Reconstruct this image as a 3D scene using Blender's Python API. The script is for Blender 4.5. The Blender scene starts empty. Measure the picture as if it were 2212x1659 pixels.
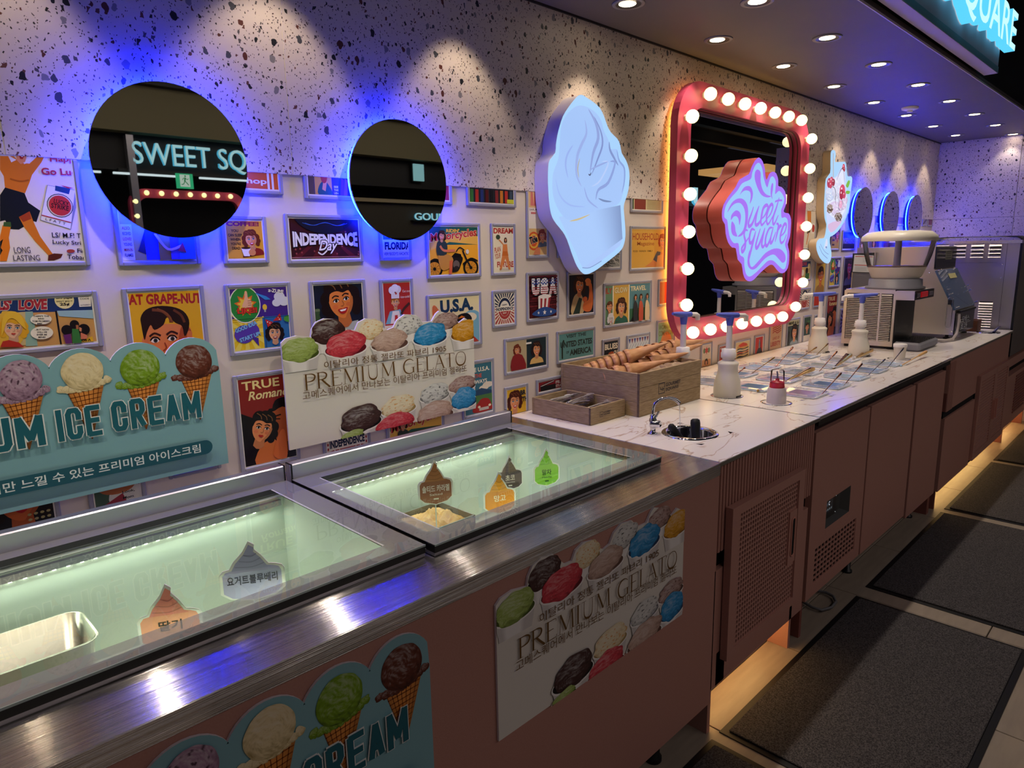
import bpy, math, random
from mathutils import Vector, noise
from mathutils.geometry import tessellate_polygon
random.seed(7)
PI = math.pi
S = bpy.context.scene
COL = S.collection

# ---------------------------------------------------------------- camera
RES = (2212, 1659)
FPX = 1476.1
YAW, PITCH, ROLL = math.radians(45.415), math.radians(10.887), math.radians(-1.0672)
CAM = Vector((0, 0, 1.5))
ca, sa, cb, sb, cc, sc_ = math.cos(YAW), math.sin(YAW), math.cos(PITCH), math.sin(PITCH), math.cos(ROLL), math.sin(ROLL)
FW = Vector((ca * cb, sa * cb, -sb))
R0 = Vector((sa, -ca, 0)); U0 = R0.cross(FW)
RT = R0 * cc + U0 * sc_; UP = -R0 * sc_ + U0 * cc
cam_d = bpy.data.cameras.new('camera'); cam = bpy.data.objects.new('camera', cam_d); COL.objects.link(cam)
from mathutils import Matrix
cam.matrix_world = Matrix(((RT.x, UP.x, -FW.x, CAM.x), (RT.y, UP.y, -FW.y, CAM.y), (RT.z, UP.z, -FW.z, CAM.z), (0, 0, 0, 1)))
cam_d.sensor_fit = 'HORIZONTAL'; cam_d.sensor_width = 36; cam_d.lens = FPX / RES[0] * 36
cam_d.clip_start = .02; cam_d.clip_end = 100
S.camera = cam


def ray(px, py): return RT * ((px - 1106) / FPX) - UP * ((py - 829.5) / FPX) + FW
def onY(px, py, y): d = ray(px, py); return CAM + d * (y / d.y)
def onZ(px, py, z): d = ray(px, py); return CAM + d * ((z - 1.5) / d.z)
def onX(px, py, x): d = ray(px, py); return CAM + d * (x / d.x)


# ---------------------------------------------------------------- world, exposure, large lights
S.view_settings.view_transform = 'Standard'; S.view_settings.look = 'None'
S.view_settings.exposure = 0.0; S.view_settings.gamma = 1.0; S.view_settings.use_curve_mapping = False
wd = bpy.data.worlds.new('world'); S.world = wd; wd.use_nodes = True
wd.node_tree.nodes['Background'].inputs[0].default_value = (.50, .46, .62, 1)
wd.node_tree.nodes['Background'].inputs[1].default_value = .10


def lamp(name, kind, loc, energy, col, rot=(0, 0, 0), **kw):
    d = bpy.data.lights.new(name, kind); d.energy = energy; d.color = col
    for k, v in kw.items(): setattr(d, k, v)
    o = bpy.data.objects.new(name, d); o.location = loc; o.rotation_euler = rot; COL.objects.link(o); return o


# wide dim area lamp added above the aisle to fill the cabinet fronts
lamp('aisle_fill_light', 'AREA', (3.0, -1.9, 3.05), 46, (1, .86, .84), (math.radians(-14), 0, 0), shape='RECTANGLE', size=7.0, size_y=1.6)
lamp('soffit_fill_light', 'AREA', (4.0, -1.7, 3.2), 16, (1, .85, .62), (math.radians(-62), 0, 0), shape='RECTANGLE', size=9.0, size_y=.5)  # lamp added to brighten the olive soffit seen in the mirrors

W = 1.808      # back wall plane
ZT = 1.72      # lower edge of the terrazzo panels
ZC = 2.373     # ceiling
HC = .895      # counter top


# ---------------------------------------------------------------- materials
def lin(h):
    if not isinstance(h, str): return tuple(h)
    h = h.lstrip('#'); out = []
    for i in (0, 2, 4):
        c = int(h[i:i + 2], 16) / 255
        out.append(c / 12.92 if c <= .04045 else ((c + .055) / 1.055) ** 2.4)
    return tuple(out)


MATS = {}


def mat(name, col='808080', rough=.5, metal=0, emit=None, es=1, spec=.5, trans=0, ior=1.45, coat=0, alpha=1):
    if name in MATS: return MATS[name]
    m = bpy.data.materials.new(name); m.use_nodes = True
    b = m.node_tree.nodes['Principled BSDF']
    b.inputs['Base Color'].default_value = (*lin(col), 1); b.inputs['Roughness'].default_value = rough
    b.inputs['Metallic'].default_value = metal; b.inputs['Specular IOR Level'].default_value = spec
    b.inputs['Transmission Weight'].default_value = trans; b.inputs['IOR'].default_value = ior
    b.inputs['Coat Weight'].default_value = coat; b.inputs['Alpha'].default_value = alpha
    if emit is not None:
        b.inputs['Emission Color'].default_value = (*lin(emit), 1); b.inputs['Emission Strength'].default_value = es
    MATS[name] = m; return m


def nt(m): return m.node_tree.nodes, m.node_tree.links, m.node_tree.nodes['Principled BSDF']


def N(nodes, t, **kw):
    n = nodes.new(t)
    for k, v in kw.items():
        if k.startswith('i_'):
            n.inputs[int(k[2:]) if k[2:].isdigit() else k[2:].replace('_', ' ')].default_value = v
        else: setattr(n, k, v)
    return n


def mathn(nodes, links, op, a, b=None, clamp=False):
    n = nodes.new('ShaderNodeMath'); n.operation = op; n.use_clamp = clamp
    for i, v in enumerate((a, b)):
        if v is None: continue
        if isinstance(v, (int, float)): n.inputs[i].default_value = v
        else: links.new(v, n.inputs[i])
    return n.outputs[0]


def noisy(name, c1, c2, scale=8, rough=.5, bump=0, metal=0, stretch=(1, 1, 1), detail=4, **kw):
    """principled material with a two-colour noise and optional bump"""
    if name in MATS: return MATS[name]
    m = mat(name, c1, rough, metal, **kw); nd, lk, b = nt(m)
    tc = N(nd, 'ShaderNodeTexCoord'); mp = N(nd, 'ShaderNodeMapping'); mp.inputs['Scale'].default_value = stretch
    lk.new(tc.outputs['Object'], mp.inputs[0])
    nz = N(nd, 'ShaderNodeTexNoise'); nz.inputs['Scale'].default_value = scale; nz.inputs['Detail'].default_value = detail
    lk.new(mp.outputs[0], nz.inputs['Vector'])
    r = N(nd, 'ShaderNodeValToRGB'); r.color_ramp.elements[0].position = .35; r.color_ramp.elements[1].position = .65
    r.color_ramp.elements[0].color = (*lin(c1), 1); r.color_ramp.elements[1].color = (*lin(c2), 1)
    lk.new(nz.outputs[0], r.inputs[0]); lk.new(r.outputs[0], b.inputs['Base Color'])
    if bump:
        bp = N(nd, 'ShaderNodeBump'); bp.inputs['Strength'].default_value = bump; bp.inputs['Distance'].default_value = .002
        lk.new(nz.outputs[0], bp.inputs['Height']); lk.new(bp.outputs[0], b.inputs['Normal'])
    return m


def terrazzo():
    m = mat('terrazzo', 'd9cdc4', .45); nd, lk, b = nt(m)
    tc = N(nd, 'ShaderNodeTexCoord'); sp = N(nd, 'ShaderNodeSeparateXYZ'); lk.new(tc.outputs['Object'], sp.inputs[0])
    cx = mathn(nd, lk, 'ADD', sp.outputs[0], sp.outputs[1])
    cmb = N(nd, 'ShaderNodeCombineXYZ'); lk.new(cx, cmb.inputs[0]); lk.new(sp.outputs[2], cmb.inputs[1])
    nz = N(nd, 'ShaderNodeTexNoise'); nz.inputs['Scale'].default_value = 62; nz.inputs['Detail'].default_value = 1.5
    lk.new(cmb.outputs[0], nz.inputs['Vector'])
    vm = N(nd, 'ShaderNodeVectorMath', operation='MULTIPLY_ADD'); lk.new(nz.outputs['Color'], vm.inputs[0])
    vm.inputs[1].default_value = (.015, .015, 0); lk.new(cmb.outputs[0], vm.inputs[2])
    prev = None
    base = N(nd, 'ShaderNodeRGB'); base.outputs[0].default_value = (*lin('ddd0c8'), 1); prev = base.outputs[0]
    for i, (scale, thr, rad, metric, ramp) in enumerate((
            (210, .72, .34, 'EUCLIDEAN', ('3a3638', '6a6062', '54403c')),
            (80, .80, .36, 'MANHATTAN', ('242428', '5a5456', '6b4238')),
            (36, .66, .26, 'EUCLIDEAN', ('1c1f26', '4b4d55', '8a8688', '5d2f28')))):
        v = N(nd, 'ShaderNodeTexVoronoi'); v.voronoi_dimensions = '2D'; v.distance = metric
        v.inputs['Scale'].default_value = scale
        mp = N(nd, 'ShaderNodeMapping'); mp.inputs['Rotation'].default_value = (0, 0, .6 * i + .3); mp.inputs['Scale'].default_value = (1, .72, 1)
        lk.new(vm.outputs[0], mp.inputs[0]); lk.new(mp.outputs[0], v.inputs['Vector'])
        sc = N(nd, 'ShaderNodeSeparateColor'); lk.new(v.outputs['Color'], sc.inputs[0])
        r = mathn(nd, lk, 'SUBTRACT', sc.outputs[0], thr)
        r = mathn(nd, lk, 'MULTIPLY', r, rad / (1 - thr) * 1.2)
        k = mathn(nd, lk, 'LESS_THAN', v.outputs['Distance'], r)
        cr = N(nd, 'ShaderNodeValToRGB'); cr.color_ramp.interpolation = 'CONSTANT'
        while len(cr.color_ramp.elements) < len(ramp): cr.color_ramp.elements.new(.5)
        for j, h in enumerate(ramp):
            cr.color_ramp.elements[j].position = j / len(ramp); cr.color_ramp.elements[j].color = (*lin(h), 1)
        lk.new(sc.outputs[1], cr.inputs[0])
        mx = N(nd, 'ShaderNodeMix', data_type='RGBA'); lk.new(k, mx.inputs[0]); lk.new(prev, mx.inputs[6]); lk.new(cr.outputs[0], mx.inputs[7])
        prev = mx.outputs[2]
    lk.new(prev, b.inputs['Base Color']); return m


def marble():
    m = mat('white_marble', 'e4ddd4', .22); nd, lk, b = nt(m)
    tc = N(nd, 'ShaderNodeTexCoord'); mp = N(nd, 'ShaderNodeMapping'); mp.inputs['Rotation'].default_value = (0, 0, .45); mp.inputs['Scale'].default_value = (1, 3.2, 1)
    lk.new(tc.outputs['Object'], mp.inputs[0])
    nz = N(nd, 'ShaderNodeTexNoise'); nz.inputs['Scale'].default_value = 1.7; nz.inputs['Detail'].default_value = 5; nz.inputs['Distortion'].default_value = 1.1
    lk.new(mp.outputs[0], nz.inputs['Vector'])
    d = mathn(nd, lk, 'SUBTRACT', nz.outputs[0], .5); d = mathn(nd, lk, 'ABSOLUTE', d)
    r = N(nd, 'ShaderNodeValToRGB'); e = r.color_ramp.elements
    e[0].position = 0; e[0].color = (*lin('b79c8a'), 1); e[1].position = .012; e[1].color = (*lin('e3dbd3'), 1)
    x = r.color_ramp.elements.new(.004); x.color = (*lin('cdbcae'), 1)
    lk.new(d, r.inputs[0]); lk.new(r.outputs[0], b.inputs['Base Color']); return m


def steel(name='brushed_steel', axis=(1, 0, 0), col='b9b6b4', rough=.24, aniso=.85, st=(3, 260, 260)):
    if name in MATS: return MATS[name]
    m = mat(name, col, rough, 1); nd, lk, b = nt(m)
    b.inputs['Anisotropic'].default_value = aniso
    c = N(nd, 'ShaderNodeCombineXYZ'); c.inputs[0].default_value, c.inputs[1].default_value, c.inputs[2].default_value = [v + .12 for v in axis]
    lk.new(c.outputs[0], b.inputs['Tangent'])
    tc = N(nd, 'ShaderNodeTexCoord'); mp = N(nd, 'ShaderNodeMapping'); mp.inputs['Scale'].default_value = st
    lk.new(tc.outputs['Object'], mp.inputs[0])
    nz = N(nd, 'ShaderNodeTexNoise'); nz.inputs['Scale'].default_value = 1; lk.new(mp.outputs[0], nz.inputs['Vector'])
    n2 = N(nd, 'ShaderNodeTexNoise'); n2.inputs['Scale'].default_value = 7; n2.inputs['Detail'].default_value = 6; lk.new(tc.outputs['Object'], n2.inputs['Vector'])
    s = mathn(nd, lk, 'MULTIPLY_ADD', nz.outputs[0], .10); s.node.inputs[2].default_value = rough - .07
    s2 = mathn(nd, lk, 'MULTIPLY_ADD', n2.outputs[0], .10 if 'ledge' in name else .03); lk.new(s, s2.node.inputs[2])
    s3 = mathn(nd, lk, 'SUBTRACT', s2, .05 if 'ledge' in name else .0, True)
    lk.new(s3, b.inputs['Roughness']); return m


def pane(name, tint, refl=1.45, mixdiff=0, dcol='8c8794', rough=0.0):
    """thin clear sheet: transparent + fresnel gloss, optional diffuse veil (border print, lid reflections)"""
    if name in MATS: return MATS[name]
    m = bpy.data.materials.new(name); m.use_nodes = True; nd = m.node_tree.nodes; lk = m.node_tree.links
    nd.remove(nd['Principled BSDF']); out = nd['Material Output']
    tr = N(nd, 'ShaderNodeBsdfTransparent'); tr.inputs[0].default_value = (*tint, 1)
    gl = N(nd, 'ShaderNodeBsdfGlossy'); gl.inputs['Roughness'].default_value = rough
    fr = N(nd, 'ShaderNodeFresnel'); fr.inputs[0].default_value = refl
    first = tr.outputs[0]
    if mixdiff:
        df = N(nd, 'ShaderNodeBsdfDiffuse'); df.inputs[0].default_value = (*lin(dcol), 1)
        mx = N(nd, 'ShaderNodeMixShader'); mx.inputs[0].default_value = mixdiff
        lk.new(tr.outputs[0], mx.inputs[1]); lk.new(df.outputs[0], mx.inputs[2]); first = mx.outputs[0]
    m2 = N(nd, 'ShaderNodeMixShader'); lk.new(fr.outputs[0], m2.inputs[0]); lk.new(first, m2.inputs[1]); lk.new(gl.outputs[0], m2.inputs[2])
    lk.new(m2.outputs[0], out.inputs[0]); MATS[name] = m; return m


def ink(name='printed_ink', es=0, rough=.42):
    if name in MATS: return MATS[name]
    m = mat(name, '808080', rough, spec=.35); nd, lk, b = nt(m)
    a = N(nd, 'ShaderNodeAttribute', attribute_name='Ink'); lk.new(a.outputs['Color'], b.inputs['Base Color'])
    if es:
        lk.new(a.outputs['Color'], b.inputs['Emission Color']); b.inputs['Emission Strength'].default_value = es
        b.inputs['Base Color'].default_value = (0, 0, 0, 1)
        lk.remove(b.inputs['Base Color'].links[0])
        b.inputs['Base Color'].default_value = (.05, .05, .05, 1)
    return m


M_TER = terrazzo(); M_MAR = marble(); M_ST = steel(); M_INK = ink(); M_LIT = ink('backlit_ink', 1.0)
M_STV = steel('brushed_steel_upright', (0, 0, 1), 'a8a4a2', .3, .7, (200, 200, 4))
M_WALL = noisy('wall_plaster', 'ddd0c6', 'd8cbc2', 5, .6)
M_PINK = noisy('pink_laminate', 'bc8a7c', 'b88476', 300, .5, .12)
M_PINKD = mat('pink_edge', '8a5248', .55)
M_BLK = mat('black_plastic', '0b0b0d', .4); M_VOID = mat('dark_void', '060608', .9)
M_RUB = mat('black_rubber', '08080a', .5)
M_ALU = mat('satin_aluminium', 'a6a4ac', .32, .85)
M_CHR = mat('chrome', 'd8d8dc', .07, 1)
M_WHT = mat('white_plastic', 'e8e2dc', .35); M_CRM = mat('cream_plastic', 'ddd6c4', .38)
M_GRY = mat('grey_plastic', '77787c', .45); M_FRAME = mat('grey_frame', '9a99a6', .45)
M_BLUEP = mat('blue_plastic', '5a67c8', .35)
M_MIR = mat('dark_mirror', 'b4b4ae', .012, 1)
M_LEDB = mat('blue_led', '000000', .5, emit=(.002, .012, 1.0), es=185)
M_WARM = mat('warm_led', '000000', .5, emit=(1, .62, .22), es=26)
M_BULB = mat('bulb_glass', 'ffffff', .3, emit=(1, .80, .33), es=2.6)
M_GLAS = pane('clear_glass', (.93, .97, .94)); M_ACR = pane('clear_acrylic', (.97, .97, .98), 1.16)
M_VEIL = pane('printed_glass_border', (.8, .8, .85), 1.45, .66, 'a49eaa')
M_GOLD = mat('gold_metal', 'c9a25e', .16, 1)


# ---------------------------------------------------------------- mesh builder
def cross2(a, b, c): return (b[0] - a[0]) * (c[1] - a[1]) - (b[1] - a[1]) * (c[0] - a[0])


class MB:
    def __init__(s): s.v = []; s.f = []; s.m = []; s.c = None; s.smooth = []

    def add(s, vs, fs, mi=0, sm=False):
        o = len(s.v); s.v += [tuple(v) for v in vs]
        for f in fs: s.f.append([i + o for i in f]); s.m.append(mi); s.smooth.append(sm)
        return s

    def box(s, x0, x1, y0, y1, z0, z1, mi=0):
        v = [(x, y, z) for x in (x0, x1) for y in (y0, y1) for z in (z0, z1)]
        return s.add(v, [(0, 1, 3, 2), (4, 6, 7, 5), (0, 4, 5, 1), (2, 3, 7, 6), (0, 2, 6, 4), (1, 5, 7, 3)], mi)

    def bbox(s, x0, x1, y0, y1, z0, z1, b=.002, mi=0):
        """box with chamfered edges: stack of insets in z"""
        def ring(i, z): return [(x0 + i, y0, z), (x1 - i, y0, z), (x1, y0 + i, z), (x1, y1 - i, z), (x1 - i, y1, z), (x0 + i, y1, z), (x0, y1 - i, z), (x0, y0 + i, z)]
        def ring2(z): return [(min(max(x, x0 + b), x1 - b), min(max(y, y0 + b), y1 - b), z) for x, y, z in ring(b * 1.7, z)]
        rs = [ring2(z0), ring(b, z0 + b), ring(b, z1 - b), ring2(z1)]
        v = [p for r in rs for p in r]; f = [tuple(range(7, -1, -1)), tuple(range(24, 32))]
        for k in range(3):
            for i in range(8): f.append((k * 8 + i, k * 8 + (i + 1) % 8, (k + 1) * 8 + (i + 1) % 8, (k + 1) * 8 + i))
        return s.add(v, f, mi)

    def prism(s, pts, y0, y1, mi=0, side=None, axis='y', sm=False):
        """extrude a 2-D outline; axis y: pts=(x,z); axis x: pts=(y,z); axis z: pts=(x,y)"""
        n = len(pts)
        mk = {'y': lambda p, d: (p[0], d, p[1]), 'x': lambda p, d: (d, p[0], p[1]), 'z': lambda p, d: (p[0], p[1], d)}[axis]
        v = [mk(p, y0) for p in pts] + [mk(p, y1) for p in pts]
        tri = tessellate_polygon([[Vector((p[0], p[1], 0)) for p in pts]])
        f0 = [tuple(t) for t in tri]; f1 = [tuple(i + n for i in reversed(t)) for t in tri]
        s.add(v, f0 + f1, mi)
        s.add(v, [(i, (i + 1) % n, n + (i + 1) % n, n + i) for i in range(n)], mi if side is None else side, sm)
        return s

    def lathe(s, prof, c=(0, 0, 0), n=24, mi=0, sm=True, sx=1, sy=1, axis=None, cap=True):
        """prof=[(r,z)...]; around z, or any axis vector"""
        q = Vector(axis).to_track_quat('Z', 'Y') if axis is not None else None
        v = []
        for r, z in prof:
            for k in range(n):
                a = 2 * PI * k / n; p = Vector((r * math.cos(a) * sx, r * math.sin(a) * sy, z))
                if q: p = q @ p
                v.append((p.x + c[0], p.y + c[1], p.z + c[2]))
        f = []
        for i in range(len(prof) - 1):
            for k in range(n): f.append((i * n + k, i * n + (k + 1) % n, (i + 1) * n + (k + 1) % n, (i + 1) * n + k))
        s.add(v, f, mi, sm)
        if cap and prof[0][0] > 1e-5: s.add(v[:n], [tuple(range(n - 1, -1, -1))], mi)
        if cap and prof[-1][0] > 1e-5: s.add(v[-n:], [tuple(range(n))], mi)
        return s

    def tube(s, pts, r, n=8, mi=0, closed=False, sm=True):
        pts = [Vector(p) for p in pts]; m = len(pts); v = []; up = None
        rr = r if isinstance(r, (list, tuple)) else [r] * m
        for i, p in enumerate(pts):
            t = (pts[(i + 1) % m] - pts[i - 1]) if closed else (pts[min(i + 1, m - 1)] - pts[max(i - 1, 0)])
            t.normalize()
            if up is None: up = t.orthogonal().normalized()
            up = (up - t * up.dot(t)).normalized(); b = t.cross(up)
            for k in range(n):
                a = 2 * PI * k / n; q = p + (up * math.cos(a) + b * math.sin(a)) * rr[i]; v.append(tuple(q))
        f = []
        for i in range(m if closed else m - 1):
            j = (i + 1) % m
            for k in range(n): f.append((i * n + k, i * n + (k + 1) % n, j * n + (k + 1) % n, j * n + k))
        s.add(v, f, mi, sm)
        if not closed: s.add(v[:n], [tuple(range(n - 1, -1, -1))], mi); s.add(v[-n:], [tuple(range(n))], mi)
        return s

    def sphere(s, c, r, n=14, mi=0, sz=1):
        prof = [(r * math.sin(PI * i / (n // 2)) + 1e-6, -r * sz * math.cos(PI * i / (n // 2))) for i in range(n // 2 + 1)]
        return s.lathe(prof, c, n, mi)

    def build(s, name, mats, parent=None, loc=None):
        me = bpy.data.meshes.new(name)
        o = bpy.data.objects.new(name, me); COL.objects.link(o)
        base = Vector((0, 0, 0))
        if parent is not None:
            o.parent = parent; base = parent['_w'] if '_w' in parent else (0, 0, 0); base = Vector(base)
        if loc is None:
            off = base; o.location = (0, 0, 0)
        else:
            off = Vector(loc); o.location = off - base
        o['_w'] = tuple(off)
        me.from_pydata([(v[0] - off.x, v[1] - off.y, v[2] - off.z) for v in s.v], [], s.f)
        if not isinstance(mats, (list, tuple)): mats = [mats]
        for m in mats: me.materials.append(m)
        me.polygons.foreach_set('material_index', s.m); me.polygons.foreach_set('use_smooth', s.smooth)
        if s.c is not None:
            at = me.color_attributes.new('Ink', 'FLOAT_COLOR', 'CORNER'); flat = []
            for f in s.f:
                for i in f: flat += [*s.c[i], 1.0]
            at.data.foreach_set('color', flat)
        me.update(); me.validate(); return o


def empty(name, loc):
    o = bpy.data.objects.new(name, None); COL.objects.link(o); o.location = loc; o['_w'] = tuple(loc); o.empty_display_size = .05
    return o


def tag(o, label, cat, group=None):
    o['label'] = label; o['category'] = cat
    if group: o['group'] = group
    return o


def struct(o): o['kind'] = 'structure'; return o
def thing(name, loc, label, cat, group=None): return tag(empty(name, loc), label, cat, group)


def copy_tree(o, parent=None):
    c = o.copy(); COL.objects.link(c)
    if parent: c.parent = parent
    for ch in list(o.children): copy_tree(ch, c)
    return c


def finish():
    for o in bpy.data.objects:
        if '_w' in o: del o['_w']


ORD = ['first', 'second', 'third', 'fourth', 'fifth', 'sixth', 'seventh', 'eighth', 'ninth', 'tenth', 'eleventh', 'twelfth', 'thirteenth', 'fourteenth', 'fifteenth', 'sixteenth']


# ---------------------------------------------------------------- flat print drawing (ink on a sheet)
GL = {}


def glyph(txt, bold=0.0, res=3):
    k = (txt, round(bold, 4), res)
    if k in GL: return GL[k]
    c = bpy.data.curves.new('lettering', 'FONT'); c.body = txt; c.offset = bold; c.resolution_u = res; c.fill_mode = 'FRONT'
    c.space_line = 1.0
    o = bpy.data.objects.new('lettering', c); COL.objects.link(o); bpy.context.view_layer.update()
    me = o.to_mesh(); vs = [(v.co.x, v.co.y) for v in me.vertices]; fs = [tuple(p.vertices) for p in me.polygons]
    o.to_mesh_clear(); bpy.data.objects.remove(o); bpy.data.curves.remove(c)
    GL[k] = (vs, fs); return GL[k]


class Art:
    """layers of flat coloured ink on an upright sheet (x, z) at depth y"""
    STEP = .00005

    def __init__(s, x0, x1, z0, z1, y, crop=None, ydir=-1):
        s.r = (x0, x1, z0, z1); s.y = y; s.n = 0; s.mb = MB(); s.mb.c = []; s.crop = crop; s.k = 1; s.clip = True; s.qy = y; s.sh = (0, 0)

    def q(s, pts):
        ox, oy, k = s.crop; out = []
        for p in pts:
            w = onY(ox + p[0] / k, oy + p[1] / k, s.qy); out.append((w.x + s.sh[0], w.z + s.sh[1]))
        return out

    def clipc(s, poly):
        x0, x1, z0, z1 = s.r
        for ax, lim, sg in ((0, x0, 1), (0, x1, -1), (1, z0, 1), (1, z1, -1)):
            out = []; n = len(poly)
            for i in range(n):
                a, b = poly[i], poly[(i + 1) % n]; da = (a[ax] - lim) * sg; db = (b[ax] - lim) * sg
                if da >= 0: out.append(a)
                if (da >= 0) != (db >= 0):
                    t = da / (da - db); out.append((a[0] + (b[0] - a[0]) * t, a[1] + (b[1] - a[1]) * t))
            poly = out
            if len(poly) < 3: return []
        return poly

    def emitf(s, polys, col):
        s.n += 1; y = s.y - s.n * s.STEP; c = lin(col)
        for p in polys:
            if s.clip: p = s.clipc(p)
            if len(p) < 3: continue
            s.mb.add([(a[0], y, a[1]) for a in p], [tuple(range(len(p)))]); s.mb.c += [c] * len(p)

    def poly(s, pts, col, px=False):
        if px: pts = s.q(pts)
        tri = tessellate_polygon([[Vector((p[0], p[1], 0)) for p in pts]])
        s.emitf([[pts[i] for i in t] for t in tri], col); return s

    def rect(s, x0, x1, z0, z1, col): s.emitf([[(x0, z0), (x1, z0), (x1, z1), (x0, z1)]], col); return s

    def ell(s, cx, cz, rx, rz, col, rot=0, n=20, a0=0, a1=2 * PI):
        c, d = math.cos(rot), math.sin(rot); P = []
        full = abs(a1 - a0 - 2 * PI) < 1e-6
        for i in range(n if full else n + 1):
            a = a0 + (a1 - a0) * i / n; u, v = rx * math.cos(a), rz * math.sin(a); P.append((cx + u * c - v * d, cz + u * d + v * c))
        s.emitf([P], col); return s

    def line(s, pts, w, col, px=False, taper=None):
        if px: pts = s.q(pts)
        if len(pts) > 2: pts = smooth(pts, 4)
        n = len(pts); L = []; Rr = []
        for i in range(n):
            a = pts[max(i - 1, 0)]; b = pts[min(i + 1, n - 1)]; dx, dz = b[0] - a[0], b[1] - a[1]; l = math.hypot(dx, dz) or 1
            t = i / (n - 1); ww = w / 2
            if taper: ww *= max(.06, taper(t))
            L.append((pts[i][0] - dz / l * ww, pts[i][1] + dx / l * ww)); Rr.append((pts[i][0] + dz / l * ww, pts[i][1] - dx / l * ww))
        s.emitf([[L[i], L[i + 1], Rr[i + 1], Rr[i]] for i in range(n - 1)], col); return s

    def text(s, t, x, z, w, h, col, bold=.0, shear=0, out=None, ow=.03, warp=None, drop=None, res=3, rot=0):
        vs, fs = glyph(t, bold, res)
        x0 = min(v[0] for v in vs); x1 = max(v[0] for v in vs); y0 = min(v[1] for v in vs); y1 = max(v[1] for v in vs)
        cr, sr = math.cos(rot), math.sin(rot)

        def mp(v, dx=0, dz=0):
            u = (v[0] - x0) / (x1 - x0); q = (v[1] - y0) / (y1 - y0)
            if warp: u, q = warp(u, q)
            a = u * w + shear * q * h + dx; b = q * h + dz
            return (x + a * cr - b * sr, z + a * sr + b * cr)
        if drop:
            s.emitf([[mp(vs[i], drop[1], drop[2]) for i in f] for f in fs], drop[0])
        if out:
            v2, f2 = glyph(t, bold + ow, res); s.emitf([[mp(v2[i]) for i in f] for f in f2], out)
        s.emitf([[mp(vs[i]) for i in f] for f in fs], col); return s

    def ptext(s, t, p0, p1, h, col, **kw):
        """baseline from pixel p0 to pixel p1, letter height h in pixels at p0"""
        a, b, c = s.q([p0, p1, (p0[0], p0[1] - h)])
        return s.text(t, a[0], a[1], math.hypot(b[0] - a[0], b[1] - a[1]), c[1] - a[1], col, rot=math.atan2(b[1] - a[1], b[0] - a[0]), **kw)

    def grid(s, fn, nu, nv, pos):
        """smoothly coloured patch: pos(u,v)->(x,z), fn(u,v)->linear rgb"""
        s.n += 1; y = s.y - s.n * s.STEP; o = len(s.mb.v)
        P = []; Cc = []
        for j in range(nv + 1):
            for i in range(nu + 1):
                u, v = i / nu, j / nv; a = pos(u, v); P.append((a[0], y, a[1])); Cc.append(fn(u, v))
        F = [(j * (nu + 1) + i, j * (nu + 1) + i + 1, (j + 1) * (nu + 1) + i + 1, (j + 1) * (nu + 1) + i) for j in range(nv) for i in range(nu)]
        x0, x1, z0, z1 = s.r; keep = []
        for f in F:
            if s.clip:
                cx = sum(P[i][0] for i in f) / 4; cz = sum(P[i][2] for i in f) / 4
                if not (x0 <= cx <= x1 and z0 <= cz <= z1): continue
            keep.append(f)
        if s.clip: P = [(min(max(p[0], x0), x1), p[1], min(max(p[2], z0), z1)) for p in P]
        s.mb.add(P, keep); s.mb.c += Cc; return s

    def build(s, name, parent=None, m=None): return s.mb.build(name, m or M_INK, parent)


def smooth(p, k=4, closed=False):
    out = []; n = len(p); rng = range(n) if closed else range(n - 1)
    for i in rng:
        if closed: a, b, c, d = p[i - 1], p[i], p[(i + 1) % n], p[(i + 2) % n]
        else: a, b, c, d = p[max(i - 1, 0)], p[i], p[i + 1], p[min(i + 2, n - 1)]
        for j in range(k):
            t = j / k; t2, t3 = t * t, t * t * t
            out.append(tuple(.5 * ((2 * b[m]) + (-a[m] + c[m]) * t + (2 * a[m] - 5 * b[m] + 4 * c[m] - d[m]) * t2 + (-a[m] + 3 * b[m] - 3 * c[m] + d[m]) * t3) for m in range(2)))
    if not closed: out.append(tuple(p[-1]))
    return out


def mixc(a, b, t): return tuple(a[i] + (b[i] - a[i]) * t for i in range(3))
def scl(c, k): return tuple(max(0, x * k) for x in c)


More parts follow.
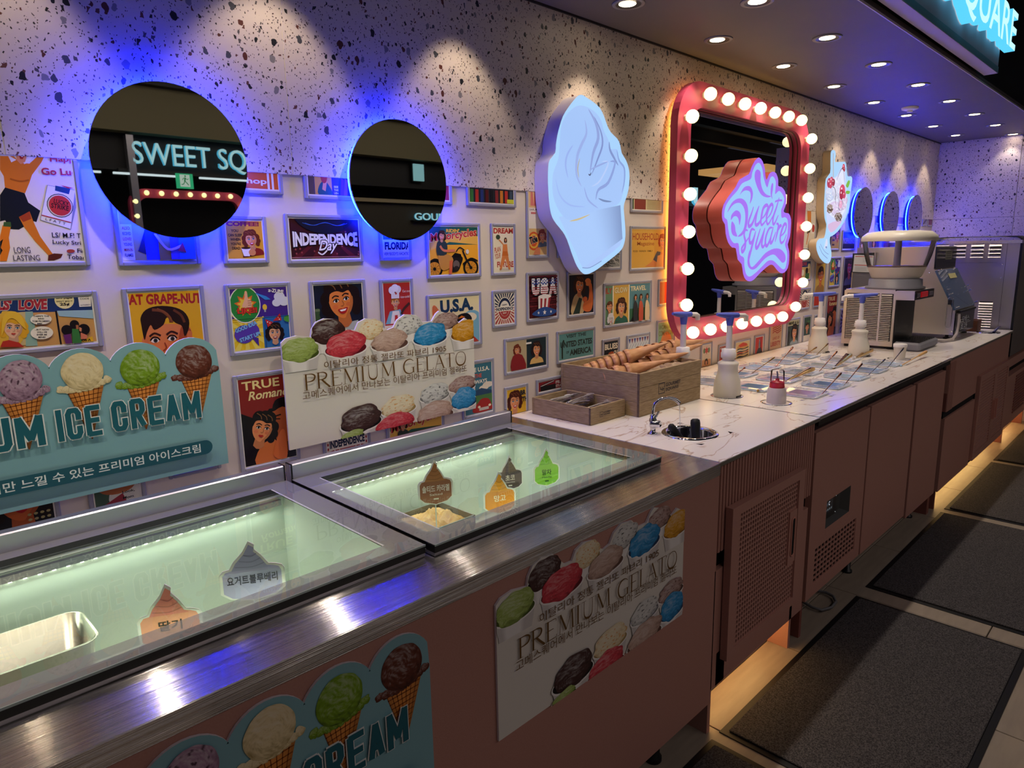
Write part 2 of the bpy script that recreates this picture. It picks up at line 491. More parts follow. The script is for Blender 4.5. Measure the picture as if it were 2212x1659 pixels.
def scoop(a, cx, cz, rx, rz, base, dark=None, streak=None, rag=0.10, rot=0, seed=0, fleck=None, nu=44, nv=20):
    """printed photograph of a scoop: dome with ridges; smooth vertex ink"""
    b = lin(base); dk = lin(dark) if dark else scl(b, .35); sk = lin(streak) if streak else None; fk = lin(fleck) if fleck else None
    cr, sr = math.cos(rot), math.sin(rot)

    def xy(u, v):
        an = 2 * PI * u; r = v
        rg = 1 + rag * v * noise.noise(Vector((math.cos(an) * 2.3, math.sin(an) * 2.3, seed)))
        return r * rg * math.cos(an), r * rg * math.sin(an)

    def pos(u, v):
        x, y = xy(u, v); x *= rx; y *= rz; return (cx + x * cr - y * sr, cz + x * sr + y * cr)

    def fn(u, v):
        x, y = xy(u, v); z = math.sqrt(max(0, 1 - min(1, x * x + y * y)))
        l = .50 + .34 * (-.25 * x + .75 * y) + .40 * z
        wv = noise.noise(Vector((x * 2, y * 2, seed))) * .25; rg = noise.noise(Vector((x * 2.2 + seed, (y + wv) * 9 + x * 3 + 2 * x * x, seed * 1.7))) * .5 + noise.noise(Vector((x * 7, (y + wv) * 20, seed))) * .34
        l += rg * .85 + (noise.noise(Vector((x * 16 + seed, y * 34, 2))) * .22 if nu > 20 else 0)
        c = mixc(dk, b, max(0, min(1, l * 1.25))) if l < .8 else mixc(b, (1, 1, .98), min(.28, (l - .8) * .6))
        if sk:
            t = noise.noise(Vector((x * 3 + 5, y * 5 + seed, 3))); c = mixc(c, sk, max(0, min(.8, (t - .12) * 3)))
        if fk:
            t = noise.noise(Vector((x * 6.5 + 9, y * 6.5 + seed, 7))); c = mixc(c, fk, max(0, min(.9, (t - .30) * 7)))
        return c
    a.grid(fn, nu, nv, pos)


def waffle(a, tl, tr, tip, n=6, col='c9803a'):
    """printed waffle cone: triangle, crossing dark grooves, side shade"""
    L = lambda p, q, t: (p[0] + (q[0] - p[0]) * t, p[1] + (q[1] - p[1]) * t)
    w = math.hypot(tr[0] - tl[0], tr[1] - tl[1]); b = lin(col)
    a.grid(lambda u, v: scl(b, (.62 + .75 * math.sin(PI * (u * .8 + .12))) * (1 - .25 * v)), 10, 6, lambda u, v: L(L(tl, tr, u), tip, v * .97))
    polys = []
    for k in range(1, n + 6):
        t = k / (n + 5) * .97
        p, q = L(tl, tip, t), L(tr, tip, t); d = w * .03 * (1 - .5 * t)
        polys.append([p, (q[0], q[1] + w * .06), (q[0], q[1] + w * .06 - d), (p[0], p[1] - d)])
    for k in range(0, n):
        u = k / n; p = L(tl, tr, u); q = L(tip, L(tl, tr, u), .03); d = w * .026
        polys.append([p, (p[0] + d, p[1]), (q[0] + d * .2, q[1]), q])
    a.emitf(polys, '8a4a1c')


def face(a, cx, cy, s, skin='e8a070', hair='2a1410', bg=None, f=1, lips='c02020', eye='3a6a9a', smile=True, long=False, boy=False, tilt=0, dress=None, hat=None):
    ct, st = math.cos(tilt), math.sin(tilt)
    P = lambda x, y: (cx + s * (f * x * ct - y * st), cy + s * (f * x * st + y * ct))
    PP = lambda L: [P(*p) for p in L]
    el = lambda x, y, rx, ry, c, r=0: a.poly([P(x + rx * math.cos(t * PI / 9) * math.cos(r) - ry * math.sin(t * PI / 9) * math.sin(r), y + rx * math.cos(t * PI / 9) * math.sin(r) + ry * math.sin(t * PI / 9) * math.cos(r)) for t in range(18)], c)
    sk = lin(skin); dk = scl(sk, .55); hl = lin(hair)
    if dress: a.poly(smooth(PP([(-1.9, -2.6), (-1.5, -1.75), (-.5, -1.35), (.5, -1.35), (1.5, -1.75), (1.9, -2.6)]), 3), dress)
    if not boy:
        for x, y, r in ((-.95, .3, .55), (.95, .3, .55), (-.5, .95, .6), (.45, 1.0, .62), (0, 1.15, .5), (-1.1, -.3, .45), (1.1, -.3, .45), (-1.0, -.75, .32), (1.0, -.78, .34)): el(x, y, r, r, hair)
        if long: a.poly(smooth(PP([(-1.2, .4), (-1.5, -.8), (-1.3, -1.8), (-.6, -2.1), (.6, -2.1), (1.3, -1.8), (1.5, -.8), (1.2, .4)]), 3, True), hair)
    a.poly(PP([(-.42, -.6), (.42, -.6), (.5, -1.5), (.15, -1.75), (-.15, -1.75), (-.5, -1.5)]), scl(sk, .72))
    if boy: el(-.98, -.05, .2, .3, scl(sk, .8)); el(.98, -.05, .2, .3, scl(sk, .8)); a.poly(smooth(PP([(-1.02, .1), (-1.1, .8), (-.6, 1.35), (.1, 1.5), (.8, 1.3), (1.1, .75), (1.0, .1)]), 3, True), hair)
    a.poly(smooth(PP([(-.86, .55), (-.9, .05), (-.78, -.45), (-.45, -.9), (0, -1.12), (.45, -.9), (.78, -.45), (.9, .05), (.86, .55), (.45, .95), (-.45, .95)]), 3, True), skin)
    a.poly(smooth(PP([(.86, .5), (.9, .05), (.78, -.45), (.45, -.9), (.1, -1.1), (.5, -.5), (.68, 0)]), 3, True), scl(sk, .68))
    el(-.5, -.28, .2, .15, mixc(sk, lin('e04a3a'), .35)); el(.48, -.28, .18, .14, mixc(sk, lin('c03a2a'), .4))
    if boy:
        a.poly(smooth(PP([(-.98, .25), (-.85, .62), (-.3, .5), (.2, .72), (.75, .62), (.95, .2), (1.08, .75), (.7, 1.35), (0, 1.5), (-.7, 1.3), (-1.08, .8)]), 3, True), hair)
        a.line(PP([(-.5, 1.25), (0, 1.05), (.3, .8)]), s * .07, mixc(hl, lin('c08a5a'), .4)); a.line(PP([(.1, 1.3), (.5, 1.1), (.75, .8)]), s * .06, mixc(hl, lin('c08a5a'), .4))
    else:
        a.poly(smooth(PP([(-.92, .1), (-.72, .62), (-.2, .72), (.25, .55), (.7, .6), (.92, .1), (1.12, .7), (.7, 1.35), (0, 1.5), (-.7, 1.35), (-1.15, .7)]), 3, True), hair)
        for q in (-.5, 0, .5): a.line(PP([(q - .3, 1.3), (q + .1, 1.12), (q + .25, .82)]), s * .07, mixc(hl, lin('d08a50'), .35))
    for x in (-.38, .38):
        el(x, .1, .2, .105, 'f4efe6'); el(x + .02, .1, .1, .1, eye); el(x + .02, .1, .045, .05, '0a0a0a')
        a.line(PP([(x - .22, .1), (x - .08, .21), (x + .1, .21), (x + .23, .1)]), s * .06, '1a0c08')
        a.line(PP([(x - .25, .34), (x, .45), (x + .26, .35)]), s * .075, '24120c')
    a.line(PP([(.06, .05), (.14, -.2), (.02, -.3), (-.1, -.27)]), s * .045, scl(sk, .5))
    if smile:
        a.poly(smooth(PP([(-.38, -.48), (-.1, -.46), (0, -.5), (.1, -.46), (.38, -.48), (.2, -.76), (0, -.82), (-.2, -.76)]), 3, True), lips)
        a.poly(PP([(-.27, -.53), (.27, -.53), (.15, -.65), (-.15, -.65)]), 'fbf6ee')
    else:
        a.poly(smooth(PP([(-.24, -.58), (-.08, -.5), (0, -.54), (.08, -.5), (.24, -.58), (0, -.72)]), 3, True), lips)
    if hat: a.poly(smooth(PP([(-1, .6), (1, .6), (1.2, 1.3), (.7, 1.9), (-.7, 1.9), (-1.2, 1.3)]), 3, True), hat); a.poly(PP([(-.95, .45), (.95, .45), (.95, .75), (-.95, .75)]), scl(lin(hat), .85))


BLOCK = {'C': [[(1, .72), (1, .86), (.8, 1), (.2, 1), (0, .86), (0, .14), (.2, 0), (.8, 0), (1, .14), (1, .3)]],
         'R': [[(0, 0), (0, 1), (.8, 1), (1, .88), (1, .62), (.8, .5), (0, .5)], [(.45, .5), (1, 0)]], 'E': [[(1, 1), (0, 1), (0, 0), (1, 0)], [(0, .52), (.85, .52)]],
         'A': [[(0, 0), (.5, 1), (1, 0)], [(.2, .28), (.8, .28)]], 'M': [[(0, 0), (0, 1), (.5, .18), (1, 1), (1, 0)]], 'I': [[(.5, 0), (.5, 1)]],
         'U': [[(0, 1), (0, .14), (.2, 0), (.8, 0), (1, .14), (1, 1)]], 'P': [[(0, 0), (0, 1), (.8, 1), (1, .86), (1, .58), (.8, .44), (0, .44)]]}


def block(a, txt, x, z, w, h, col, out, th=None, shear=0):
    """condensed heavy capitals drawn with strokes of one width"""
    W_ = {'I': .34, 'M': 1.35}; tot = sum(W_.get(c, 1) for c in txt) + .22 * (len(txt) - 1); u = w / tot; th = th or u * .36
    for width, cc in ((th * 1.38, out), (th, col)):
        cx = x
        for c in txt:
            cw = W_.get(c, 1) * u
            for st in BLOCK[c]:
                P = [(cx + th / 2 + p[0] * (cw - th), z + th / 2 + p[1] * (h - th)) for p in st]; n = len(P); polys = []
                for i in range(n - 1):
                    p, q = P[i], P[i + 1]; dx, dz = q[0] - p[0], q[1] - p[1]; l = math.hypot(dx, dz) or 1; ux, uz = dx / l * width / 2, dz / l * width / 2
                    e0 = 1 if i == 0 else .42; e1 = 1 if i == n - 2 else .42
                    if c in 'AMR' and abs(dx) > 1e-6 and abs(dz) > 1e-6: e0 = e1 = .3
                    polys.append([(p[0] - ux * e0 - uz, p[1] - uz * e0 + ux), (p[0] - ux * e0 + uz, p[1] - uz * e0 - ux), (q[0] + ux * e1 + uz, q[1] + uz * e1 - ux), (q[0] + ux * e1 - uz, q[1] + uz * e1 + ux)])
                for pl in polys: a.emitf([pl], cc)
            cx += cw + .22 * u

# ================================================================ the room
fl = struct(MB().box(-3, 12, -6, 2.2, -.06, -.012).build('floor', mat('tile_grout', '4a443e', .8)))
M_TILE = noisy('floor_tile', '9a8c7c', '8f8274', 6, .42, .15, stretch=(1, 6, 1))
tile0 = MB().bbox(.002, .598, .002, .598, -.012, 0, .0015).build('tile', M_TILE, fl, (0, 0, 0))
for i in range(-1, 13):
    for j in range(-4, 3):
        if (i, j) == (0, 0): continue
        t = tile0.copy(); t.parent = fl; t.location = (i * .6, j * .6 + .44 - .6, 0); COL.objects.link(t)
tile0.location = (0, .44 - .6, 0)

wb = struct(MB().box(-3, 7.3, W, W + .1, -.05, 2.5).build('wall_back', M_WALL))
pan0 = None
for i in range(-6, 10):
    x = .95 + .647 * i; x1 = min(x + .6455, 7.1)
    if x1 - x > .5 and pan0:
        p = pan0.copy(); p.parent = wb; p.location = (x, 0, 0)
    elif pan0 is None:
        p = MB().bbox(x, x1, W - .006, W, ZT, ZC, .0012).build('terrazzo_panel', M_TER, wb, (x, 0, 0)); pan0 = p; continue
    else:
        p = MB().bbox(x, x1, W - .006, W, ZT, ZC, .0012).build('terrazzo_panel', M_TER, wb)
        continue
    COL.objects.link(p)
for x in (.95, 1.597, 2.244, 2.891, .303, 3.538):
    MB().box(x - .0015, x - .0002, W - .0055, W - .002, ZT, ZC).build('joint_strip', mat('joint_filler', 'efe6e0', .5), wb)
wr = struct(MB().box(7.12, 7.25, .25, 1.9, -.05, 2.5).build('wall_right', M_WALL))
for k, (z0, z1) in enumerate(((0.0, .60), (.603, 1.718), (1.721, ZC))):
    for y0, y1 in ((1.21, W), (.61, 1.207), (.25, .607)):
        MB().bbox(7.112, 7.12, y0, y1, z0, z1, .001).build('terrazzo_panel', M_TER, wr)
M_CEIL = noisy('ceiling_paint', '6b6260', '665e5c', 3, .55)
ce = struct(MB().box(-3, 7.2, 1.016, 2.0, ZC, ZC + .03).build('ceiling', M_CEIL))
struct(MB().box(-3, 7.2, 1.012, 1.016, ZC - .001, ZC + .008).build('trim_1', mat('trim_white', 'd0c8c8', .4)))
struct(MB().box(-3, 7.12, W - .012, W - .006, ZC - .008, ZC).build('trim_2', mat('shadow_gap', '2a2426', .5)))
# dark upper hall beyond the soffit
struct(MB().box(-3, 7.2, 1.03, 1.06, ZC + .03, 3.6).build('wall_front', mat('dark_bulkhead', '15151a', .8)))
struct(MB().box(-3, 14, -4.2, 1.1, 3.6, 3.7).build('ceiling', mat('dark_ceiling', '121216', .8)))

# recessed downlights, two rows (0.645 m apart)
def downlight(x, y, row, idx):
    t = thing('ceiling_light', (x, y, ZC), 'recessed round downlight, %s from the near end in the row %s' % (ORD[idx], row), 'ceiling light', 'recessed downlights in the ceiling')
    MB().lathe([(.046, -.004), (.058, -.004), (.060, 0), (.046, 0)], (x, y, ZC), 28, cap=False).build('trim_ring', mat('light_trim', '8f8a86', .4), t)
    MB().lathe([(.030, .0), (.046, -.0035)], (x, y, ZC), 24, cap=False).build('reflector', mat('light_cup', '45403c', .35), t)
    MB().lathe([(.0001, -.0025), (.032, -.001)], (x, y + (.006 if y > 1.4 else 0), ZC), 20).build('lens', mat('warm_lens', '000000', .5, emit=(1, .80, .50), es=16), t)
for i in range(8):
    pass
rows = []
for i in range(-4, 8):
    x = 2.194 + .645 * i
    rows.append((x, 1.592))
rows2 = [(2.527 + .645 * i, 1.268) for i in range(-5, 8)]
for k, (x, y) in enumerate([r for r in rows if r[0] > 1.6]): downlight(x, y, 'by the wall', k)
for k, (x, y) in enumerate([r for r in rows2 if r[0] > 2.2]): downlight(x, y, 'by the aisle', k)
for x, y in rows:
    lamp('downlight_beam', 'SPOT', (x, y + .01, ZC - .012), 7, (1, .80, .56), (math.radians(10), 0, 0), spot_size=math.radians(75), spot_blend=.45, shadow_soft_size=.018)
for x, y in rows2:
    lamp('downlight_beam', 'SPOT', (x, y, ZC - .012), 19 if x < 6.9 else 2.5, (1, .87, .74), (math.radians(6), 0, 0), spot_size=math.radians(86), spot_blend=.5, shadow_soft_size=.018)
q = onZ(1966, 232, ZC)
t = thing('smoke_detector', (q.x, q.y, ZC), 'small white round smoke detector on the dark ceiling', 'detector')
MB().lathe([(.05, 0), (.048, -.012), (.03, -.018), (.001, -.02)], (q.x, q.y, ZC), 24).build('housing', M_WHT, t)
MB().lathe([(.018, -.018), (.016, -.03), (.001, -.032)], (q.x, q.y, ZC), 16).build('sensor_cap', M_WHT, t)

# ---------------------------------------------------------------- overhead sign box with channel letters
t = thing('overhead_sign', (3, .96, 2.40), 'long overhead sign box with glowing cyan letters along the ceiling edge', 'sign')
MB().box(-2.5, 4.63, .935, .995, 2.40, 2.95, 0).build('sign_box', mat('sign_face', 'd0b4bc', .5), t)
MB().box(-2.5, 4.63, .9335, .9955, 2.3985, 2.402).build('underside', mat('sign_under', 'b8aed0', .5), t)  # violet tone puts the blue light under the box into its colour
MB().box(-2.5, 4.632, .932, .935, 2.40, 2.43).build('border_band', mat('sign_band', '7fa2ae', .5), t)
vs, fs = None, None


def letters3d(txt, x, z, w, h, y0, y1, m, parent, bold=.0, names='letter', shear=0, mirror=False):
    """each letter a mesh of its own, extruded between y0 (front) and y1"""
    c = bpy.data.curves.new('lettering', 'FONT'); c.body = txt; c.offset = bold; c.resolution_u = 4
    o = bpy.data.objects.new('lettering', c); COL.objects.link(o); bpy.context.view_layer.update()
    full = o.to_mesh(); X0 = min(v.co.x for v in full.vertices); X1 = max(v.co.x for v in full.vertices)
    Y0 = min(v.co.y for v in full.vertices); Y1 = max(v.co.y for v in full.vertices); o.to_mesh_clear()
    for i, ch in enumerate(txt):
        if ch == ' ': continue
        c.body = txt[:i + 1]; bpy.context.view_layer.update(); a = o.to_mesh(); xe = max(v.co.x for v in a.vertices); o.to_mesh_clear()
        c.body = ch; bpy.context.view_layer.update(); a = o.to_mesh(); xo = xe - max(v.co.x for v in a.vertices)
        va = [(v.co.x + xo, v.co.y) for v in a.vertices]; F = [tuple(p.vertices) for p in a.polygons]; o.to_mesh_clear()
        P = [(x + (v[0] - X0) / (X1 - X0) * w, z + (v[1] - Y0) / (Y1 - Y0) * h) for v in va]
        n = len(P); b = MB(); b.add([(p[0], y0, p[1]) for p in P], F); b.add([(p[0], y1, p[1]) for p in P], [tuple(reversed(f)) for f in F])
        E = {}
        for f in F:
            for j in range(len(f)): E[(f[j], f[(j + 1) % len(f)])] = 1
        b.add([(p[0], y0, p[1]) for p in P] + [(p[0], y1, p[1]) for p in P], [(u, v, v + n, u + n) for u, v in E if (v, u) not in E], 1)
        b.build(names, [m, M_CYSIDE], parent)
    bpy.data.objects.remove(o); bpy.data.curves.remove(c)


M_CYSIDE = mat('cyan_letter_side', '000000', .5, emit=(.10, .62, 1.0), es=1.1)
M_CYAN = mat('cyan_letter', '000000', .5, emit=(.50, .88, 1.0), es=1.2)
letters3d('SWEET SQUARE', 2.31, 2.48, 2.41, .22, .885, .932, M_CYAN, t, .012)

# ================================================================ counters
def veins(): return M_MAR


t = thing('worktop_counter', (2.1, 1.37, HC), 'white marble worktop with the small round dipper well', 'worktop')
def holed_slab(x0, x1, y0, y1, z0, z1, holes, n=28):
    """slab with round holes: top face fanned around each hole by cutting into cells"""
    b = MB(); xs = sorted(set([x0, x1] + [h[0] - h[2] * 1.25 for h in holes] + [h[0] + h[2] * 1.25 for h in holes]))
    ys = sorted(set([y0, y1] + [h[1] - h[2] * 1.25 for h in holes] + [h[1] + h[2] * 1.25 for h in holes]))
    for i in range(len(xs) - 1):
        for j in range(len(ys) - 1):
            a0, a1, b0, b1 = xs[i], xs[i + 1], ys[j], ys[j + 1]; mx, my = (a0 + a1) / 2, (b0 + b1) / 2
            hh = [h for h in holes if abs(mx - h[0]) < h[2] * 1.25 and abs(my - h[1]) < h[2] * 1.25]
            if not hh: b.add([(a0, b0, z1), (a1, b0, z1), (a1, b1, z1), (a0, b1, z1)], [(0, 1, 2, 3)]); continue
            h = hh[0]; O = []; I = []
            # outer ring clipped to this cell (cells of one hole may be split by other cuts)
            cellx0, cellx1, celly0, celly1 = h[0] - h[2] * 1.25, h[0] + h[2] * 1.25, h[1] - h[2] * 1.25, h[1] + h[2] * 1.25
            if abs(a0 - cellx0) > 1e-6 or abs(b0 - celly0) > 1e-6: continue
            for k in range(n):
                an = 2 * PI * k / n; c, s_ = math.cos(an), math.sin(an); m = max(abs(c), abs(s_))
                O.append((h[0] + c / m * h[2] * 1.25, h[1] + s_ / m * h[2] * 1.25, z1)); I.append((h[0] + c * h[2], h[1] + s_ * h[2], z1))
            low = [(p[0], p[1], z0 - .02) for p in I]
            b.add(O + I + low, [(k, (k + 1) % n, n + (k + 1) % n, n + k) for k in range(n)] + [(n + k, n + (k + 1) % n, 2 * n + (k + 1) % n, 2 * n + k) for k in range(n)])
    b.add([(x0, y0, z0), (x1, y0, z0), (x1, y1, z0), (x0, y1, z0), (x0, y0, z1), (x1, y0, z1), (x1, y1, z1), (x0, y1, z1)],
          [(0, 1, 5, 4), (1, 2, 6, 5), (2, 3, 7, 6), (3, 0, 4, 7)])
    return b


SK = (1.978, 1.162, .082)
holed_slab(1.755, 2.472, .928, W - .007, HC - .012, HC, [SK]).build('slab', M_MAR, t)
MB().box(1.752, 2.473, .926, .9279, HC - .013, HC - .0015).build('edge_strip', mat('edge_taupe', '6f6a60', .4), t)

# counter A (pink cabinet with ribs and perforated door)
t = thing('fluted_cabinet', (2.1, 1.2, 0), 'pink cabinet with vertical ribs and a perforated door below the dipper well', 'cabinet')
MB().box(1.757, 1.775, .957, 1.80, .60, HC - .014).box(2.45, 2.468, .957, 1.80, .60, HC - .014).box(1.775, 2.45, .957, 1.80, .60, .62).box(1.757, 2.45, .957, 1.80, .146, .205).box(1.757, 1.775, .94, 1.78, .0, .60).box(2.39, 2.408, .96, 1.78, 0, .6).box(1.775, 2.39, 1.5, 1.52, .2, .6).build('carcass', M_PINK, t)
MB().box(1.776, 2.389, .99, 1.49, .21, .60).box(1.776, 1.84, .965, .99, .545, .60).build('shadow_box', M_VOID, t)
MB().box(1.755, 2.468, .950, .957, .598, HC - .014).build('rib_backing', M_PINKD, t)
r0 = None
for i in range(37):
    x = 1.762 + i * .019
    if r0 is None: r0 = MB().bbox(x, x + .0115, .938, .951, .600, HC - .016, .002).build('rib', M_PINK, t, (x, 0, 0)); rx = x; r0p = r0.location.x
    else:
        r = r0.copy(); r.parent = t; COL.objects.link(r); r.location.x = r0p + x - rx
MB().box(1.757, 1.853, .940, .957, .146, .545).box(2.34, 2.45, .940, .957, .146, .555).box(1.8, 2.36, .940, .957, .146, .26).build('lower_panel', M_PINK, t)


def perforated(x0, x1, z0, z1, nx, nz, hx, hz, y, n=8, skip=None, stag=False, frame=True):
    b = MB(); dx, dz = (x1 - x0) / nx, (z1 - z0) / nz
    for j in range(nz):
        for i in range(nx):
            cx, cz = x0 + (i + .5) * dx, z0 + (j + .5) * dz
            c4 = [(cx - dx / 2, cz - dz / 2), (cx + dx / 2, cz - dz / 2), (cx + dx / 2, cz + dz / 2), (cx - dx / 2, cz + dz / 2)]
            if skip and skip(cx, cz): b.add([(p[0], y, p[1]) for p in c4], [(0, 1, 2, 3)]); continue
            if n == 4:
                h = [(cx - hx, cz - hz), (cx + hx, cz - hz), (cx + hx, cz + hz), (cx - hx, cz + hz)]; o = c4
            else:
                h = []; o = []
                for k in range(8):
                    a = 2 * PI * k / 8; c, s_ = math.cos(a), math.sin(a); m = max(abs(c), abs(s_))
                    h.append((cx + c * hx, cz + s_ * hz)); o.append((cx + c / m * dx / 2, cz + s_ / m * dz / 2))
            m = len(h)
            b.add([(p[0], y, p[1]) for p in o] + [(p[0], y, p[1]) for p in h] + [(p[0], y + .004, p[1]) for p in h],
                  [(k, (k + 1) % m, m + (k + 1) % m, m + k) for k in range(m)] + [(m + k, m + (k + 1) % m, 2 * m + (k + 1) % m, 2 * m + k) for k in range(m)])
    return b


d = empty('door', (2.08, .92, .23)); d.parent = t; d.location = (2.08 - 2.1, .92 - 1.2, .23); d['_w'] = (2.08, .92, .23)
DX0, DX1, DZ0, DZ1 = 1.815, 2.338, .236, .738
fr = MB()
for (a, b_, c, e) in ((DX0, DX0 + .045, DZ0, DZ1), (DX1 - .045, DX1, DZ0, DZ1), (DX0 + .045, DX1 - .045, DZ0, DZ0 + .03), (DX0 + .045, DX1 - .045, DZ1 - .03, DZ1)):
    fr.box(a, b_, .913, .936, c, e)
fr.build('door_frame', M_PINK, d)
inh = lambda x, z: x > 2.222 and .405 < z < .605
MB_ = perforated(DX0 + .045, DX1 - .045, DZ0 + .03, DZ1 - .03, 27, 27, .0056, .0066, .919, 8, inh)
MB_.build('perforated_sheet', M_PINK, d)
MB().box(DX0 + .05, DX1 - .05, .928, .932, DZ0 + .03, DZ1 - .03).build('backing', M_VOID, d)
hp = [(2.262 + .013 * math.cos(a), (.566 if math.sin(a) >= 0 else .45) + .013 * math.sin(a)) for a in [2 * PI * k / 20 for k in range(20)]]
MB().prism([(2.232, .41), (2.29, .41), (2.29, .605), (2.232, .605)], .914, .9185).build('handle_plate', M_PINK, d)
MB().tube([(p[0], .913, p[1]) for p in hp], .003, 6, closed=True).build('handle_rim', mat('pink_light', 'c98a78', .5), d)
MB().prism(hp, .9125, .914).build('handle_slot', M_VOID, d)
MB().box(1.79, 2.38, 1.05, 1.06, .136, .145).build('led_strip', M_WARM, t)

# topping fridge
t = thing('topping_fridge', (3.35, 1.3, 0), 'long pink topping fridge with a white marble top full of covered pans', 'refrigerator')
PANS = [(2.835 + .2525 * i, 1.143 + .2135 * j) for j in range(3) for i in range(5)]
HOLES = [(2.612, 1.147, .060), (2.602, 1.361, .064), (4.066, 1.13, .058), (4.05, 1.565, .064), (4.052, 1.337, .064), (2.60, 1.578, .064)]
slab = MB()
xs = sorted({2.478, 4.262} | {p[0] + s_ * .075 for p in PANS for s_ in (-1, 1)}); ys = sorted({.932, W - .007} | {p[1] + s_ * .078 for p in PANS for s_ in (-1, 1)})
for i in range(len(xs) - 1):
    for j in range(len(ys) - 1):
        cx, cy = (xs[i] + xs[i + 1]) / 2, (ys[j] + ys[j + 1]) / 2
        if any(abs(cx - p[0]) < .074 and abs(cy - p[1]) < .077 for p in PANS): continue
        slab.add([(xs[i], ys[j], HC), (xs[i + 1], ys[j], HC), (xs[i + 1], ys[j + 1], HC), (xs[i], ys[j + 1], HC)], [(0, 1, 2, 3)])
slab.box(2.478, 4.262, .932, .95, HC - .012, HC - .0005).box(2.478, 2.50, .95, 1.8, HC - .012, HC - .0005)
for p in PANS:   # cut-out walls
    x0, x1, y0, y1 = p[0] - .075, p[0] + .075, p[1] - .078, p[1] + .078
    slab.add([(x0, y0, HC), (x1, y0, HC), (x1, y1, HC), (x0, y1, HC), (x0, y0, HC - .02), (x1, y0, HC - .02), (x1, y1, HC - .02), (x0, y1, HC - .02)], [(0, 1, 5, 4), (1, 2, 6, 5), (2, 3, 7, 6), (3, 0, 4, 7)])
slab.build('marble_top', M_MAR, t)
MB().box(2.476, 2.4785, .93, W - .008, HC - .012, HC + .001).box(2.478, 4.262, .9285, .932, HC - .008, HC + .0005).build('edge_trim', M_CHR, t)
MB().box(2.476, 4.262, .932, .95, HC - .034, HC - .012).build('black_edge', M_BLK, t)
MB().box(2.478, 4.262, .975, 1.79, .16, .828).build('body', mat('fridge_body', '5d3e3a', .6), t)
MB().box(2.478, 4.262, .965, .975, .82, HC - .034).build('top_shadow_gap', mat('plum_dark', '2c1c22', .6), t)
for k, (x0, x1, z0) in enumerate(((2.495, 3.066, .155), (3.086, 3.705, .150), (3.742, 4.249, .125))):
    dd = empty('door', ((x0 + x1) / 2, .95, z0)); dd.parent = t; dd.location = Vector(dd['_w']) - Vector(t['_w'])
    if k == 0:
        gx0, gx1, gz0, gz1 = 2.562, 3.0, .205, .352; cx0, cx1, cz0, cz1 = 2.648, 2.903, .408, .522
        b = MB()
        for (a, b_, c, e) in ((x0, x1, z0, gz0), (x0, gx0, gz0, .828), (gx1, x1, gz0, .828), (gx0, gx1, gz1, cz0), (gx0, cx0, cz0, cz1), (cx1, gx1, cz0, cz1), (gx0, gx1, cz1, .828)):
            b.box(a, b_, .945, .970, c, e)
        b.build('door_panel', M_PINK, dd)
        perforated(gx0, gx1, gz0, gz1, 13, 7, .0125, .0075, .947, 4).build('vent_grille', M_PINK, dd)
        MB().box(gx0, gx1, .955, .965, gz0, gz1).build('grille_backing', M_VOID, dd)
        MB().box(cx0, cx1, .9690, .972, cz0, cz1).add([(cx0, .945, cz0), (cx1, .945, cz0), (cx1, .969, cz0 + .02), (cx0, .969, cz0 + .02)], [(0, 1, 2, 3)]).add([(cx1, .945, cz0), (cx1, .945, cz1), (cx1 - .045, .969, cz1), (cx1 - .045, .969, cz0)], [(0, 1, 2, 3)]).build('control_recess', mat('recess_grey', '3a3c3c', .5), dd)
        MB().box(2.67, 2.80, .962, .969, .428, .512).build('control_panel', mat('control_black', '17191b', .3), dd)
        A = Art(2.6, 3, .4, .53, .9615); A.clip = False
        A.rect(2.682, 2.76, .455, .505, '0a0b0c'); A.text('C', 2.715, .482, .012, .016, 'e8f0ff'); A.text('88', 2.69, .482, .018, .014, '39404a')
        for i in range(4): A.rect(2.686 + i * .018, 2.697 + i * .018, .462, .47, '50565c')
        A.ell(2.672, .498, .0025, .0025, '60e0a0'); A.ell(2.674, .447, .0025, .0025, '60e0a0'); A.ell(2.79, .505, .002, .002, 'c8d0d0'); A.ell(2.79, .435, .002, .002, 'c8d0d0')
        A.build('indicators', dd, ink('display_ink', .8))
    else:
        MB().bbox(x0, x1, .945, .970, z0, .828, .002).build('door_panel', M_PINK, dd)
    MB().box(x1 + .001, x1 + .012, .950, .974, z0, .82).build('edge_profile', M_PINKD, dd)
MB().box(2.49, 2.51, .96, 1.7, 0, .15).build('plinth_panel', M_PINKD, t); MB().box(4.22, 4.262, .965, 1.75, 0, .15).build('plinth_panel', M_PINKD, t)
for x in (3.2, 4.12):
    MB().lathe([(.022, 0), (.022, .01), (.014, .012), (.014, .16)], (x, 1.03, 0), 14).build('foot', M_BLK, t)
MB().box(2.5, 4.2, 1.55, 1.56, 0, .16).build('back_plinth', M_VOID, t)
# printed names beside the pans
A = Art(2.4, 4.4, 0, 1, 0); A.clip = False
LT = ['딸기', '블루베리', '코코넛', '초코칩', '시리얼', '오레오', '젤리', '땅콩', '콘푸레이크', '망고', '과자', '쿠키', '마시멜로', '견과', '초코볼']
A.STEP = .00001
for k, p in enumerate(PANS):
    A.text(LT[k], p[0] + .02, p[1] - .112, .05, .013, '3c3450', .01)
for nm, x, y in (('연유', 2.70, 1.085), ('초코 시럽', 2.70, 1.285), ('딸기 시럽', 4.13, 1.30), ('우유', 4.13, 1.085), ('캐러멜', 4.12, 1.5)):
    A.text(nm, x, y, .055, .014, '54505c', .01)
b = MB(); b.c = A.mb.c; b.v = [(v[0], v[2], HC + .0004) for v in A.mb.v]; b.f = A.mb.f; b.m = A.mb.m; b.smooth = A.mb.smooth
b.build('printed_names', M_INK, t)

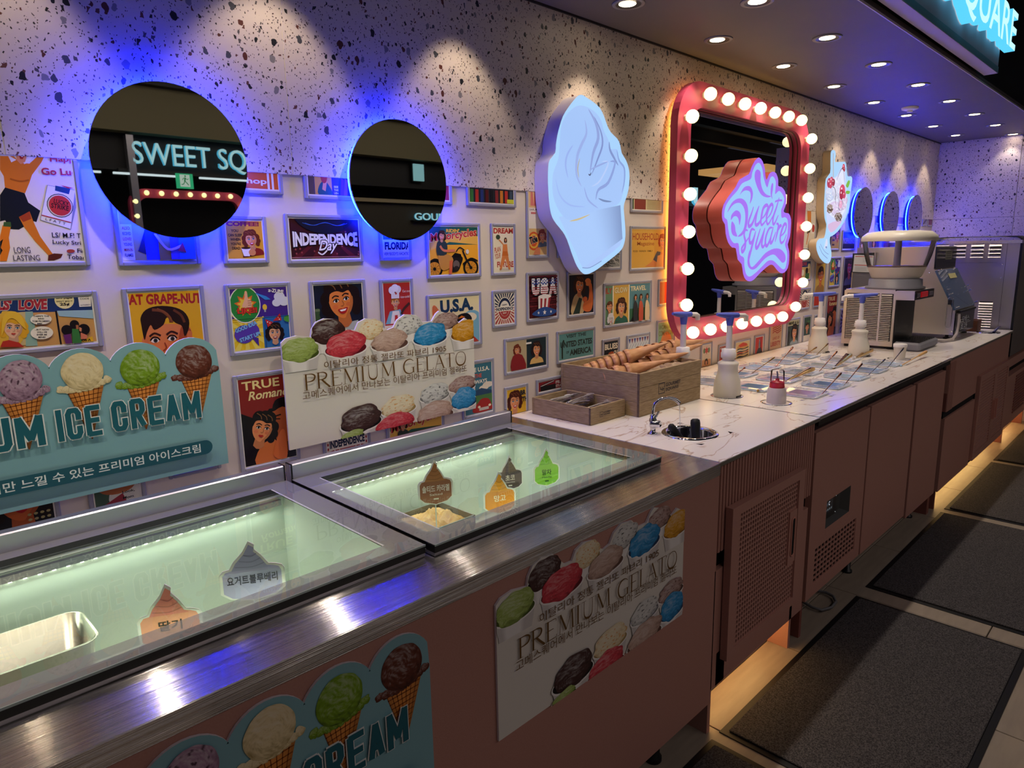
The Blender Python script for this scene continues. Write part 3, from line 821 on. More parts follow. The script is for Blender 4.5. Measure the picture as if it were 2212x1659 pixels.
# counter C
t = thing('louvred_cabinet', (5.1, 1.3, 0), 'pink cabinet with a marble top and louvred doors under the machines', 'cabinet')
MB().box(4.2645, 5.90, .928, W - .007, HC - .012, HC).build('slab', M_MAR, t)
MB().box(4.264, 5.90, .926, .928, HC - .013, HC - .001).build('edge_strip', mat('edge_taupe'), t)
MB().box(4.265, 5.90, .957, 1.79, .13, HC - .013).build('carcass', mat('plum_dark'), t)
MB().box(4.30, 5.90, .940, .957, .69, HC - .014).box(4.42, 4.99, .940, .957, .586, .69).build('upper_panel', M_PINK, t)
r0 = None
for i in range(9):
    x = 4.302 + i * .0135
    r = MB().box(x, x + .008, .936, .941, .586, .86).build('rib', M_PINK, t)
MB().box(4.30, 4.42, .941, .957, .586, .69).build('rib_backing', M_PINKD, t)
MB().box(4.30, 4.99, .950, .957, .546, .586).build('shadow_gap', M_VOID, t)
MB().box(4.305, 5.0, .940, .957, .118, .545).build('lower_panel', M_PINK, t)
MB().box(5.0, 5.9, .945, .957, .12, .69).build('door_backing', M_VOID, t)
for k, (x0, x1) in enumerate(((5.008, 5.47), (5.474, 5.88))):
    dd = empty('louvred_door', ((x0 + x1) / 2, .93, .14)); dd.parent = t; dd.location = Vector(dd['_w']) - Vector(t['_w'])
    b = MB()
    for (a, b_, c, e) in ((x0, x0 + .04, .142, .69), (x1 - .04, x1, .142, .69), (x0 + .04, x1 - .04, .142, .185), (x0 + .04, x1 - .04, .65, .69)): b.box(a, b_, .922, .944, c, e)
    b.build('door_frame', M_PINK, dd)
    s0 = None
    for i in range(24):
        z = .188 + i * .0192
        if s0 is None:
            s0 = MB().add([(x0 + .04, .925, z), (x1 - .04, .925, z), (x1 - .04, .942, z + .006), (x0 + .04, .942, z + .006), (x0 + .04, .925, z + .008), (x1 - .04, .925, z + .008), (x1 - .04, .942, z + .014), (x0 + .04, .942, z + .014)],
                           [(0, 1, 5, 4), (3, 7, 6, 2), (4, 5, 6, 7), (0, 3, 2, 1)]).build('slat', M_PINK, dd, (x0, .93, z)); l0 = s0.location.z; zz = z
        else:
            r = s0.copy(); r.parent = dd; COL.objects.link(r); r.location.z = l0 + z - zz
    hx = x1 - .03 if k == 0 else x0 + .03
    MB().box(hx - .006, hx + .006, .905, .922, .34, .47).build('handle', mat('pink_light'), dd)
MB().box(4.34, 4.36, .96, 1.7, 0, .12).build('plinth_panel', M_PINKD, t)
MB().box(4.4, 5.85, 1.05, 1.06, .112, .120).build('led_strip', M_WARM, t)

# far low counter
t = thing('low_counter', (6.5, 1.3, 0), 'low pink counter at the far wall with a dark shelf gap', 'cabinet')
MB().box(5.93, 7.105, .955, 1.8, .13, .53).box(5.93, 7.105, .955, 1.8, .60, .665).build('carcass', M_PINK, t)
MB().box(5.95, 7.1, 1.0, 1.8, .53, .60).build('shelf_gap', M_VOID, t)
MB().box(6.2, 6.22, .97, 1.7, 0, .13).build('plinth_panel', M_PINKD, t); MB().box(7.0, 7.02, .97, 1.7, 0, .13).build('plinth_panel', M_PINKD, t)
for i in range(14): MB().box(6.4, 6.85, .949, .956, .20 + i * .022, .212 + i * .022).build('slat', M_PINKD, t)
MB().box(5.95, 7.05, 1.05, 1.06, .122, .130).build('led_strip', M_WARM, t)

# mats
def fmat(x0, x1, y0, y1, label):
    t = thing('floor_mat', ((x0 + x1) / 2, (y0 + y1) / 2, 0), label, 'mat', 'dark floor mats in a row along the counter')
    MB().bbox(x0, x1, y0, y1, .0, .004, .001).build('rubber_border', M_RUB, t)
    MB().bbox(x0 + .022, x1 - .022, y0 + .022, y1 - .022, .004, .010, .002).build('pile', M_PILE, t)
M_PILE = noisy('mat_pile', '1b1a1c', '544f50', 260, .95, 1.0, detail=2)
fmat(.55, 1.745, .30, .915, 'dark carpet mat at the very front, in front of the freezer chest end')
fmat(1.79, 2.985, .30, .915, 'dark carpet mat in front of the perforated door')
fmat(3.10, 4.315, .30, .915, 'dark carpet mat in front of the topping fridge doors')
fmat(4.385, 5.585, .30, .915, 'dark carpet mat in front of the louvred cabinet')
fmat(5.65, 6.85, .30, .915, 'dark carpet mat at the far end by the terrazzo wall')
c = [onZ(x, y, .012) for x, y in ((1735, 1300), (1755, 1312), (1775, 1318), (1796, 1312), (1806, 1300), (1800, 1288), (1785, 1280), (1765, 1276))]
o = MB().tube([(p.x, p.y, .012) for p in c], .006, 8).build('power_cable', mat('cable_grey', '6a6a6c', .5)); tag(o, 'looped grey power cable on the floor under the topping fridge', 'cable')

# ================================================================ framed prints on the wall
K1, K2, K3, K4 = (0, 150, 3.687), (600, 200, 3.687), (0, 550, 3.687), (600, 550, 3.687)
K5, K6, K7, K8 = (1100, 150, 5.53), (1100, 400, 5.53), (1100, 650, 4.424), (1400, 450, 4.424)
YP = W - .0045


def poster(x0, x1, z0, z1, label, bg, fn=None, crop=None, cutb=False):
    top = z1 > ZT; z1 = min(z1, ZT)
    t = thing('framed_print', ((x0 + x1) / 2, W, z0), label, 'picture')
    b = MB(); w = .0105
    def bar(a, b_, c, e): b.bbox(a, b_, W - .0075, W - .0002, c, e, .0022)
    bar(x0, x0 + w, z0, z1); bar(x1 - w, x1, z0, z1)
    if not cutb: bar(x0 + w, x1 - w, z0, z0 + w)
    if not top: bar(x0 + w, x1 - w, z1 - w, z1)
    b.build('frame', M_FRAME, t)
    i = w + .003
    r = (x0 + i, x1 - i, z0 + (0 if cutb else i), z1 - (0 if top else i))
    A = Art(r[0], r[1], r[2], r[3], YP, crop); A.k = 1
    c = lin('e8e2da'); A.mb.add([(x0 + w, YP, z0), (x1 - w, YP, z0), (x1 - w, YP, z1), (x0 + w, YP, z1)], [(0, 1, 2, 3)]); A.mb.c += [c] * 4
    A.rect(*r, bg)
    if fn: fn(A, *r)
    A.build('print', t)


def pf(a, cx, cy, r, **k):
    p, q = a.q([(cx, cy), (cx + r, cy)]); face(a, p[0], p[1], abs(q[0] - p[0]) / .88, **k)


def burst(a, cx, cz, r, n, c, r0=0, ph=0):
    P = []
    for i in range(n):
        t = ph + 2 * PI * i / n; d = PI / n / 1.0
        P.append([(cx + r0 * math.cos(t), cz + r0 * math.sin(t)), (cx + r * math.cos(t - d / 2), cz + r * math.sin(t - d / 2)), (cx + r * math.cos(t + d / 2), cz + r * math.sin(t + d / 2))])
    a.emitf(P, c)


def star(a, cx, cz, r, c, n=5, k=.42):
    a.poly([(cx + (r if i % 2 == 0 else r * k) * math.sin(PI * i / n), cz + (r if i % 2 == 0 else r * k) * math.cos(PI * i / n)) for i in range(2 * n)], c)


def pA(a, x0, x1, z0, z1):   # dancing woman, cigarette pack
    g = a.poly
    g([(0, 690), (110, 690), (160, 745), (235, 750), (300, 690), (360, 680), (330, 740), (255, 840), (235, 900), (200, 985), (40, 945), (30, 850), (0, 800)], 'e07a1e', 1)
    g([(60, 680), (130, 720), (90, 740)], 'f0e8e0', 1); g([(225, 685), (265, 690), (230, 740), (190, 755)], 'f0e8e0', 1)
    g([(125, 680), (215, 680), (200, 735), (165, 755), (135, 725)], 'e8935c', 1); g([(150, 683), (195, 683), (180, 715), (160, 712)], 'b02820', 1); g([(158, 686), (188, 686), (178, 700)], 'fff4ea', 1)
    a.line([(230, 880), (160, 890), (80, 870)], .003, 'b85c12', 1)
    g([(40, 940), (195, 985), (225, 1060), (320, 1125), (290, 1215), (240, 1200), (200, 1245), (150, 1275), (80, 1270), (40, 1200), (0, 1210), (0, 1000)], '12161f', 1)
    g([(150, 1175), (235, 1130), (265, 1210), (320, 1330), (420, 1470), (390, 1485), (280, 1370), (195, 1260)], 'd8781e', 1)
    g([(150, 1175), (235, 1130), (250, 1190), (185, 1215)], 'a8401c', 1)
    g([(385, 1480), (430, 1465), (500, 1470), (485, 1500), (420, 1525), (380, 1530)], '5c2416', 1)
    g([(0, 1330), (20, 1240), (85, 1255), (70, 1340), (80, 1420), (50, 1540), (0, 1540)], 'e27a1a', 1); g([(30, 1215), (85, 1215), (90, 1255), (25, 1250)], '3a5a2c', 1)
    g([(0, 1370), (25, 1350), (5, 1420), (20, 1440), (0, 1480)], '141210', 1)
    # pack
    g([(375, 920), (600, 960), (605, 1100), (565, 1275), (318, 1200)], '8a8a90', 1); g([(379, 924), (596, 963), (561, 1270), (323, 1197)], 'ece6e0', 1)
    g([(440, 925), (560, 950), (548, 995), (437, 965)], '20426a', 1); g([(478, 920), (585, 945), (540, 948)], 'c03a34', 1)
    c = a.q([(478, 1085), (578, 1085), (478, 985)]); R = (c[1][0] - c[0][0], c[2][1] - c[0][1])
    a.ell(*c[0], R[0] * 1.03, R[1] * .95, '2a3a34'); a.ell(*c[0], R[0] * .97, R[1] * .89, 'd8c8a0'); a.ell(*c[0], R[0] * .88, R[1] * .8, 'c8352c')
    a.ptext('LUCKY', (425, 1062), (545, 1092), 36, '1a1614', bold=.02); a.ptext('STRIKE', (405, 1100), (545, 1128), 38, '1a1614', bold=.02)
    a.line([(330, 1160), (566, 1220)], .002, 'b83030', 1); a.ptext('L F A T T', (360, 1200), (520, 1240), 20, '303030')
    a.ptext('Happy', (400, 750), (640, 750), 60, 'b82e3a', bold=.02, shear=.1); a.ptext('Go Lucky', (335, 855), (700, 865), 72, 'b82e3a', bold=.025)
    a.ptext('LS/ M.F! T·', (415, 1338), (655, 1345), 40, '1c1a20', bold=.01); a.ptext('Lucky Strike', (420, 1398), (700, 1410), 42, '1c1a20', bold=.01)
    a.ptext('Fine', (615, 1460), (710, 1464), 34, '1c1a20', bold=.01); a.ptext('Tobacco', (535, 1508), (735, 1520), 36, '1c1a20', bold=.01)
    a.ptext('LONG', (115, 1465), (245, 1462), 50, '3a3438', bold=.0); a.ptext('LASTING', (108, 1525), (320, 1522), 46, '3a3438', bold=.0)
    a.ell(*a.q([(562, 1447)])[0], .008, .004, 'a8402e')


def pLove(a, x0, x1, z0, z1):
    w, h = x1 - x0, z1 - z0
    a.rect(x0, x1, z0, z0 + h * .62, 'c9b45a'); a.rect(x0, x1, z0 + h * .62, z1, '9fb0d8')
    a.poly([(x0, z0), (x0 + w * .5, z0 + h * .34), (x1, z0 + h * .22), (x1, z0)], 'b9a668')
    a.text('ENDEARING', x0 + .002, z1 - .022, w * .5, .014, '2a2ec0', .03); a.text('LOVE', x0 + .002, z0 + h * .56, w * .42, h * .28, '2630c8', .05, out='e8e4ff', ow=.03)
    a.text('STORIES', x0 + w * .12, z0 + h * .5, w * .26, h * .065, '2630c8', .03)
    a.rect(x0, x0 + w * .15, z0, z0 + h * .4, 'efe8dc')
    for i, s in enumerate(('ALSO:', 'RECEIVED', 'LOVE!', 'YOUNG', 'MAN IN', 'FLAMES')): a.text(s, x0 + .003, z0 + h * (.34 - i * .06), w * .11, h * .035, ('c03030', '2a3a9a')[i % 2], .02)
    a.poly([(x0 + w * .2, z0 + h * .1), (x0 + w * .36, z0 + h * .42), (x0 + w * .34, z0 + h * .05)], '2c2a4a')
    for fx, c, hr in ((.44, '3a44d8', 'a82a20'), (.62, 'a8803a', '3a2418'), (.78, '5a4a9a', '1a1a20'), (.9, '3c6aa0', '2a1a18')):
        cx = x0 + w * fx; a.poly(smooth([(cx - .022, z0), (cx - .02, z0 + h * .36), (cx, z0 + h * .46), (cx + .02, z0 + h * .36), (cx + .022, z0)], 2), c)
        face(a, cx, z0 + h * .58, .0105, hair=hr, long=fx < .5)
    a.line([(x0 + w * .44, z0 + h * .3), (x0 + w * .6, z0 + h * .12), (x0 + w * .8, z0 + h * .16)], .006, 'e0a070')
    a.poly([(x0 + w * .74, z0 + h * .1), (x0 + w * .82, z0 + h * .2), (x0 + w * .86, z0 + h * .08)], 'b02838')


def pCoffee(a, x0, x1, z0, z1):
    w, h = x1 - x0, z1 - z0
    a.text('COFFEE!', x0 + w * .02, z1 - h * .14, w * .9, h * .12, '8a1f3c', .05)
    for i, s in enumerate(('YOU', 'CAN SLEEP', 'WHEN', "YOU'RE", 'DEAD')):
        ww = (.2, .38, .28, .28, .22)[i]; a.text(s, x0 + w * .04 + (w * .38 - w * ww) / 2, z1 - h * (.3 + i * .115), w * ww, h * .075, '2a1f1c', .03)
    face(a, x0 + w * .66, z0 + h * .5, w * .17, hair='6a2a18', dress='8a2420', tilt=.12)
    a.poly([(x0 + w * .36, z0 + h * .28), (x0 + w * .62, z0 + h * .28), (x0 + w * .58, z0 + h * .06), (x0 + w * .42, z0 + h * .06)], 'efe6d6')
    a.ell(x0 + w * .49, z0 + h * .28, w * .13, h * .03, '3a1c10'); a.ell(x0 + w * .66, z0 + h * .16, w * .1, h * .09, 'd88a52')


def pIndep(a, x0, x1, z0, z1):
    w, h = x1 - x0, z1 - z0; cx = (x0 + x1) / 2
    for i in range(9):
        t0 = x0 + w * i / 9
        if i % 2: a.poly([(cx + (t0 - cx) * .3, z0 + h * .5), (cx + (t0 + w / 9 - cx) * .3, z0 + h * .5), (t0 + w / 9 + (t0 - cx) * .3, z0), (t0 + (t0 - cx) * .3, z0)], '5c1820')
    for i in range(26): star(a, x0 + w * random.random(), z0 + h * (.05 + .9 * random.random()), .004, 'a0484c')
    a.ell(cx, z1 + h * .25, w * .47, h * .62, '14141c', n=40); a.ell(cx, z1 + h * .05, w * .3, h * .12, '0e1018', n=30)
    for k in (.9, .8): a.line([(cx - w * .36 * k, z1 - h * .1), (cx - w * .2 * k, z1 - h * .16), (cx, z1 - h * .1 * k), (cx + w * .2 * k, z1 - h * .16), (cx + w * .36 * k, z1 - h * .1)], .0012, '3a62b8')
    wp = lambda u, v: (u, v * (1.0 + .55 * abs(2 * u - 1) ** 2) - .28 * (2 * u - 1) ** 2)
    a.text('INDEPENDENCE', x0 + w * .03, z0 + h * .36, w * .94, h * .26, 'e8e6ec', .05, out='16141c', ow=.045, warp=wp)
    a.text('Day', x0 + w * .37, z0 + h * .12, w * .25, h * .34, 'f4f0ee', .02, shear=.35, out='1a1418', ow=.05)
    a.line([(x0 + w * .37, z0 + h * .16), (x0 + w * .43, z0 + h * .1), (x0 + w * .5, z0 + h * .2)], .004, 'f4f0ee')
    a.rect(x0, x1, z0 + .003, z0 + .0045, 'c8888a')


def pFlor(a, x0, x1, z0, z1):
    w, h = x1 - x0, z1 - z0
    a.rect(x0, x1, z0 + h * .5, z1, '2a40c8'); a.poly([(x0, z0 + h * .62), (x0 + w * .3, z0 + h * .7), (x0 + w * .6, z0 + h * .64), (x1, z0 + h * .7), (x1, z0 + h * .5), (x0, z0 + h * .5)], '2a58b0')
    a.poly([(x0 + w * .45, z0 + h * .62), (x0 + w * .75, z0 + h * .62), (x0 + w * .6, z0 + h * .9)], 'b83048')
    a.text('FLORIDA', x0 + w * .05, z0 + h * .2, w * 1.05, h * .23, '16141c', .05); a.text("EVERYBODY'S VACATION", x0 - w * .04, z0 + h * .04, w * 1.15, h * .09, '16141c', .02)


def pMoto(a, x0, x1, z0, z1):
    w, h = x1 - x0, z1 - z0; X = lambda u: x0 + w * u; Z = lambda v: z0 + h * v
    a.rect(x0, x1, Z(.62), z1, '1f5a4c'); a.rect(x0, x1, z0, Z(.6), 'f0a82c'); a.poly([(x0, Z(.5)), (X(.4), Z(.68)), (x1, Z(.62)), (x1, Z(.8)), (X(.8), Z(.86)), (x0, Z(.72))], 'e8b34a')
    a.text("RIDIN'", X(.34), Z(.88), w * .27, h * .075, 'f0b83a', .04); a.rect(X(.64), X(.75), Z(.9), Z(.912), 'f0b83a')
    a.text('Motorcycles', X(.02), Z(.63), w * .96, h * .22, 'c4342c', .03, shear=.12, rot=.10, out='f4dca8', ow=.03)
    for cx in (.08, .83):
        a.ell(X(cx), Z(.12), w * .165, h * .19, '14110f', n=26); a.ell(X(cx), Z(.12), w * .125, h * .145, 'd88f28', n=24)
        for k in range(10): a.line([(X(cx), Z(.12)), (X(cx) + w * .12 * math.cos(k * PI / 5), Z(.12) + h * .14 * math.sin(k * PI / 5))], .0009, '14110f')
        a.ell(X(cx), Z(.12), w * .03, h * .035, '14110f'); a.line([(X(cx - .17), Z(.2)), (X(cx), Z(.32)), (X(cx + .15), Z(.26))], .006, '14110f')
    a.poly(smooth([(X(.35), Z(.2)), (X(.4), Z(.34)), (X(.55), Z(.4)), (X(.66), Z(.34)), (X(.62), Z(.2)), (X(.55), Z(.06)), (X(.4), Z(.05))], 3, True), '1a1614')
    a.ell(X(.52), Z(.2), w * .07, h * .09, '6a5c50'); a.ell(X(.52), Z(.12), w * .05, h * .05, '2a2420'); a.poly([(X(.42), Z(.37)), (X(.5), Z(.45)), (X(.62), Z(.42)), (X(.64), Z(.34))], '0c0a0a')
    a.line([(X(.66), Z(.5)), (X(.74), Z(.3)), (X(.83), Z(.12))], .006, '1a1614'); a.line([(X(.52), Z(.47)), (X(.6), Z(.56)), (X(.7), Z(.5))], .004, '1a1614'); a.ell(X(.76), Z(.47), w * .035, h * .05, 'd8d0c0')
    a.poly(smooth([(X(.18), Z(.42)), (X(.16), Z(.28)), (X(.22), Z(.1)), (X(.36), Z(.12)), (X(.46), Z(.3)), (X(.36), Z(.42))], 3, True), 'c88c3a')
    a.poly([(X(.38), Z(.28)), (X(.45), Z(.3)), (X(.42), Z(0)), (X(.36), Z(0))], 'd8653a')
    a.poly(smooth([(X(.14), Z(.66)), (X(.14), Z(.42)), (X(.32), Z(.42)), (X(.34), Z(.64)), (X(.24), Z(.72))], 3, True), '2c3a34')
    a.line([(X(.2), Z(.6)), (X(.28), Z(.5)), (X(.5), Z(.5))], .008, 'd8784a')
    face(a, X(.24), Z(.8), w * .055, hair='2a1614', tilt=-.1)


def pDream(a, x0, x1, z0, z1):
    w, h = x1 - x0, z1 - z0; X = lambda u: x0 + w * u; Z = lambda v: z0 + h * v
    a.text('DREAM', X(.0), Z(.86), w, h * .12, 'b03028', .04)
    a.text('PLAN', X(.03), Z(.42), w * .32, h * .12, 'b84a30', .02, shear=.2, rot=.2); a.text('YOUR', X(.04), Z(.28), w * .3, h * .12, 'b84a30', .02, shear=.2, rot=.2); a.text('FUTURE', X(.15), Z(.1), w * .85, h * .13, 'b03028', .03)
    a.poly([(X(.46), Z(.62)), (X(.68), Z(.62)), (X(.72), Z(.38)), (X(.84), Z(.04)), (X(.74), Z(.04)), (X(.58), Z(.3)), (X(.36), Z(.04)), (X(.26), Z(.04)), (X(.42), Z(.38))], 'd88248')
    a.poly([(X(.44), Z(.46)), (X(.7), Z(.46)), (X(.74), Z(.36)), (X(.4), Z(.36))], 'c86a2c'); a.line([(X(.5), Z(.6)), (X(.36), Z(.68)), (X(.26), Z(.72))], .0045, 'd88248')
    a.ell(X(.22), Z(.78), w * .11, h * .055, '3c4a3a'); face(a, X(.6), Z(.72), w * .05, hair='2a1814', long=True)
    for k in range(3): a.rect(X(.25), X(.75), Z(.03 + k * .02), Z(.034 + k * .02), '2a2420')


def pTide(a, x0, x1, z0, z1):
    w, h = x1 - x0, z1 - z0; X = lambda u: x0 + w * u; Z = lambda v: z0 + h * v
    a.rect(x0, x1, Z(.42), Z(.75), 'ece0d0')
    for k, u in enumerate((.1, .3, .62)): a.poly([(X(u), Z(.78)), (X(u + .2), Z(.78)), (X(u + .12), Z(1)), (X(u + .02), Z(1))], ('d87a6a', 'c85a58', '4a2838')[k])
    a.text('Look, Mom', X(.04), Z(.7), w * .6, h * .04, '3a2c2c', .01); a.rect(X(.12), X(.4), Z(.65), Z(.68), 'c86a60')
    a.ell(X(.26), Z(.22), w * .34, h * .15, 'd85a28'); a.ell(X(.26), Z(.22), w * .27, h * .12, 'e8b84a'); a.ell(X(.26), Z(.22), w * .2, h * .09, 'd85a28')
    a.text('Tide', X(.04), Z(.16), w * .46, h * .12, '16182c', .05, out='f0e4c8', ow=.03, rot=.25)
    face(a, X(.74), Z(.3), w * .16, hair='8a3424', dress='5a6a78', tilt=.1); a.poly([(X(.2), Z(.0)), (X(.6), Z(.0)), (X(.6), Z(.12)), (X(.35), Z(.1))], 'd8845a')


def pGirls(a, x0, x1, z0, z1):
    g = a.poly
    a.rect(x0, x1, z0, z1, 'd09a5a'); g([(0, 300), (760, 280), (760, 445), (0, 470)], '22386c', 1)
    a.ptext("LS'  LOVE", (-18, 445), (375, 437), 95, 'a83040', bold=.06, out='f0e8dc', ow=.03, shear=.08); a.ptext('51 BIG', (0, 312), (360, 296), 16, 'e8e0f0')
    c = a.q([(512, 362), (590, 362), (512, 292)]); a.ell(*c[0], c[1][0] - c[0][0], c[2][1] - c[0][1], 'f0dfa6')
    a.ptext('51', (470, 330), (545, 328), 26, '2a2226', bold=.04); a.ptext('BIG pages', (448, 358), (578, 354), 20, '2a2226', bold=.03); a.ptext("DON'T MISS IT", (450, 380), (578, 376), 12, '2a2226', bold=.02); a.ptext('25¢', (478, 412), (555, 410), 28, '2a2226', bold=.04)
    g([(615, 300), (720, 297), (725, 412), (632, 416)], 'efe6d8', 1)
    for i, s in enumerate(('BY THE', 'COMICS', 'CODE')): a.ptext(s, (630 + i * 3, 322 + i * 18), (705 + i * 2, 320 + i * 18), 11, '2a2226', bold=.02)
    a.ptext('AUTHORITY', (640, 408), (720, 404), 10, '2a2226', bold=.02)
    g([(0, 470), (200, 455), (205, 720), (0, 735)], 'c9b27e', 1); g([(200, 455), (260, 452), (300, 725), (205, 730)], '8fb0a4', 1)
    g([(438, 448), (452, 447), (492, 712), (478, 713)], '14121a', 1)
    g([(452, 447), (760, 440), (762, 510), (470, 490)], '9cbcc4', 1); g([(620, 700), (735, 650), (745, 690), (640, 700)], 'e8b428', 1); a.ptext('OS A', (650, 695), (725, 688), 22, '14121a', bold=.03)
    g(smoothq([(0, 480), (60, 450), (150, 465), (210, 540), (215, 620), (180, 680), (150, 720), (100, 730), (20, 735), (-40, 735)]), 'e0b040', 1)
    pf(a, 105, 590, 72, skin='e8b492', hair='e0a428', smile=False, lips='b83a34', eye='4a86b0', tilt=-.1)
    g(smoothq([(20, 500), (90, 450), (170, 490), (205, 590), (165, 560), (110, 510), (60, 520), (30, 600), (10, 640)]), 'e8b83a', 1)
    g([(0, 735), (20, 690), (70, 680), (150, 700), (190, 735)], 'b83428', 1)
    for (x, y, rx, ry, L) in ((325, 515, 85, 42, ("THERE'S THE", 'RING', 'TOM PROMISED', 'ME...')), (332, 622, 90, 52, ('...BUT NOW', 'WILL HE', 'EVER BE', 'MINE?'))):
        c = a.q([(x, y), (x + rx, y), (x, y - ry)]); a.ell(*c[0], c[1][0] - c[0][0], c[2][1] - c[0][1], 'efe4ce', n=24)
        for i, s in enumerate(L): a.ptext(s, (x - len(s) * 5.8, y - 18 + i * 20), (x + len(s) * 5.8, y - 19 + i * 20), 13, '2a2226', bold=.03)
    for (x, y, r, c) in ((530, 600, 45, '1a1218'), (590, 555, 38, '1c1416'), (665, 595, 48, '1c1416')): p = a.q([(x, y), (x + r, y)]); a.ell(*p[0], p[1][0] - p[0][0], (p[1][0] - p[0][0]) * 1.05, c)
    g([(500, 640), (560, 630), (570, 705), (520, 708)], '6a2c6a', 1); g([(570, 590), (620, 590), (650, 700), (575, 706)], '3c7a3c', 1); g([(640, 620), (690, 640), (690, 670), (640, 672)], 'd87a5a', 1); g([(600, 560), (620, 560), (625, 590), (605, 595)], 'b06a44', 1); g([(628, 575), (648, 585), (645, 615), (628, 605)], 'd88a62', 1)


def smoothq(p): return smooth(p, 3, True)


def pBoy(a, x0, x1, z0, z1):
    a.ptext('EAT GRAPE-NUTS', (990, 405), (1640, 385), 88, 'b0262a', bold=.04)
    g = a.poly
    g(smoothq([(1150, 640), (1130, 700), (1170, 770), (1300, 840), (1450, 780), (1520, 700), (1530, 640), (1480, 560), (1200, 560)]), 'e0814a', 1)
    g(smoothq([(1450, 560), (1520, 600), (1520, 720), (1440, 800), (1420, 700)]), 'b0502c', 1); g(smoothq([(1495, 610), (1530, 620), (1520, 680), (1490, 690)]), 'd87846', 1); g(smoothq([(1145, 660), (1180, 650), (1185, 710), (1160, 715)]), 'd87846', 1)
    g(smoothq([(1125, 560), (1120, 500), (1160, 440), (1250, 410), (1370, 415), (1460, 450), (1505, 520), (1500, 600), (1470, 650), (1450, 570), (1400, 545), (1330, 500), (1300, 560), (1230, 600), (1200, 560), (1170, 620), (1150, 680)]), '2a1612', 1)
    a.line([(1210, 440), (1290, 450), (1350, 500), (1360, 540)], .007, '7a4024', 1); a.line([(1380, 440), (1440, 480), (1470, 540)], .006, '6a3620', 1); a.line([(1250, 430), (1330, 470), (1375, 540)], .004, '8a4c2a', 1)
    for x, y in ((1235, 685), (1370, 670)):
        p, q = a.q([(x, y), (x + 34, y)]); r = q[0] - p[0]; a.ell(p[0], p[1], r, r * .55, 'f2e6da'); a.ell(p[0] + r * .1, p[1], r * .5, r * .52, '3a3a3c'); a.ell(p[0] + r * .1, p[1], r * .22, r * .25, '08080a')
        a.line([(x - 38, y), (x - 15, y - 26), (x + 18, y - 24), (x + 38, y - 4)], .0035, '1c0e0a', 1); a.line([(x - 45, y - 32), (x - 5, y - 58), (x + 45, y - 40)], .0045, '3a1a10', 1)
    a.line([(1310, 700), (1325, 740), (1300, 765)], .003, '9a4020', 1); a.poly([(1270, 790), (1330, 788), (1330, 830), (1270, 830)], 'f0e8e0', 1)


def pPop(a, x0, x1, z0, z1):
    w, h = x1 - x0, z1 - z0; X = lambda u: x0 + w * u; Z = lambda v: z0 + h * v
    a.rect(x0, x1, Z(.5), z1, '46288c'); a.rect(x0, X(.55), z0, Z(.52), 'e8c02c'); a.rect(X(.52), x1, z0, Z(.52), '3070b8')
    burst(a, X(.22), Z(.3), w * .4, 12, 'f0d860'); a.rect(X(.52), x1, z0, Z(.5), '3070b8')
    a.ell(X(.24), Z(.74), w * .27, h * .3, 'f4f0ea', n=30); a.ell(X(.24), Z(.74), w * .255, h * .285, '2e8a3c', n=30)
    star(a, X(.25), Z(.74), w * .2, 'e06a24', 9, .6); star(a, X(.25), Z(.74), w * .15, 'f0c83c', 9, .6)
    a.poly(smoothq([(X(.2), Z(.75)), (X(.24), Z(.83)), (X(.25), Z(.95)), (X(.29), Z(.95)), (X(.3), Z(.84)), (X(.34), Z(.82)), (X(.35), Z(.7)), (X(.2), Z(.7))]), 'ecb48c')
    for k in range(3): a.line([(X(.29), Z(.8 - k * .035)), (X(.35), Z(.8 - k * .035))], .0012, '8a4a30')
    a.text('LIKE!!', X(.1), Z(.6), w * .34, h * .09, 'd83a2c', .05, out='5c1810', ow=.04)
    for k, (u, v, r) in enumerate(((.86, .84, .1), (.94, .76, .1), (.8, .74, .08))): a.ell(X(u), Z(v), w * r, h * r * .8, 'd8d8e4')
    a.poly([(X(.42), Z(.93)), (X(.62), Z(.86)), (X(.7), Z(.8)), (X(.6), Z(.8)), (X(.5), Z(.87))], '3888d0'); a.ell(X(.58), Z(.68), w * .04, h * .05, 'f0c83c'); a.rect(X(.565), X(.595), Z(.6), Z(.64), 'a8a8a8')
    a.text('z-ZUM!', X(.66), Z(.93), w * .28, h * .06, 'f4f0ea', .03, rot=-.15)
    a.ell(X(.18), Z(.26), w * .17, h * .15, '5a3cae'); a.ell(X(.32), Z(.3), w * .13, h * .12, '5a3cae'); a.poly([(X(.3), Z(.2)), (X(.42), Z(.18)), (X(.42), Z(.04))], '4a2c94')
    a.text('GOOD IDEA', X(.04), Z(.29), w * .4, h * .07, '7fb8f0', .05, rot=.3, out='2a1a6a', ow=.03); a.text('START UP!', X(.1), Z(.13), w * .38, h * .07, '7fb8f0', .05, rot=.25, out='2a1a6a', ow=.03)
    face(a, X(.72), Z(.23), w * .115, skin='f0b48c', hair='1c1418', lips='a02020')
    a.poly([(X(.56), Z(.48)), (X(.7), Z(.42)), (X(.6), Z(.34))], 'c82a2c'); a.poly([(X(.84), Z(.56)), (X(.7), Z(.44)), (X(.86), Z(.44))], 'c82a2c')
    for u, v in ((.6, .43), (.64, .41), (.8, .5), (.82, .46)): a.ell(X(u), Z(v), .0016, .0016, 'f4f0ea')
    a.ell(X(1.0), Z(.46), w * .1, h * .06, '4c9a3c'); a.rect(X(.545), X(.552), z0, Z(.5), '14121a'); a.rect(x0, x1, Z(.502), Z(.51), '14121a')


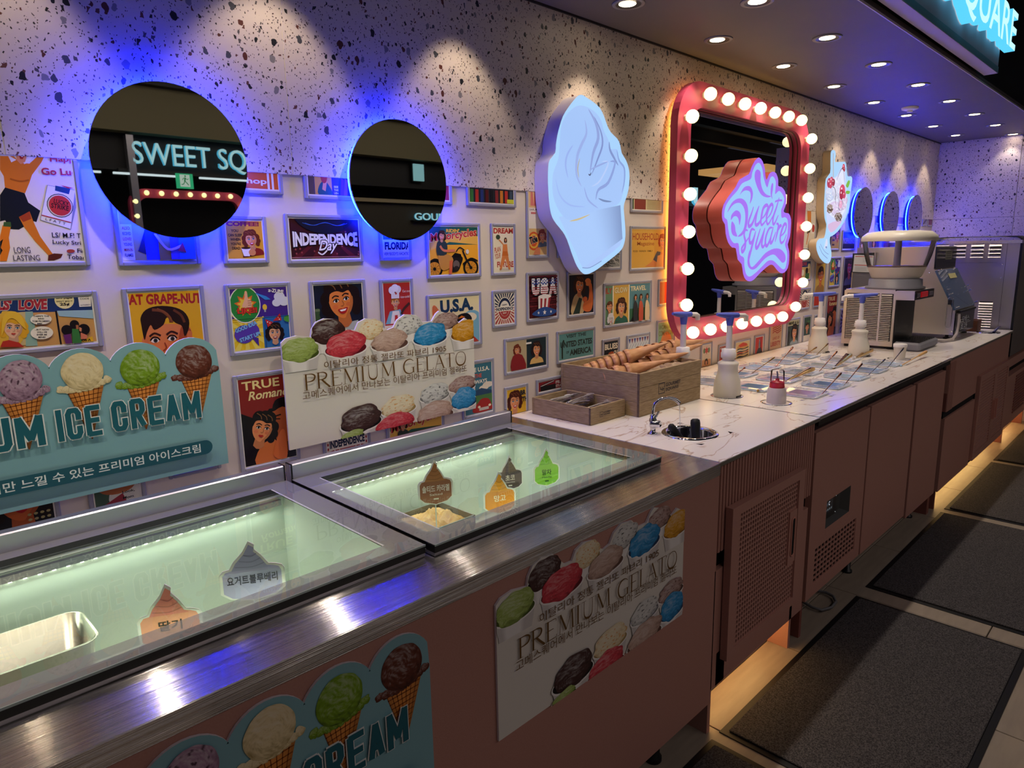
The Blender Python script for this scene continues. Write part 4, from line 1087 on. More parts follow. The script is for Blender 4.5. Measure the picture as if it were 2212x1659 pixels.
def pWoman(a, x0, x1, z0, z1):
    a.poly([(250, 700), (380, 540), (470, 560), (640, 520), (700, 700)], 'b8c0b8', 1)
    p, q = a.q([(505, 372), (605, 372)]); face(a, p[0], p[1], (q[0] - p[0]) / .95, skin='e8853e', hair='1c0d0b', tilt=.16, lips='b81c20', eye='1e1410')
    a.poly([(285, 440), (315, 428), (335, 440), (330, 480), (345, 520), (300, 540), (290, 490)], '3e5a34', 1); a.poly([(283, 438), (330, 432), (333, 452), (288, 458)], '6a7a58', 1)


def pChef(a, x0, x1, z0, z1):
    w, h = x1 - x0, z1 - z0; X = lambda u: x0 + w * u; Z = lambda v: z0 + h * v
    a.rect(x0, x1, z0, Z(.40), 'e8dccc'); a.text('Look, Mom—no cavities!', X(.06), Z(.33), w * .9, h * .035, '4a3c38', 0)
    a.poly([(X(.02), Z(.42)), (X(.2), Z(.6)), (X(.6), Z(.62)), (X(.75), Z(.42))], '7ab0c8'); a.poly([(X(.2), Z(.42)), (X(.3), Z(.6)), (X(.55), Z(.6)), (X(.62), Z(.42))], 'efe8e0'); a.poly([(X(.38), Z(.54)), (X(.48), Z(.54)), (X(.5), Z(.45)), (X(.36), Z(.45))], 'c03030')
    face(a, X(.42), Z(.72), w * .135, hair='a8622c', boy=True, skin='eeb088')
    a.rect(X(.27), X(.57), Z(.78), Z(.86), 'e4dcdc'); a.ell(X(.30), Z(.90), w * .12, h * .055, 'ece6e6'); a.ell(X(.53), Z(.91), w * .12, h * .055, 'e2dada'); a.ell(X(.42), Z(.93), w * .14, h * .055, 'f0eaea'); a.ell(X(.45), Z(.85), w * .035, h * .015, 'c03030')
    a.text('Get one', X(.7), Z(.86), w * .28, h * .035, 'f4e8e0', 0); a.text('ice-cold', X(.62), Z(.78), w * .34, h * .035, 'f4e8e0', 0)
    a.line([(X(.62), Z(.55)), (X(.72), Z(.62)), (X(.95), Z(.7))], .008, '4a2a24'); a.rect(X(.45), X(.7), z0, Z(.28), 'e0b0a0')


def pUSA(a, x0, x1, z0, z1):
    w, h = x1 - x0, z1 - z0; X = lambda u: x0 + w * u; Z = lambda v: z0 + h * v
    for u, v, r in ((.85, .5, .2), (.95, .35, .2), (.1, .2, .2), (.9, .1, .15)): a.ell(X(u), Z(v), w * r, h * r, '7cb4cc')
    a.ell(X(.8), Z(.55), w * .15, h * .1, 'efe0c0')
    a.text('U.S.A.', X(.2), Z(.68), w * .68, h * .28, '1c3a5c', .05, rot=.02)
    a.poly(smoothq([(X(.05), Z(.6)), (X(.04), Z(.82)), (X(.1), Z(.86)), (X(.2), Z(.68)), (X(.22), Z(.45)), (X(.12), Z(.42))]), 'e07a4a')
    for k in range(3): a.line([(X(.07 + k * .035), Z(.66)), (X(.06 + k * .03), Z(.84))], .001, '9a4a2a')
    face(a, X(.66), Z(.34), w * .13, hair='3a2014', boy=True); a.poly(smoothq([(X(.5), Z(.5)), (X(.56), Z(.62)), (X(.75), Z(.64)), (X(.84), Z(.5)), (X(.66), Z(.46))]), '16161e'); a.poly([(X(.54), Z(.54)), (X(.62), Z(.6)), (X(.7), Z(.56)), (X(.62), Z(.55))], 'e07a2a')
    a.poly([(X(.4), z0), (X(.55), Z(.2)), (X(.8), Z(.2)), (X(.98), z0)], 'b83a2c')


def pRound(a, x0, x1, z0, z1, t='HAPPY'):
    w, h = x1 - x0, z1 - z0; cx, cz = (x0 + x1) / 2, (z0 + z1) / 2
    n = 30; P = []; Q = []
    for i in range(n):
        an = 2 * PI * i / n; d = PI / n / 1.9
        (P if math.sin(an) > .05 else Q).append([(cx, cz), (cx + w * math.cos(an - d), cz + w * math.sin(an - d)), (cx + w * math.cos(an + d), cz + w * math.sin(an + d))])
    a.emitf(P, '1e2a48'); a.emitf(Q, 'a83a38')
    r = w * .36; a.ell(cx, cz, r, r * 1.2, 'efe6d6', n=30); a.ell(cx, cz, r * .93, r * 1.12, '1e2a48', n=30, a0=0, a1=PI); a.ell(cx, cz, r * .93, r * 1.12, 'a83a38', n=30, a0=PI, a1=2 * PI); a.ell(cx, cz, r * .7, r * .82, 'efe6d6', n=24); a.ell(cx, cz - r * .1, r * .62, r * .7, 'a83a38', n=24, a0=PI, a1=2 * PI)
    a.rect(cx - w * .46, cx + w * .46, cz - h * .085, cz + h * .07, 'efe6d6'); a.text('INDEPENDENCE', cx - w * .44, cz - h * .06, w * .88, h * .105, '1e2a48', .05)
    a.text(t, cx - w * .14, cz + h * .1, w * .28, h * .05, '1e2a48', .03); a.text('DAY', cx - w * .1, cz - h * .17, w * .2, h * .05, 'efe6d6', .03)


def pBrick(a, x0, x1, z0, z1):
    w, h = x1 - x0, z1 - z0; X = lambda u: x0 + w * u; Z = lambda v: z0 + h * v
    for j in range(16):
        for i in range(6): a.rect(X((i + (j % 2) * .5) / 6 + .01), X((i + 1 + (j % 2) * .5) / 6 - .01), Z(j / 16 + .008), Z((j + 1) / 16 - .008), ('5e1c24', '6e242a', '4c161e')[(i * 3 + j) % 3])
    for k, ch in enumerate('USA'):
        x = X(.07 + k * .3); a.text(ch, x, Z(.54), w * .29, h * .4, 'e8e4e4', .09, out='14141c', ow=.06)
        a.text(ch, x, Z(.76), w * .29, h * .18, '2c4c9c', .09) if 0 else None
        for j in range(4): a.rect(x + w * .02, x + w * .27, Z(.56 + j * .05), Z(.58 + j * .05), 'a02c34')
        for j in range(5): a.ell(x + w * (.04 + .05 * j), Z(.9 - .03 * (j % 2)), w * .022, h * .016, '2c4c9c')
        for j in range(5): a.ell(x + w * (.04 + .05 * j), Z(.83 - .03 * (j % 2)), w * .03, h * .02, '2c4c9c')
    for k in range(6): a.poly([(X(.28 + k * .075), Z(.5)), (X(.355 + k * .075), Z(.5)), (X(.345 + k * .065), Z(.22)), (X(.28 + k * .065), Z(.22))], ('e8e0dc', 'a02c34')[k % 2])
    a.ell(X(.51), Z(.5), w * .235, h * .05, 'e8e0dc'); a.poly(smoothq([(X(.05), Z(.1)), (X(.25), Z(.2)), (X(.5), Z(.25)), (X(.76), Z(.2)), (X(.96), Z(.12)), (X(.76), Z(.04)), (X(.5), Z(.02)), (X(.25), Z(.04))]), '2c4c8c')
    for u, r in ((.28, .045), (.5, .07), (.73, .045)): star(a, X(u), Z(.12), w * r, 'efe8e4')


def pArm(a, x0, x1, z0, z1):
    w, h = x1 - x0, z1 - z0; X = lambda u: x0 + w * u; Z = lambda v: z0 + h * v
    a.poly(smoothq([(X(.1), z0), (X(.12), Z(.3)), (X(.25), Z(.5)), (X(.48), Z(.5)), (X(.6), Z(.25)), (X(.55), z0)]), 'c8a878')
    a.poly([(X(.15), z0), (X(.4), Z(.42)), (X(.52), Z(.38)), (X(.42), z0)], '2a3a30')
    a.poly(smoothq([(X(.55), Z(.12)), (X(.6), Z(.28)), (X(.78), Z(.34)), (X(.82), Z(.6)), (X(.78), Z(.76)), (X(.92), Z(.74)), (X(.98), Z(.3)), (X(.9), Z(.06)), (X(.7), Z(.03))]), 'd86e34')
    a.ell(X(.76), Z(.8), w * .13, h * .1, 'e07c40'); a.ell(X(.64), Z(.36), w * .1, h * .07, 'c85c2c')
    face(a, X(.42), Z(.72), w * .17, skin='e8905a', hair='3a1a12', tilt=-.1)


def pGlow(a, x0, x1, z0, z1):
    w, h = x1 - x0, z1 - z0; X = lambda u: x0 + w * u; Z = lambda v: z0 + h * v
    a.rect(x0, X(.15), z0, z1, '6a8c6a'); a.rect(X(.17), X(.5), z0, z1, 'd8a84a'); a.rect(X(.52), x1, z0, z1, '5c8c94')
    a.rect(X(.52), x1, z0, Z(.35), '3a6a4c'); a.poly([(X(.52), z0), (X(.62), Z(.15)), (X(.7), z0)], '2a2a2e'); a.rect(X(.15), X(.17), z0, z1, 'efe4cc'); a.rect(X(.5), X(.52), z0, z1, 'efe4cc')
    a.text('FAMILY', X(-.2), Z(.8), w * .34, h * .15, 'b04a34', .03); a.text('GLOW', X(.19), Z(.8), w * .29, h * .15, 'e8d8a8', .03, out='3a2a1c', ow=.02); a.text('TRAVEL', X(.54), Z(.82), w * .36, h * .13, 'e8d8a8', .03)
    face(a, X(.34), Z(.42), w * .08, skin='e8a878', hair='3c1c14', smile=False, dress='2c6454'); face(a, X(.08), Z(.45), w * .055, hair='5a3018', boy=True); face(a, X(.1), Z(.14), w * .05, hair='e0e0e0', skin='e8e0d8')
    for u, c in ((.64, '2a2a30'), (.76, 'c8523c'), (.9, 'e8c89c')): a.poly(smoothq([(X(u - .04), z0), (X(u - .04), Z(.45)), (X(u), Z(.55)), (X(u + .05), Z(.4)), (X(u + .05), z0)]), c); face(a, X(u), Z(.65), w * .025, hair='2a1a14')
    a.text('BEAUTY', X(.18), Z(.04), w * .1, h * .04, '3a2a1c', .02)


def pHouse(a, x0, x1, z0, z1):
    w, h = x1 - x0, z1 - z0; X = lambda u: x0 + w * u; Z = lambda v: z0 + h * v
    a.text('HOUSEHOLD', X(.02), Z(.72), w * .8, h * .18, 'b0482c', .015); a.text('Magazine', X(.16), Z(.55), w * .52, h * .13, 'b0582c', .01); a.text('FOOD · FASHION · FAMILY', X(.04), Z(.41), w * .6, h * .045, '5a3c20', .01)
    a.poly([(X(.4), Z(.02)), (X(.62), Z(.15)), (X(.75), Z(.35)), (X(.95), Z(.4)), (x1, Z(0))], 'd8844a'); a.poly([(X(.66), Z(.2)), (X(.78), Z(.42)), (X(.9), Z(.4)), (X(.82), Z(.1))], '46505c'); a.poly([(X(.8), Z(.3)), (x1, Z(.35)), (x1, z0), (X(.76), z0)], 'e0a060')
    face(a, X(.94), Z(.68), w * .085, hair='a03018')


def two(c1, c2, h1, h2, d1='8a2428', d2='d8b06a'):
    def f(a, x0, x1, z0, z1):
        w, h = x1 - x0, z1 - z0; m = x0 + w * .49
        a.rect(x0, m, z0, z1, c1); a.rect(m, x1, z0, z1, c2)
        face(a, x0 + w * .25, z0 + h * .68, w * .065, hair=h1, dress=d1, tilt=.2); a.poly(smoothq([(x0 + w * .1, z0), (x0 + w * .14, z0 + h * .5), (x0 + w * .36, z0 + h * .5), (x0 + w * .46, z0)]), d1)
        face(a, x0 + w * .74, z0 + h * .6, w * .095, hair=h2, dress=d2); a.rect(x0 + w * .46, x0 + w * .6, z0 + h * .84, z0 + h * .9, 'efe8e0')
    return f


def words(*L, pic=None):
    """L: (text, u, v, width, height, colour, bold)"""
    def f(a, x0, x1, z0, z1):
        w, h = x1 - x0, z1 - z0
        if pic: pic(a, x0, x1, z0, z1)
        for s in L: a.text(s[0], x0 + w * s[1], z0 + h * s[2], w * s[3], h * s[4], s[5], s[6] if len(s) > 6 else .03)
    return f


def portrait(u, v, r, **k):
    def f(a, x0, x1, z0, z1):
        w, h = x1 - x0, z1 - z0; face(a, x0 + w * u, z0 + h * v, w * r, **k)
    return f


def couple(a, x0, x1, z0, z1):
    w, h = x1 - x0, z1 - z0; X = lambda u: x0 + w * u; Z = lambda v: z0 + h * v
    a.rect(x0, x1, z0, Z(.62), '140c10'); a.poly([(x0, Z(.62)), (X(.35), Z(.5)), (X(.6), Z(.66)), (x0 + w, Z(.6)), (x1, z1), (x0, z1)], '8a2420')
    a.text('TRUE', X(.06), Z(.87), w * .72, h * .1, 'f0dc98', .02); a.text('Romance', X(.16), Z(.75), w * .86, h * .1, 'f0dc98', .02, shear=.25)
    a.poly(smoothq([(X(.62), Z(.3)), (X(.58), Z(.55)), (X(.72), Z(.66)), (X(1.0), Z(.66)), (X(1.0), Z(.1)), (X(.7), Z(.12))]), 'b85a2e')
    a.poly(smoothq([(X(.6), Z(.58)), (X(.66), Z(.7)), (X(.85), Z(.73)), (X(1.02), Z(.68)), (X(1.0), Z(.56)), (X(.8), Z(.62))]), '150c0c')
    a.line([(X(.62), Z(.52)), (X(.76), Z(.53))], .004, '1c0c08'); a.line([(X(.64), Z(.49)), (X(.74), Z(.48))], .003, '1c0c08')
    a.poly(smoothq([(X(.2), Z(.0)), (X(.32), Z(.2)), (X(.6), Z(.25)), (X(.78), z0)]), 'd8743a')
    p = (X(.37), Z(.40)); face(a, p[0], p[1], w * .215, skin='e8905a', hair='160c0e', smile=False, tilt=-.32, lips='b8241e', eye='18120e')
    a.poly(smoothq([(X(.55), Z(.05)), (X(.6), Z(.2)), (X(.72), Z(.34)), (X(.8), Z(.34)), (X(.82), Z(.2)), (X(.8), z0)]), 'd86e38'); a.rect(X(.84), x1, z0, Z(.2), '1c1c24')


def car(a, x0, x1, z0, z1):
    w, h = x1 - x0, z1 - z0; X = lambda u: x0 + w * u; Z = lambda v: z0 + h * v
    a.rect(x0, x1, Z(.4), z1, '3c7488'); a.ell(X(.85), Z(.55), w * .2, h * .06, 'e8dcc8'); a.ell(X(.7), Z(.5), w * .18, h * .05, 'e8dcc8'); a.poly([(x0, Z(.4)), (X(.6), Z(.5)), (x1, Z(.42)), (x1, Z(.3)), (x0, Z(.3))], '2a4a6a'); a.rect(x0, x1, Z(.12), Z(.36), '4c7a44')
    a.poly(smoothq([(X(.3), Z(.02)), (X(.3), Z(.14)), (X(.45), Z(.2)), (X(.6), Z(.28)), (X(.85), Z(.26)), (X(.96), Z(.14)), (X(.96), Z(.02))]), 'a82824'); a.rect(X(.5), X(.86), Z(.04), Z(.1), 'c8c0b8'); a.ell(X(.9), Z(.12), w * .05, h * .025, 'efe8c8'); a.ell(X(.5), Z(.12), w * .05, h * .025, 'efe8c8')
    a.text('SEE THE U.S.A.', X(-.2), Z(.84), w * 1.12, h * .09, 'f0ead8', .03); a.text('TAKE THE', X(.0), Z(.72), w * .62, h * .08, 'd85a4a', .03); a.text('HIGHWAYS', X(-.02), Z(.6), w * .84, h * .08, 'f0ead8', .03)


def burger(a, x0, x1, z0, z1):
    w, h = x1 - x0, z1 - z0; X = lambda u: x0 + w * u; Z = lambda v: z0 + h * v
    a.ell(X(.5), Z(.66), w * .4, h * .28, 'd8a05a'); a.poly([(X(.2), Z(.8)), (X(.5), Z(.95)), (X(.82), Z(.82)), (X(.8), Z(.7)), (X(.3), Z(.68))], 'd84a34')
    for k, (v, c) in enumerate(((.56, '2e4a50'), (.48, 'e8dcc0'), (.4, '3a3a3c'), (.32, 'd8583a'), (.24, '5a3020'), (.16, 'e0b070'), (.07, '2e3a40'))): a.poly(smoothq([(X(.1), Z(v)), (X(.3), Z(v + .05)), (X(.6), Z(v - .01)), (X(.9), Z(v + .06)), (X(.9), Z(v - .01)), (X(.5), Z(v - .06)), (X(.12), Z(v - .05))]), c)


def bottle(a, x0, x1, z0, z1):
    w, h = x1 - x0, z1 - z0; X = lambda u: x0 + w * u; Z = lambda v: z0 + h * v
    a.rect(x0, x1, z0, z1, 'c8342c'); a.poly([(X(.4), Z(.1)), (X(.38), Z(.6)), (X(.46), Z(.88)), (X(.56), Z(.88)), (X(.64), Z(.6)), (X(.62), Z(.1))], '3a3e4a'); a.rect(X(.46), X(.52), Z(.15), Z(.85), 'c8c8d0')
    a.poly([(X(.15), z0), (X(.35), Z(.3)), (X(.7), Z(.34)), (X(.9), z0)], '2a3040'); a.rect(X(.9), x1, z0, z1, 'e8dcc8')


def flag(a, x0, x1, z0, z1):
    w, h = x1 - x0, z1 - z0; X = lambda u: x0 + w * u; Z = lambda v: z0 + h * v
    for k in range(5): a.line([(X(.18), Z(.62 + k * .08)), (X(.4), Z(.68 + k * .08)), (X(.6), Z(.6 + k * .08)), (X(.95), Z(.68 + k * .08))], h * .04, 'b84a3c')
    a.text('LAND OF', X(.22), Z(.36), w * .6, h * .11, 'b84a3c', .02); a.text('LIBERTY', X(.05), Z(.12), w * .9, h * .17, 'b84a3c', .04)


def people(a, x0, x1, z0, z1):
    w, h = x1 - x0, z1 - z0
    for k in range(9):
        x = x0 + w * (k + .1) / 9; a.rect(x, x + w * .07, z0, z0 + h * .9, ('3a7a44', 'b83228', '2a3a6a', '5a1c1c', '1c1c20', '8a3030', 'c87a2a', 'b8342c', '3a4a5a')[k]); a.rect(x + w * .1, x + w * .11, z0, z1, '14121a')
    a.rect(x0 + w * .84, x1, z0, z0 + h * .3, 'c8c83c')


def pMag(a, x0, x1, z0, z1):
    w, h = x1 - x0, z1 - z0
    a.rect(x0, x0 + w * .12, z0, z1, '5a4a3c'); a.rect(x0 + w * .13, x0 + w * .49, z0, z1, 'd0a050'); a.rect(x0 + w * .51, x1, z0, z1, '3a3c78')
    a.poly(smoothq([(x0 + w * .2, z0), (x0 + w * .22, z0 + h * .5), (x0 + w * .33, z0 + h * .8), (x0 + w * .44, z0 + h * .5), (x0 + w * .49, z0)]), '2c5c60'); a.poly([(x0 + w * .28, z0 + h * .3), (x0 + w * .33, z0 + h), (x0 + w * .4, z0 + h * .9), (x0 + w * .35, z0 + h * .2)], 'e0a070')
    a.ell(x0 + w * .33, z1, w * .07, h * .35, 'b04030')
    for i, s in enumerate(('SEE', 'THE', 'USA')): a.text(s, x0 + w * .53, z0 + h * (.42 - i * .18), w * .1, h * .12, 'e8e4e0', .02)
    for i in range(4): a.poly([(x0 + w * (.66 + i * .08), z0), (x0 + w * (.7 + i * .08), z0 + h), (x0 + w * (.76 + i * .08), z0 + h * .9), (x0 + w * (.74 + i * .08), z0)], ('8a3a5a', 'b05a7a', '3a3a9a', '7a4a4a')[i])


# ---- the prints, left to right, top row first
poster(.10, .434, 1.488, 1.95, 'large framed print of a dancing woman in an orange sweater beside a cigarette pack', 'e8dcd6', pA, K1)
poster(.745, .917, 1.665, 1.95, 'partly hidden framed print reading Shop in white script on orange', 'd8602c', words(('Shop', .28, .2, .5, .45, 'f0ecf4', .02), pic=lambda a, x0, x1, z0, z1: (a.rect(x1 - .03, x1 - .012, z0, z1, 'f0e8e4'), a.rect(x1 - .024, x1 - .018, z0, z1, 'd8602c'))))
poster(.98, 1.157, 1.658, 1.95, 'framed magazine covers reading See the USA', '3a3c78', pMag)
poster(1.33, 1.515, 1.660, 1.95, 'sliver of a framed reddish print right of the second round mirror', 'a03040')
poster(1.579, 1.816, 1.659, 1.95, 'framed comic cover of many standing figures, cut off by the speckled panel', '2c2c34', people)
poster(1.868, 1.991, 1.477, 1.95, 'tall narrow framed print of a smiling woman and an orange detergent box', 'e0b878', pTide)
poster(.490, .680, 1.485, 1.74 - .02, 'framed love comic cover right under the first round mirror', 'c9b45a', pLove)
poster(.737, .861, 1.484, 1.608, 'small yellow framed print of a woman with a coffee cup', 'e0a030', pCoffee)
poster(.913, 1.160, 1.480, 1.617, 'dark red framed print reading Independence Day in white letters', '3a1218', pIndep)
poster(1.219, 1.339, 1.481, 1.612, 'small framed Florida print directly below the second round mirror', 'ded8d8', pFlor)
poster(1.398, 1.637, 1.419, 1.602, 'framed print of a woman riding a black motorcycle on yellow ground', 'f0a82c', pMoto)
poster(1.686, 1.810, 1.419, 1.603, 'small cream framed print with Dream in red over a standing woman', 'e8dcc4', pDream)
poster(2.038, 2.25, 1.475, 1.605, 'framed print almost hidden behind the glowing ice cream sign', '8a8c98')
poster(2.25, 2.46, 1.418, 1.602, 'black and white framed print at the lower right of the glowing ice cream', '9a9890', lambda a, x0, x1, z0, z1: [a.line([(x0 + (x1 - x0) * random.random(), z0 + .08 * random.random()), (x0 + (x1 - x0) * random.random(), z0 + .08 * random.random())], .002, ('2a2a2c', 'd8d4cc')[i % 2]) for i in range(70)])
poster(2.519, 2.80, 1.409, 1.605, 'framed orange Household Magazine print left of the bulb mirror', 'e0a848', pHouse)
poster(2.520, 2.772, 1.663, 1.95, 'framed brown striped page left of the bulb mirror', 'd8c89c', lambda a, x0, x1, z0, z1: (a.rect(x0 + .015, x0 + .1, z0, z1, '8a3a34'), [a.rect(x0 + .11, x1 - .01, z0 + .006 * k + .004, z0 + .006 * k + .006, '8a7a50') for k in range(8)], a.rect(x0, x0 + .008, z0, z1, '2c4a34')))
poster(.06, .438, 1.302, 1.432, 'framed romance comic page with a blonde woman and speech clouds', 'd09a5a', pGirls, K3)
poster(.489, .679, 1.16, 1.434, 'yellow framed print of a dark haired boy with red capitals above him', 'e8ac24', pBoy, K3)
poster(.731, .916, 1.242, 1.432, 'framed pop art print with a raised thumb, comic bursts and a shouting woman', 'e8c02c', pPop)
poster(.972, 1.159, 1.18, 1.430, 'framed print of a laughing dark haired woman on navy behind the gelato sign', '161c30', pWoman, K4)
poster(1.210, 1.338, 1.18, 1.426, 'small red framed print of a child in a white chef hat', 'b8302c', pChef)
poster(1.390, 1.633, 1.180, 1.367, 'framed print with dark blue U.S.A. letters above a capped man', 'ecdcae', pUSA)
poster(1.685, 1.809, 1.231, 1.367, 'small framed print with a round Happy Independence badge and rays', 'e8dcc8', pRound)
poster(1.863, 2.047, 1.238, 1.425, 'framed print of flag patterned USA letters over a striped top hat', '4c161e', pBrick)
poster(2.096, 2.279, 1.235, 1.42, 'framed print of a woman in a headscarf bending one bare arm', '1e1c26', pArm)
poster(2.334, 2.694, 1.172, 1.365, 'wide framed print of three old magazine covers, Glow and Travel among them', 'd8a84a', pGlow)
poster(2.748, 2.92, 1.237, 1.365, 'edge of a framed red print beside the lower left of the bulb mirror', 'a03024')
poster(1.740, 1.983, 1.049, 1.187, 'framed pair of pin-up women, one in a red dress, above the wooden trays', 'b8a684', two('b8a684', '1e3038', '6a2a1c', '241418'))
poster(2.033, 2.279, 1.055, 1.187, 'teal framed print reading Visit the United States of America', '5c9090', words(('VISIT THE', .2, .82, .58, .14, '24302e', .03), ('UNITED STATES', .04, .46, .92, .24, '24302e', .04), ('OF', .2, .22, .08, .1, '24302e', .03), ('AMERICA', .3, .12, .64, .24, '24302e', .04), pic=lambda a, x0, x1, z0, z1: a.line([(x0 + .02, z0 + .005), (x0 + .02, z0 + .06), (x0 + .03, z0 + .08)], .009, '203028')))
poster(2.327, 2.453, .99, 1.125, 'small dark framed print reading Blues just above the wooden crate', '20242c', words(('BLUES', .03, .68, .92, .24, 'e8dcc4', .04), ('OU', .68, .45, .28, .16, 'e8dcc4', .04), pic=lambda a, x0, x1, z0, z1: face(a, x0 + .05, z0 + .03, .02, hair='b0502c', skin='d87a4a')))
poster(2.505, 2.688, .96, 1.126, 'pale framed print with blue bunting and diagonal stripes above the waffle cones', 'd8d8d8', lambda a, x0, x1, z0, z1: ([a.line([(x0 + .02 * k - .08, z0), (x0 + .02 * k, z1 - .03)], .003, '98a0a8') for k in range(12)], [a.poly([(x0 + .02 * k, z1 - .005), (x0 + .016 + .02 * k, z1 - .005), (x0 + .008 + .02 * k, z1 - .028)], ('3a4a8a', '8a4a5a')[k % 2]) for k in range(8)], a.rect(x0 + .03, x1 - .03, z1 - .075, z1 - .045, 'dcdcdc'), a.text('LIBERTY', x0 + .035, z1 - .068, .09, .012, '5a6a7a')))
poster(2.742, 2.90, .98, 1.174, 'framed print lettered Womans Companion under the left end of the bulb mirror', '8ab088', words(("WOMAN'S", .04, .8, .8, .14, '5a7040', .01), ('COMPANION', .04, .62, .9, .14, '7a6a30', .01), pic=lambda a, x0, x1, z0, z1: (a.ell(x0 + .07, z0 + .06, .05, .06, 'e08c4a'), a.ell(x0 + .08, z0 + .02, .06, .04, 'e8a05a'))))
poster(.730, .906, .920, 1.19, 'framed True Romance cover with a couple cheek to cheek left of the gelato sign', '8a2420', couple)
poster(1.53, 1.687, .918, 1.125, 'framed travel print of a red car right of the gelato sign', '3c7488', car)
poster(1.737, 1.865, HC + .001, 1.005, 'small yellow framed print of a smiling woman behind the cutlery tray', 'e0b030', words(('BR', .68, .7, .3, .2, '1c2430', .04), ('TH', .78, .42, .3, .2, '1c2430', .04), pic=portrait(.4, .48, .27, hair='4a1c14', smile=True, skin='e8a070')), cutb=True)
poster(1.911, 2.10, .945, 1.009, 'framed dark red film clapper print half hidden by the crate', '8a2028', words(('FILM', .62, .52, .3, .32, 'd8ccc8', .04), ('STUDIO', .62, .12, .35, .28, 'd8ccc8', .04), pic=lambda a, x0, x1, z0, z1: (a.line([(x0 + .01, z0 + .02), (x0 + .09, z1 - .004)], .009, '1c1a1c'), a.line([(x0 + .01, z0 + .02), (x0 + .09, z1 - .004)], .003, 'd8ccc8'), a.rect(x0 + .01, x0 + .1, z0, z0 + .02, '1c1a1c'))))
poster(.545, .678, .947, 1.15, 'framed print whose lower edge shows under the blue ice cream sign', 'b8b4b0')
poster(.363, .489, .72, .975, 'small framed green print with Look Mom lettering under the blue ice cream sign', '46604c', words(('Look,', .6, .9, .28, .035, '1c2420', .02), ('Mom', .6, .84, .24, .03, '1c2420', .02), pic=lambda a, x0, x1, z0, z1: (a.ell(x1 - .03, z1 - .03, .04, .035, 'e0dcd0'), a.poly([(x0 + .02, z1 - .04), (x0 + .06, z1 - .02), (x0 + .07, z1 - .05), (x0 + .03, z1 - .06)], 'a03040'), a.ell(x0 + .05, z1, .04, .02, 'b86a3c'))))
poster(.10, .306, .70, .975, 'framed dark print of a face and checked collar, lowest at the left', '14121a', lambda a, x0, x1, z0, z1: (face(a, x0 + .12, z1 + .02, .045, skin='c8602c', hair='1a0e0c', smile=False), [a.ell(x1 - .01 - .012 * (k % 4), z1 - .02 - .012 * (k // 4), .004, .003, 'a89c6a') for k in range(16)]))
poster(.98, 1.146, .75, 1.0, 'framed red ray print peeping out under the gelato sign', 'e4d8c8', lambda a, *r: pRound(a, r[0], r[1], r[3] - .16, r[3] + .07))
poster(1.206, 1.446, .80, 1.0, 'framed motorcycle print peeping out under the gelato sign', '6a3a24', pMoto)

# beyond the bulb mirror
poster(3.153, 3.268, HC + .001, 1.022, 'small cream flower print low on the wall below the bulb mirror', 'e4d0b4', lambda a, x0, x1, z0, z1: (star(a, (x0 + x1) / 2, z1 - .03, .022, 'c84a3c', 6, .5), a.ell(x0 + .02, z1 - .03, .01, .014, '6a8a5a'), a.ell(x1 - .02, z1 - .03, .01, .014, '6a8a5a'), a.rect(x0, x1, z0, z0 + .035, 'd89a6a'), face(a, (x0 + x1) / 2, z0 + .02, .012)), cutb=True)
poster(3.335, 3.437, HC + .001, .995, 'small red portrait print second below the bulb mirror', 'b8382c', words(('KEEP COOL', .05, .82, .9, .12, 'e8d8c4', .02), pic=portrait(.5, .4, .22, hair='8a2c1c', skin='e08050')), cutb=True)
poster(3.514, 3.703, HC + .001, .997, 'small framed hamburger print below the bulb mirror', 'e8cf98', burger, cutb=True)
poster(3.750, 3.878, HC + .001, 1.003, 'small framed red print of a bottle below the bulb mirror', 'c8342c', bottle, cutb=True)
poster(3.940, 4.118, HC + .001, 1.07, 'small tan framed print reading Land of Liberty', 'd8b088', flag, cutb=True)
poster(4.178, 4.369, HC + .001, 1.062, 'framed print lettered Have a Lu above a dark haired woman', 'e0d8a8', words(('HAVE A LU', .02, .84, .96, .13, '14141c', .04), pic=lambda a, x0, x1, z0, z1: (a.rect(x0, x1, z0, z0 + (z1 - z0) * .8, '46544c'), face(a, x0 + .1, z0 + .075, .034, hair='1a1216', dress='8a9498'), a.rect(x0 + .01, x0 + .028, z0, z0 + .09, '2a2420'))), cutb=True)
poster(4.422, 4.548, HC + .001, 1.066, 'small framed print of a man on dark green behind the far pump bottle', '3c544a', words(('RADIO', .45, .78, .45, .08, '6a9a5a', .02), pic=lambda a, x0, x1, z0, z1: (a.rect(x0, x1, z0, z0 + .04, 'e0d4c0'), face(a, x0 + .05, z0 + .09, .024, boy=True, hair='2a1814'))), cutb=True)
poster(4.598, 4.735, HC + .001, 1.058, 'small framed print of a woman hidden behind the far pump bottle', '8fb0a8', portrait(.4, .5, .2), cutb=True)
poster(4.788, 4.980, HC + .001, 1.184, 'second True Romance print, the one beside the slush machine', '8a2420', couple, cutb=True)
poster(4.329, 4.505, 1.107, 1.244, 'framed Independence ray print right beside the bulb mirror', 'e4d8c8', lambda a, *r: pRound(a, *r, t='USA'))
poster(4.555, 4.735, 1.108, 1.411, 'yellow framed boy print under the glowing sundae sign', 'd8b04c', words(('EAT', .1, .93, .4, .05, 'b0262a', .03), pic=lambda a, x0, x1, z0, z1: (face(a, x0 + .085, z0 + .19, .042, boy=True, hair='3a2016', skin='e8844a', dress='a87a3c'), a.rect(x0, x1, z0, z0 + .06, 'c83c2c'))))
poster(4.795, 4.992, 1.228, 1.43, 'second pop art print, the one between sundae sign and slush machine', 'e8c02c', pPop)
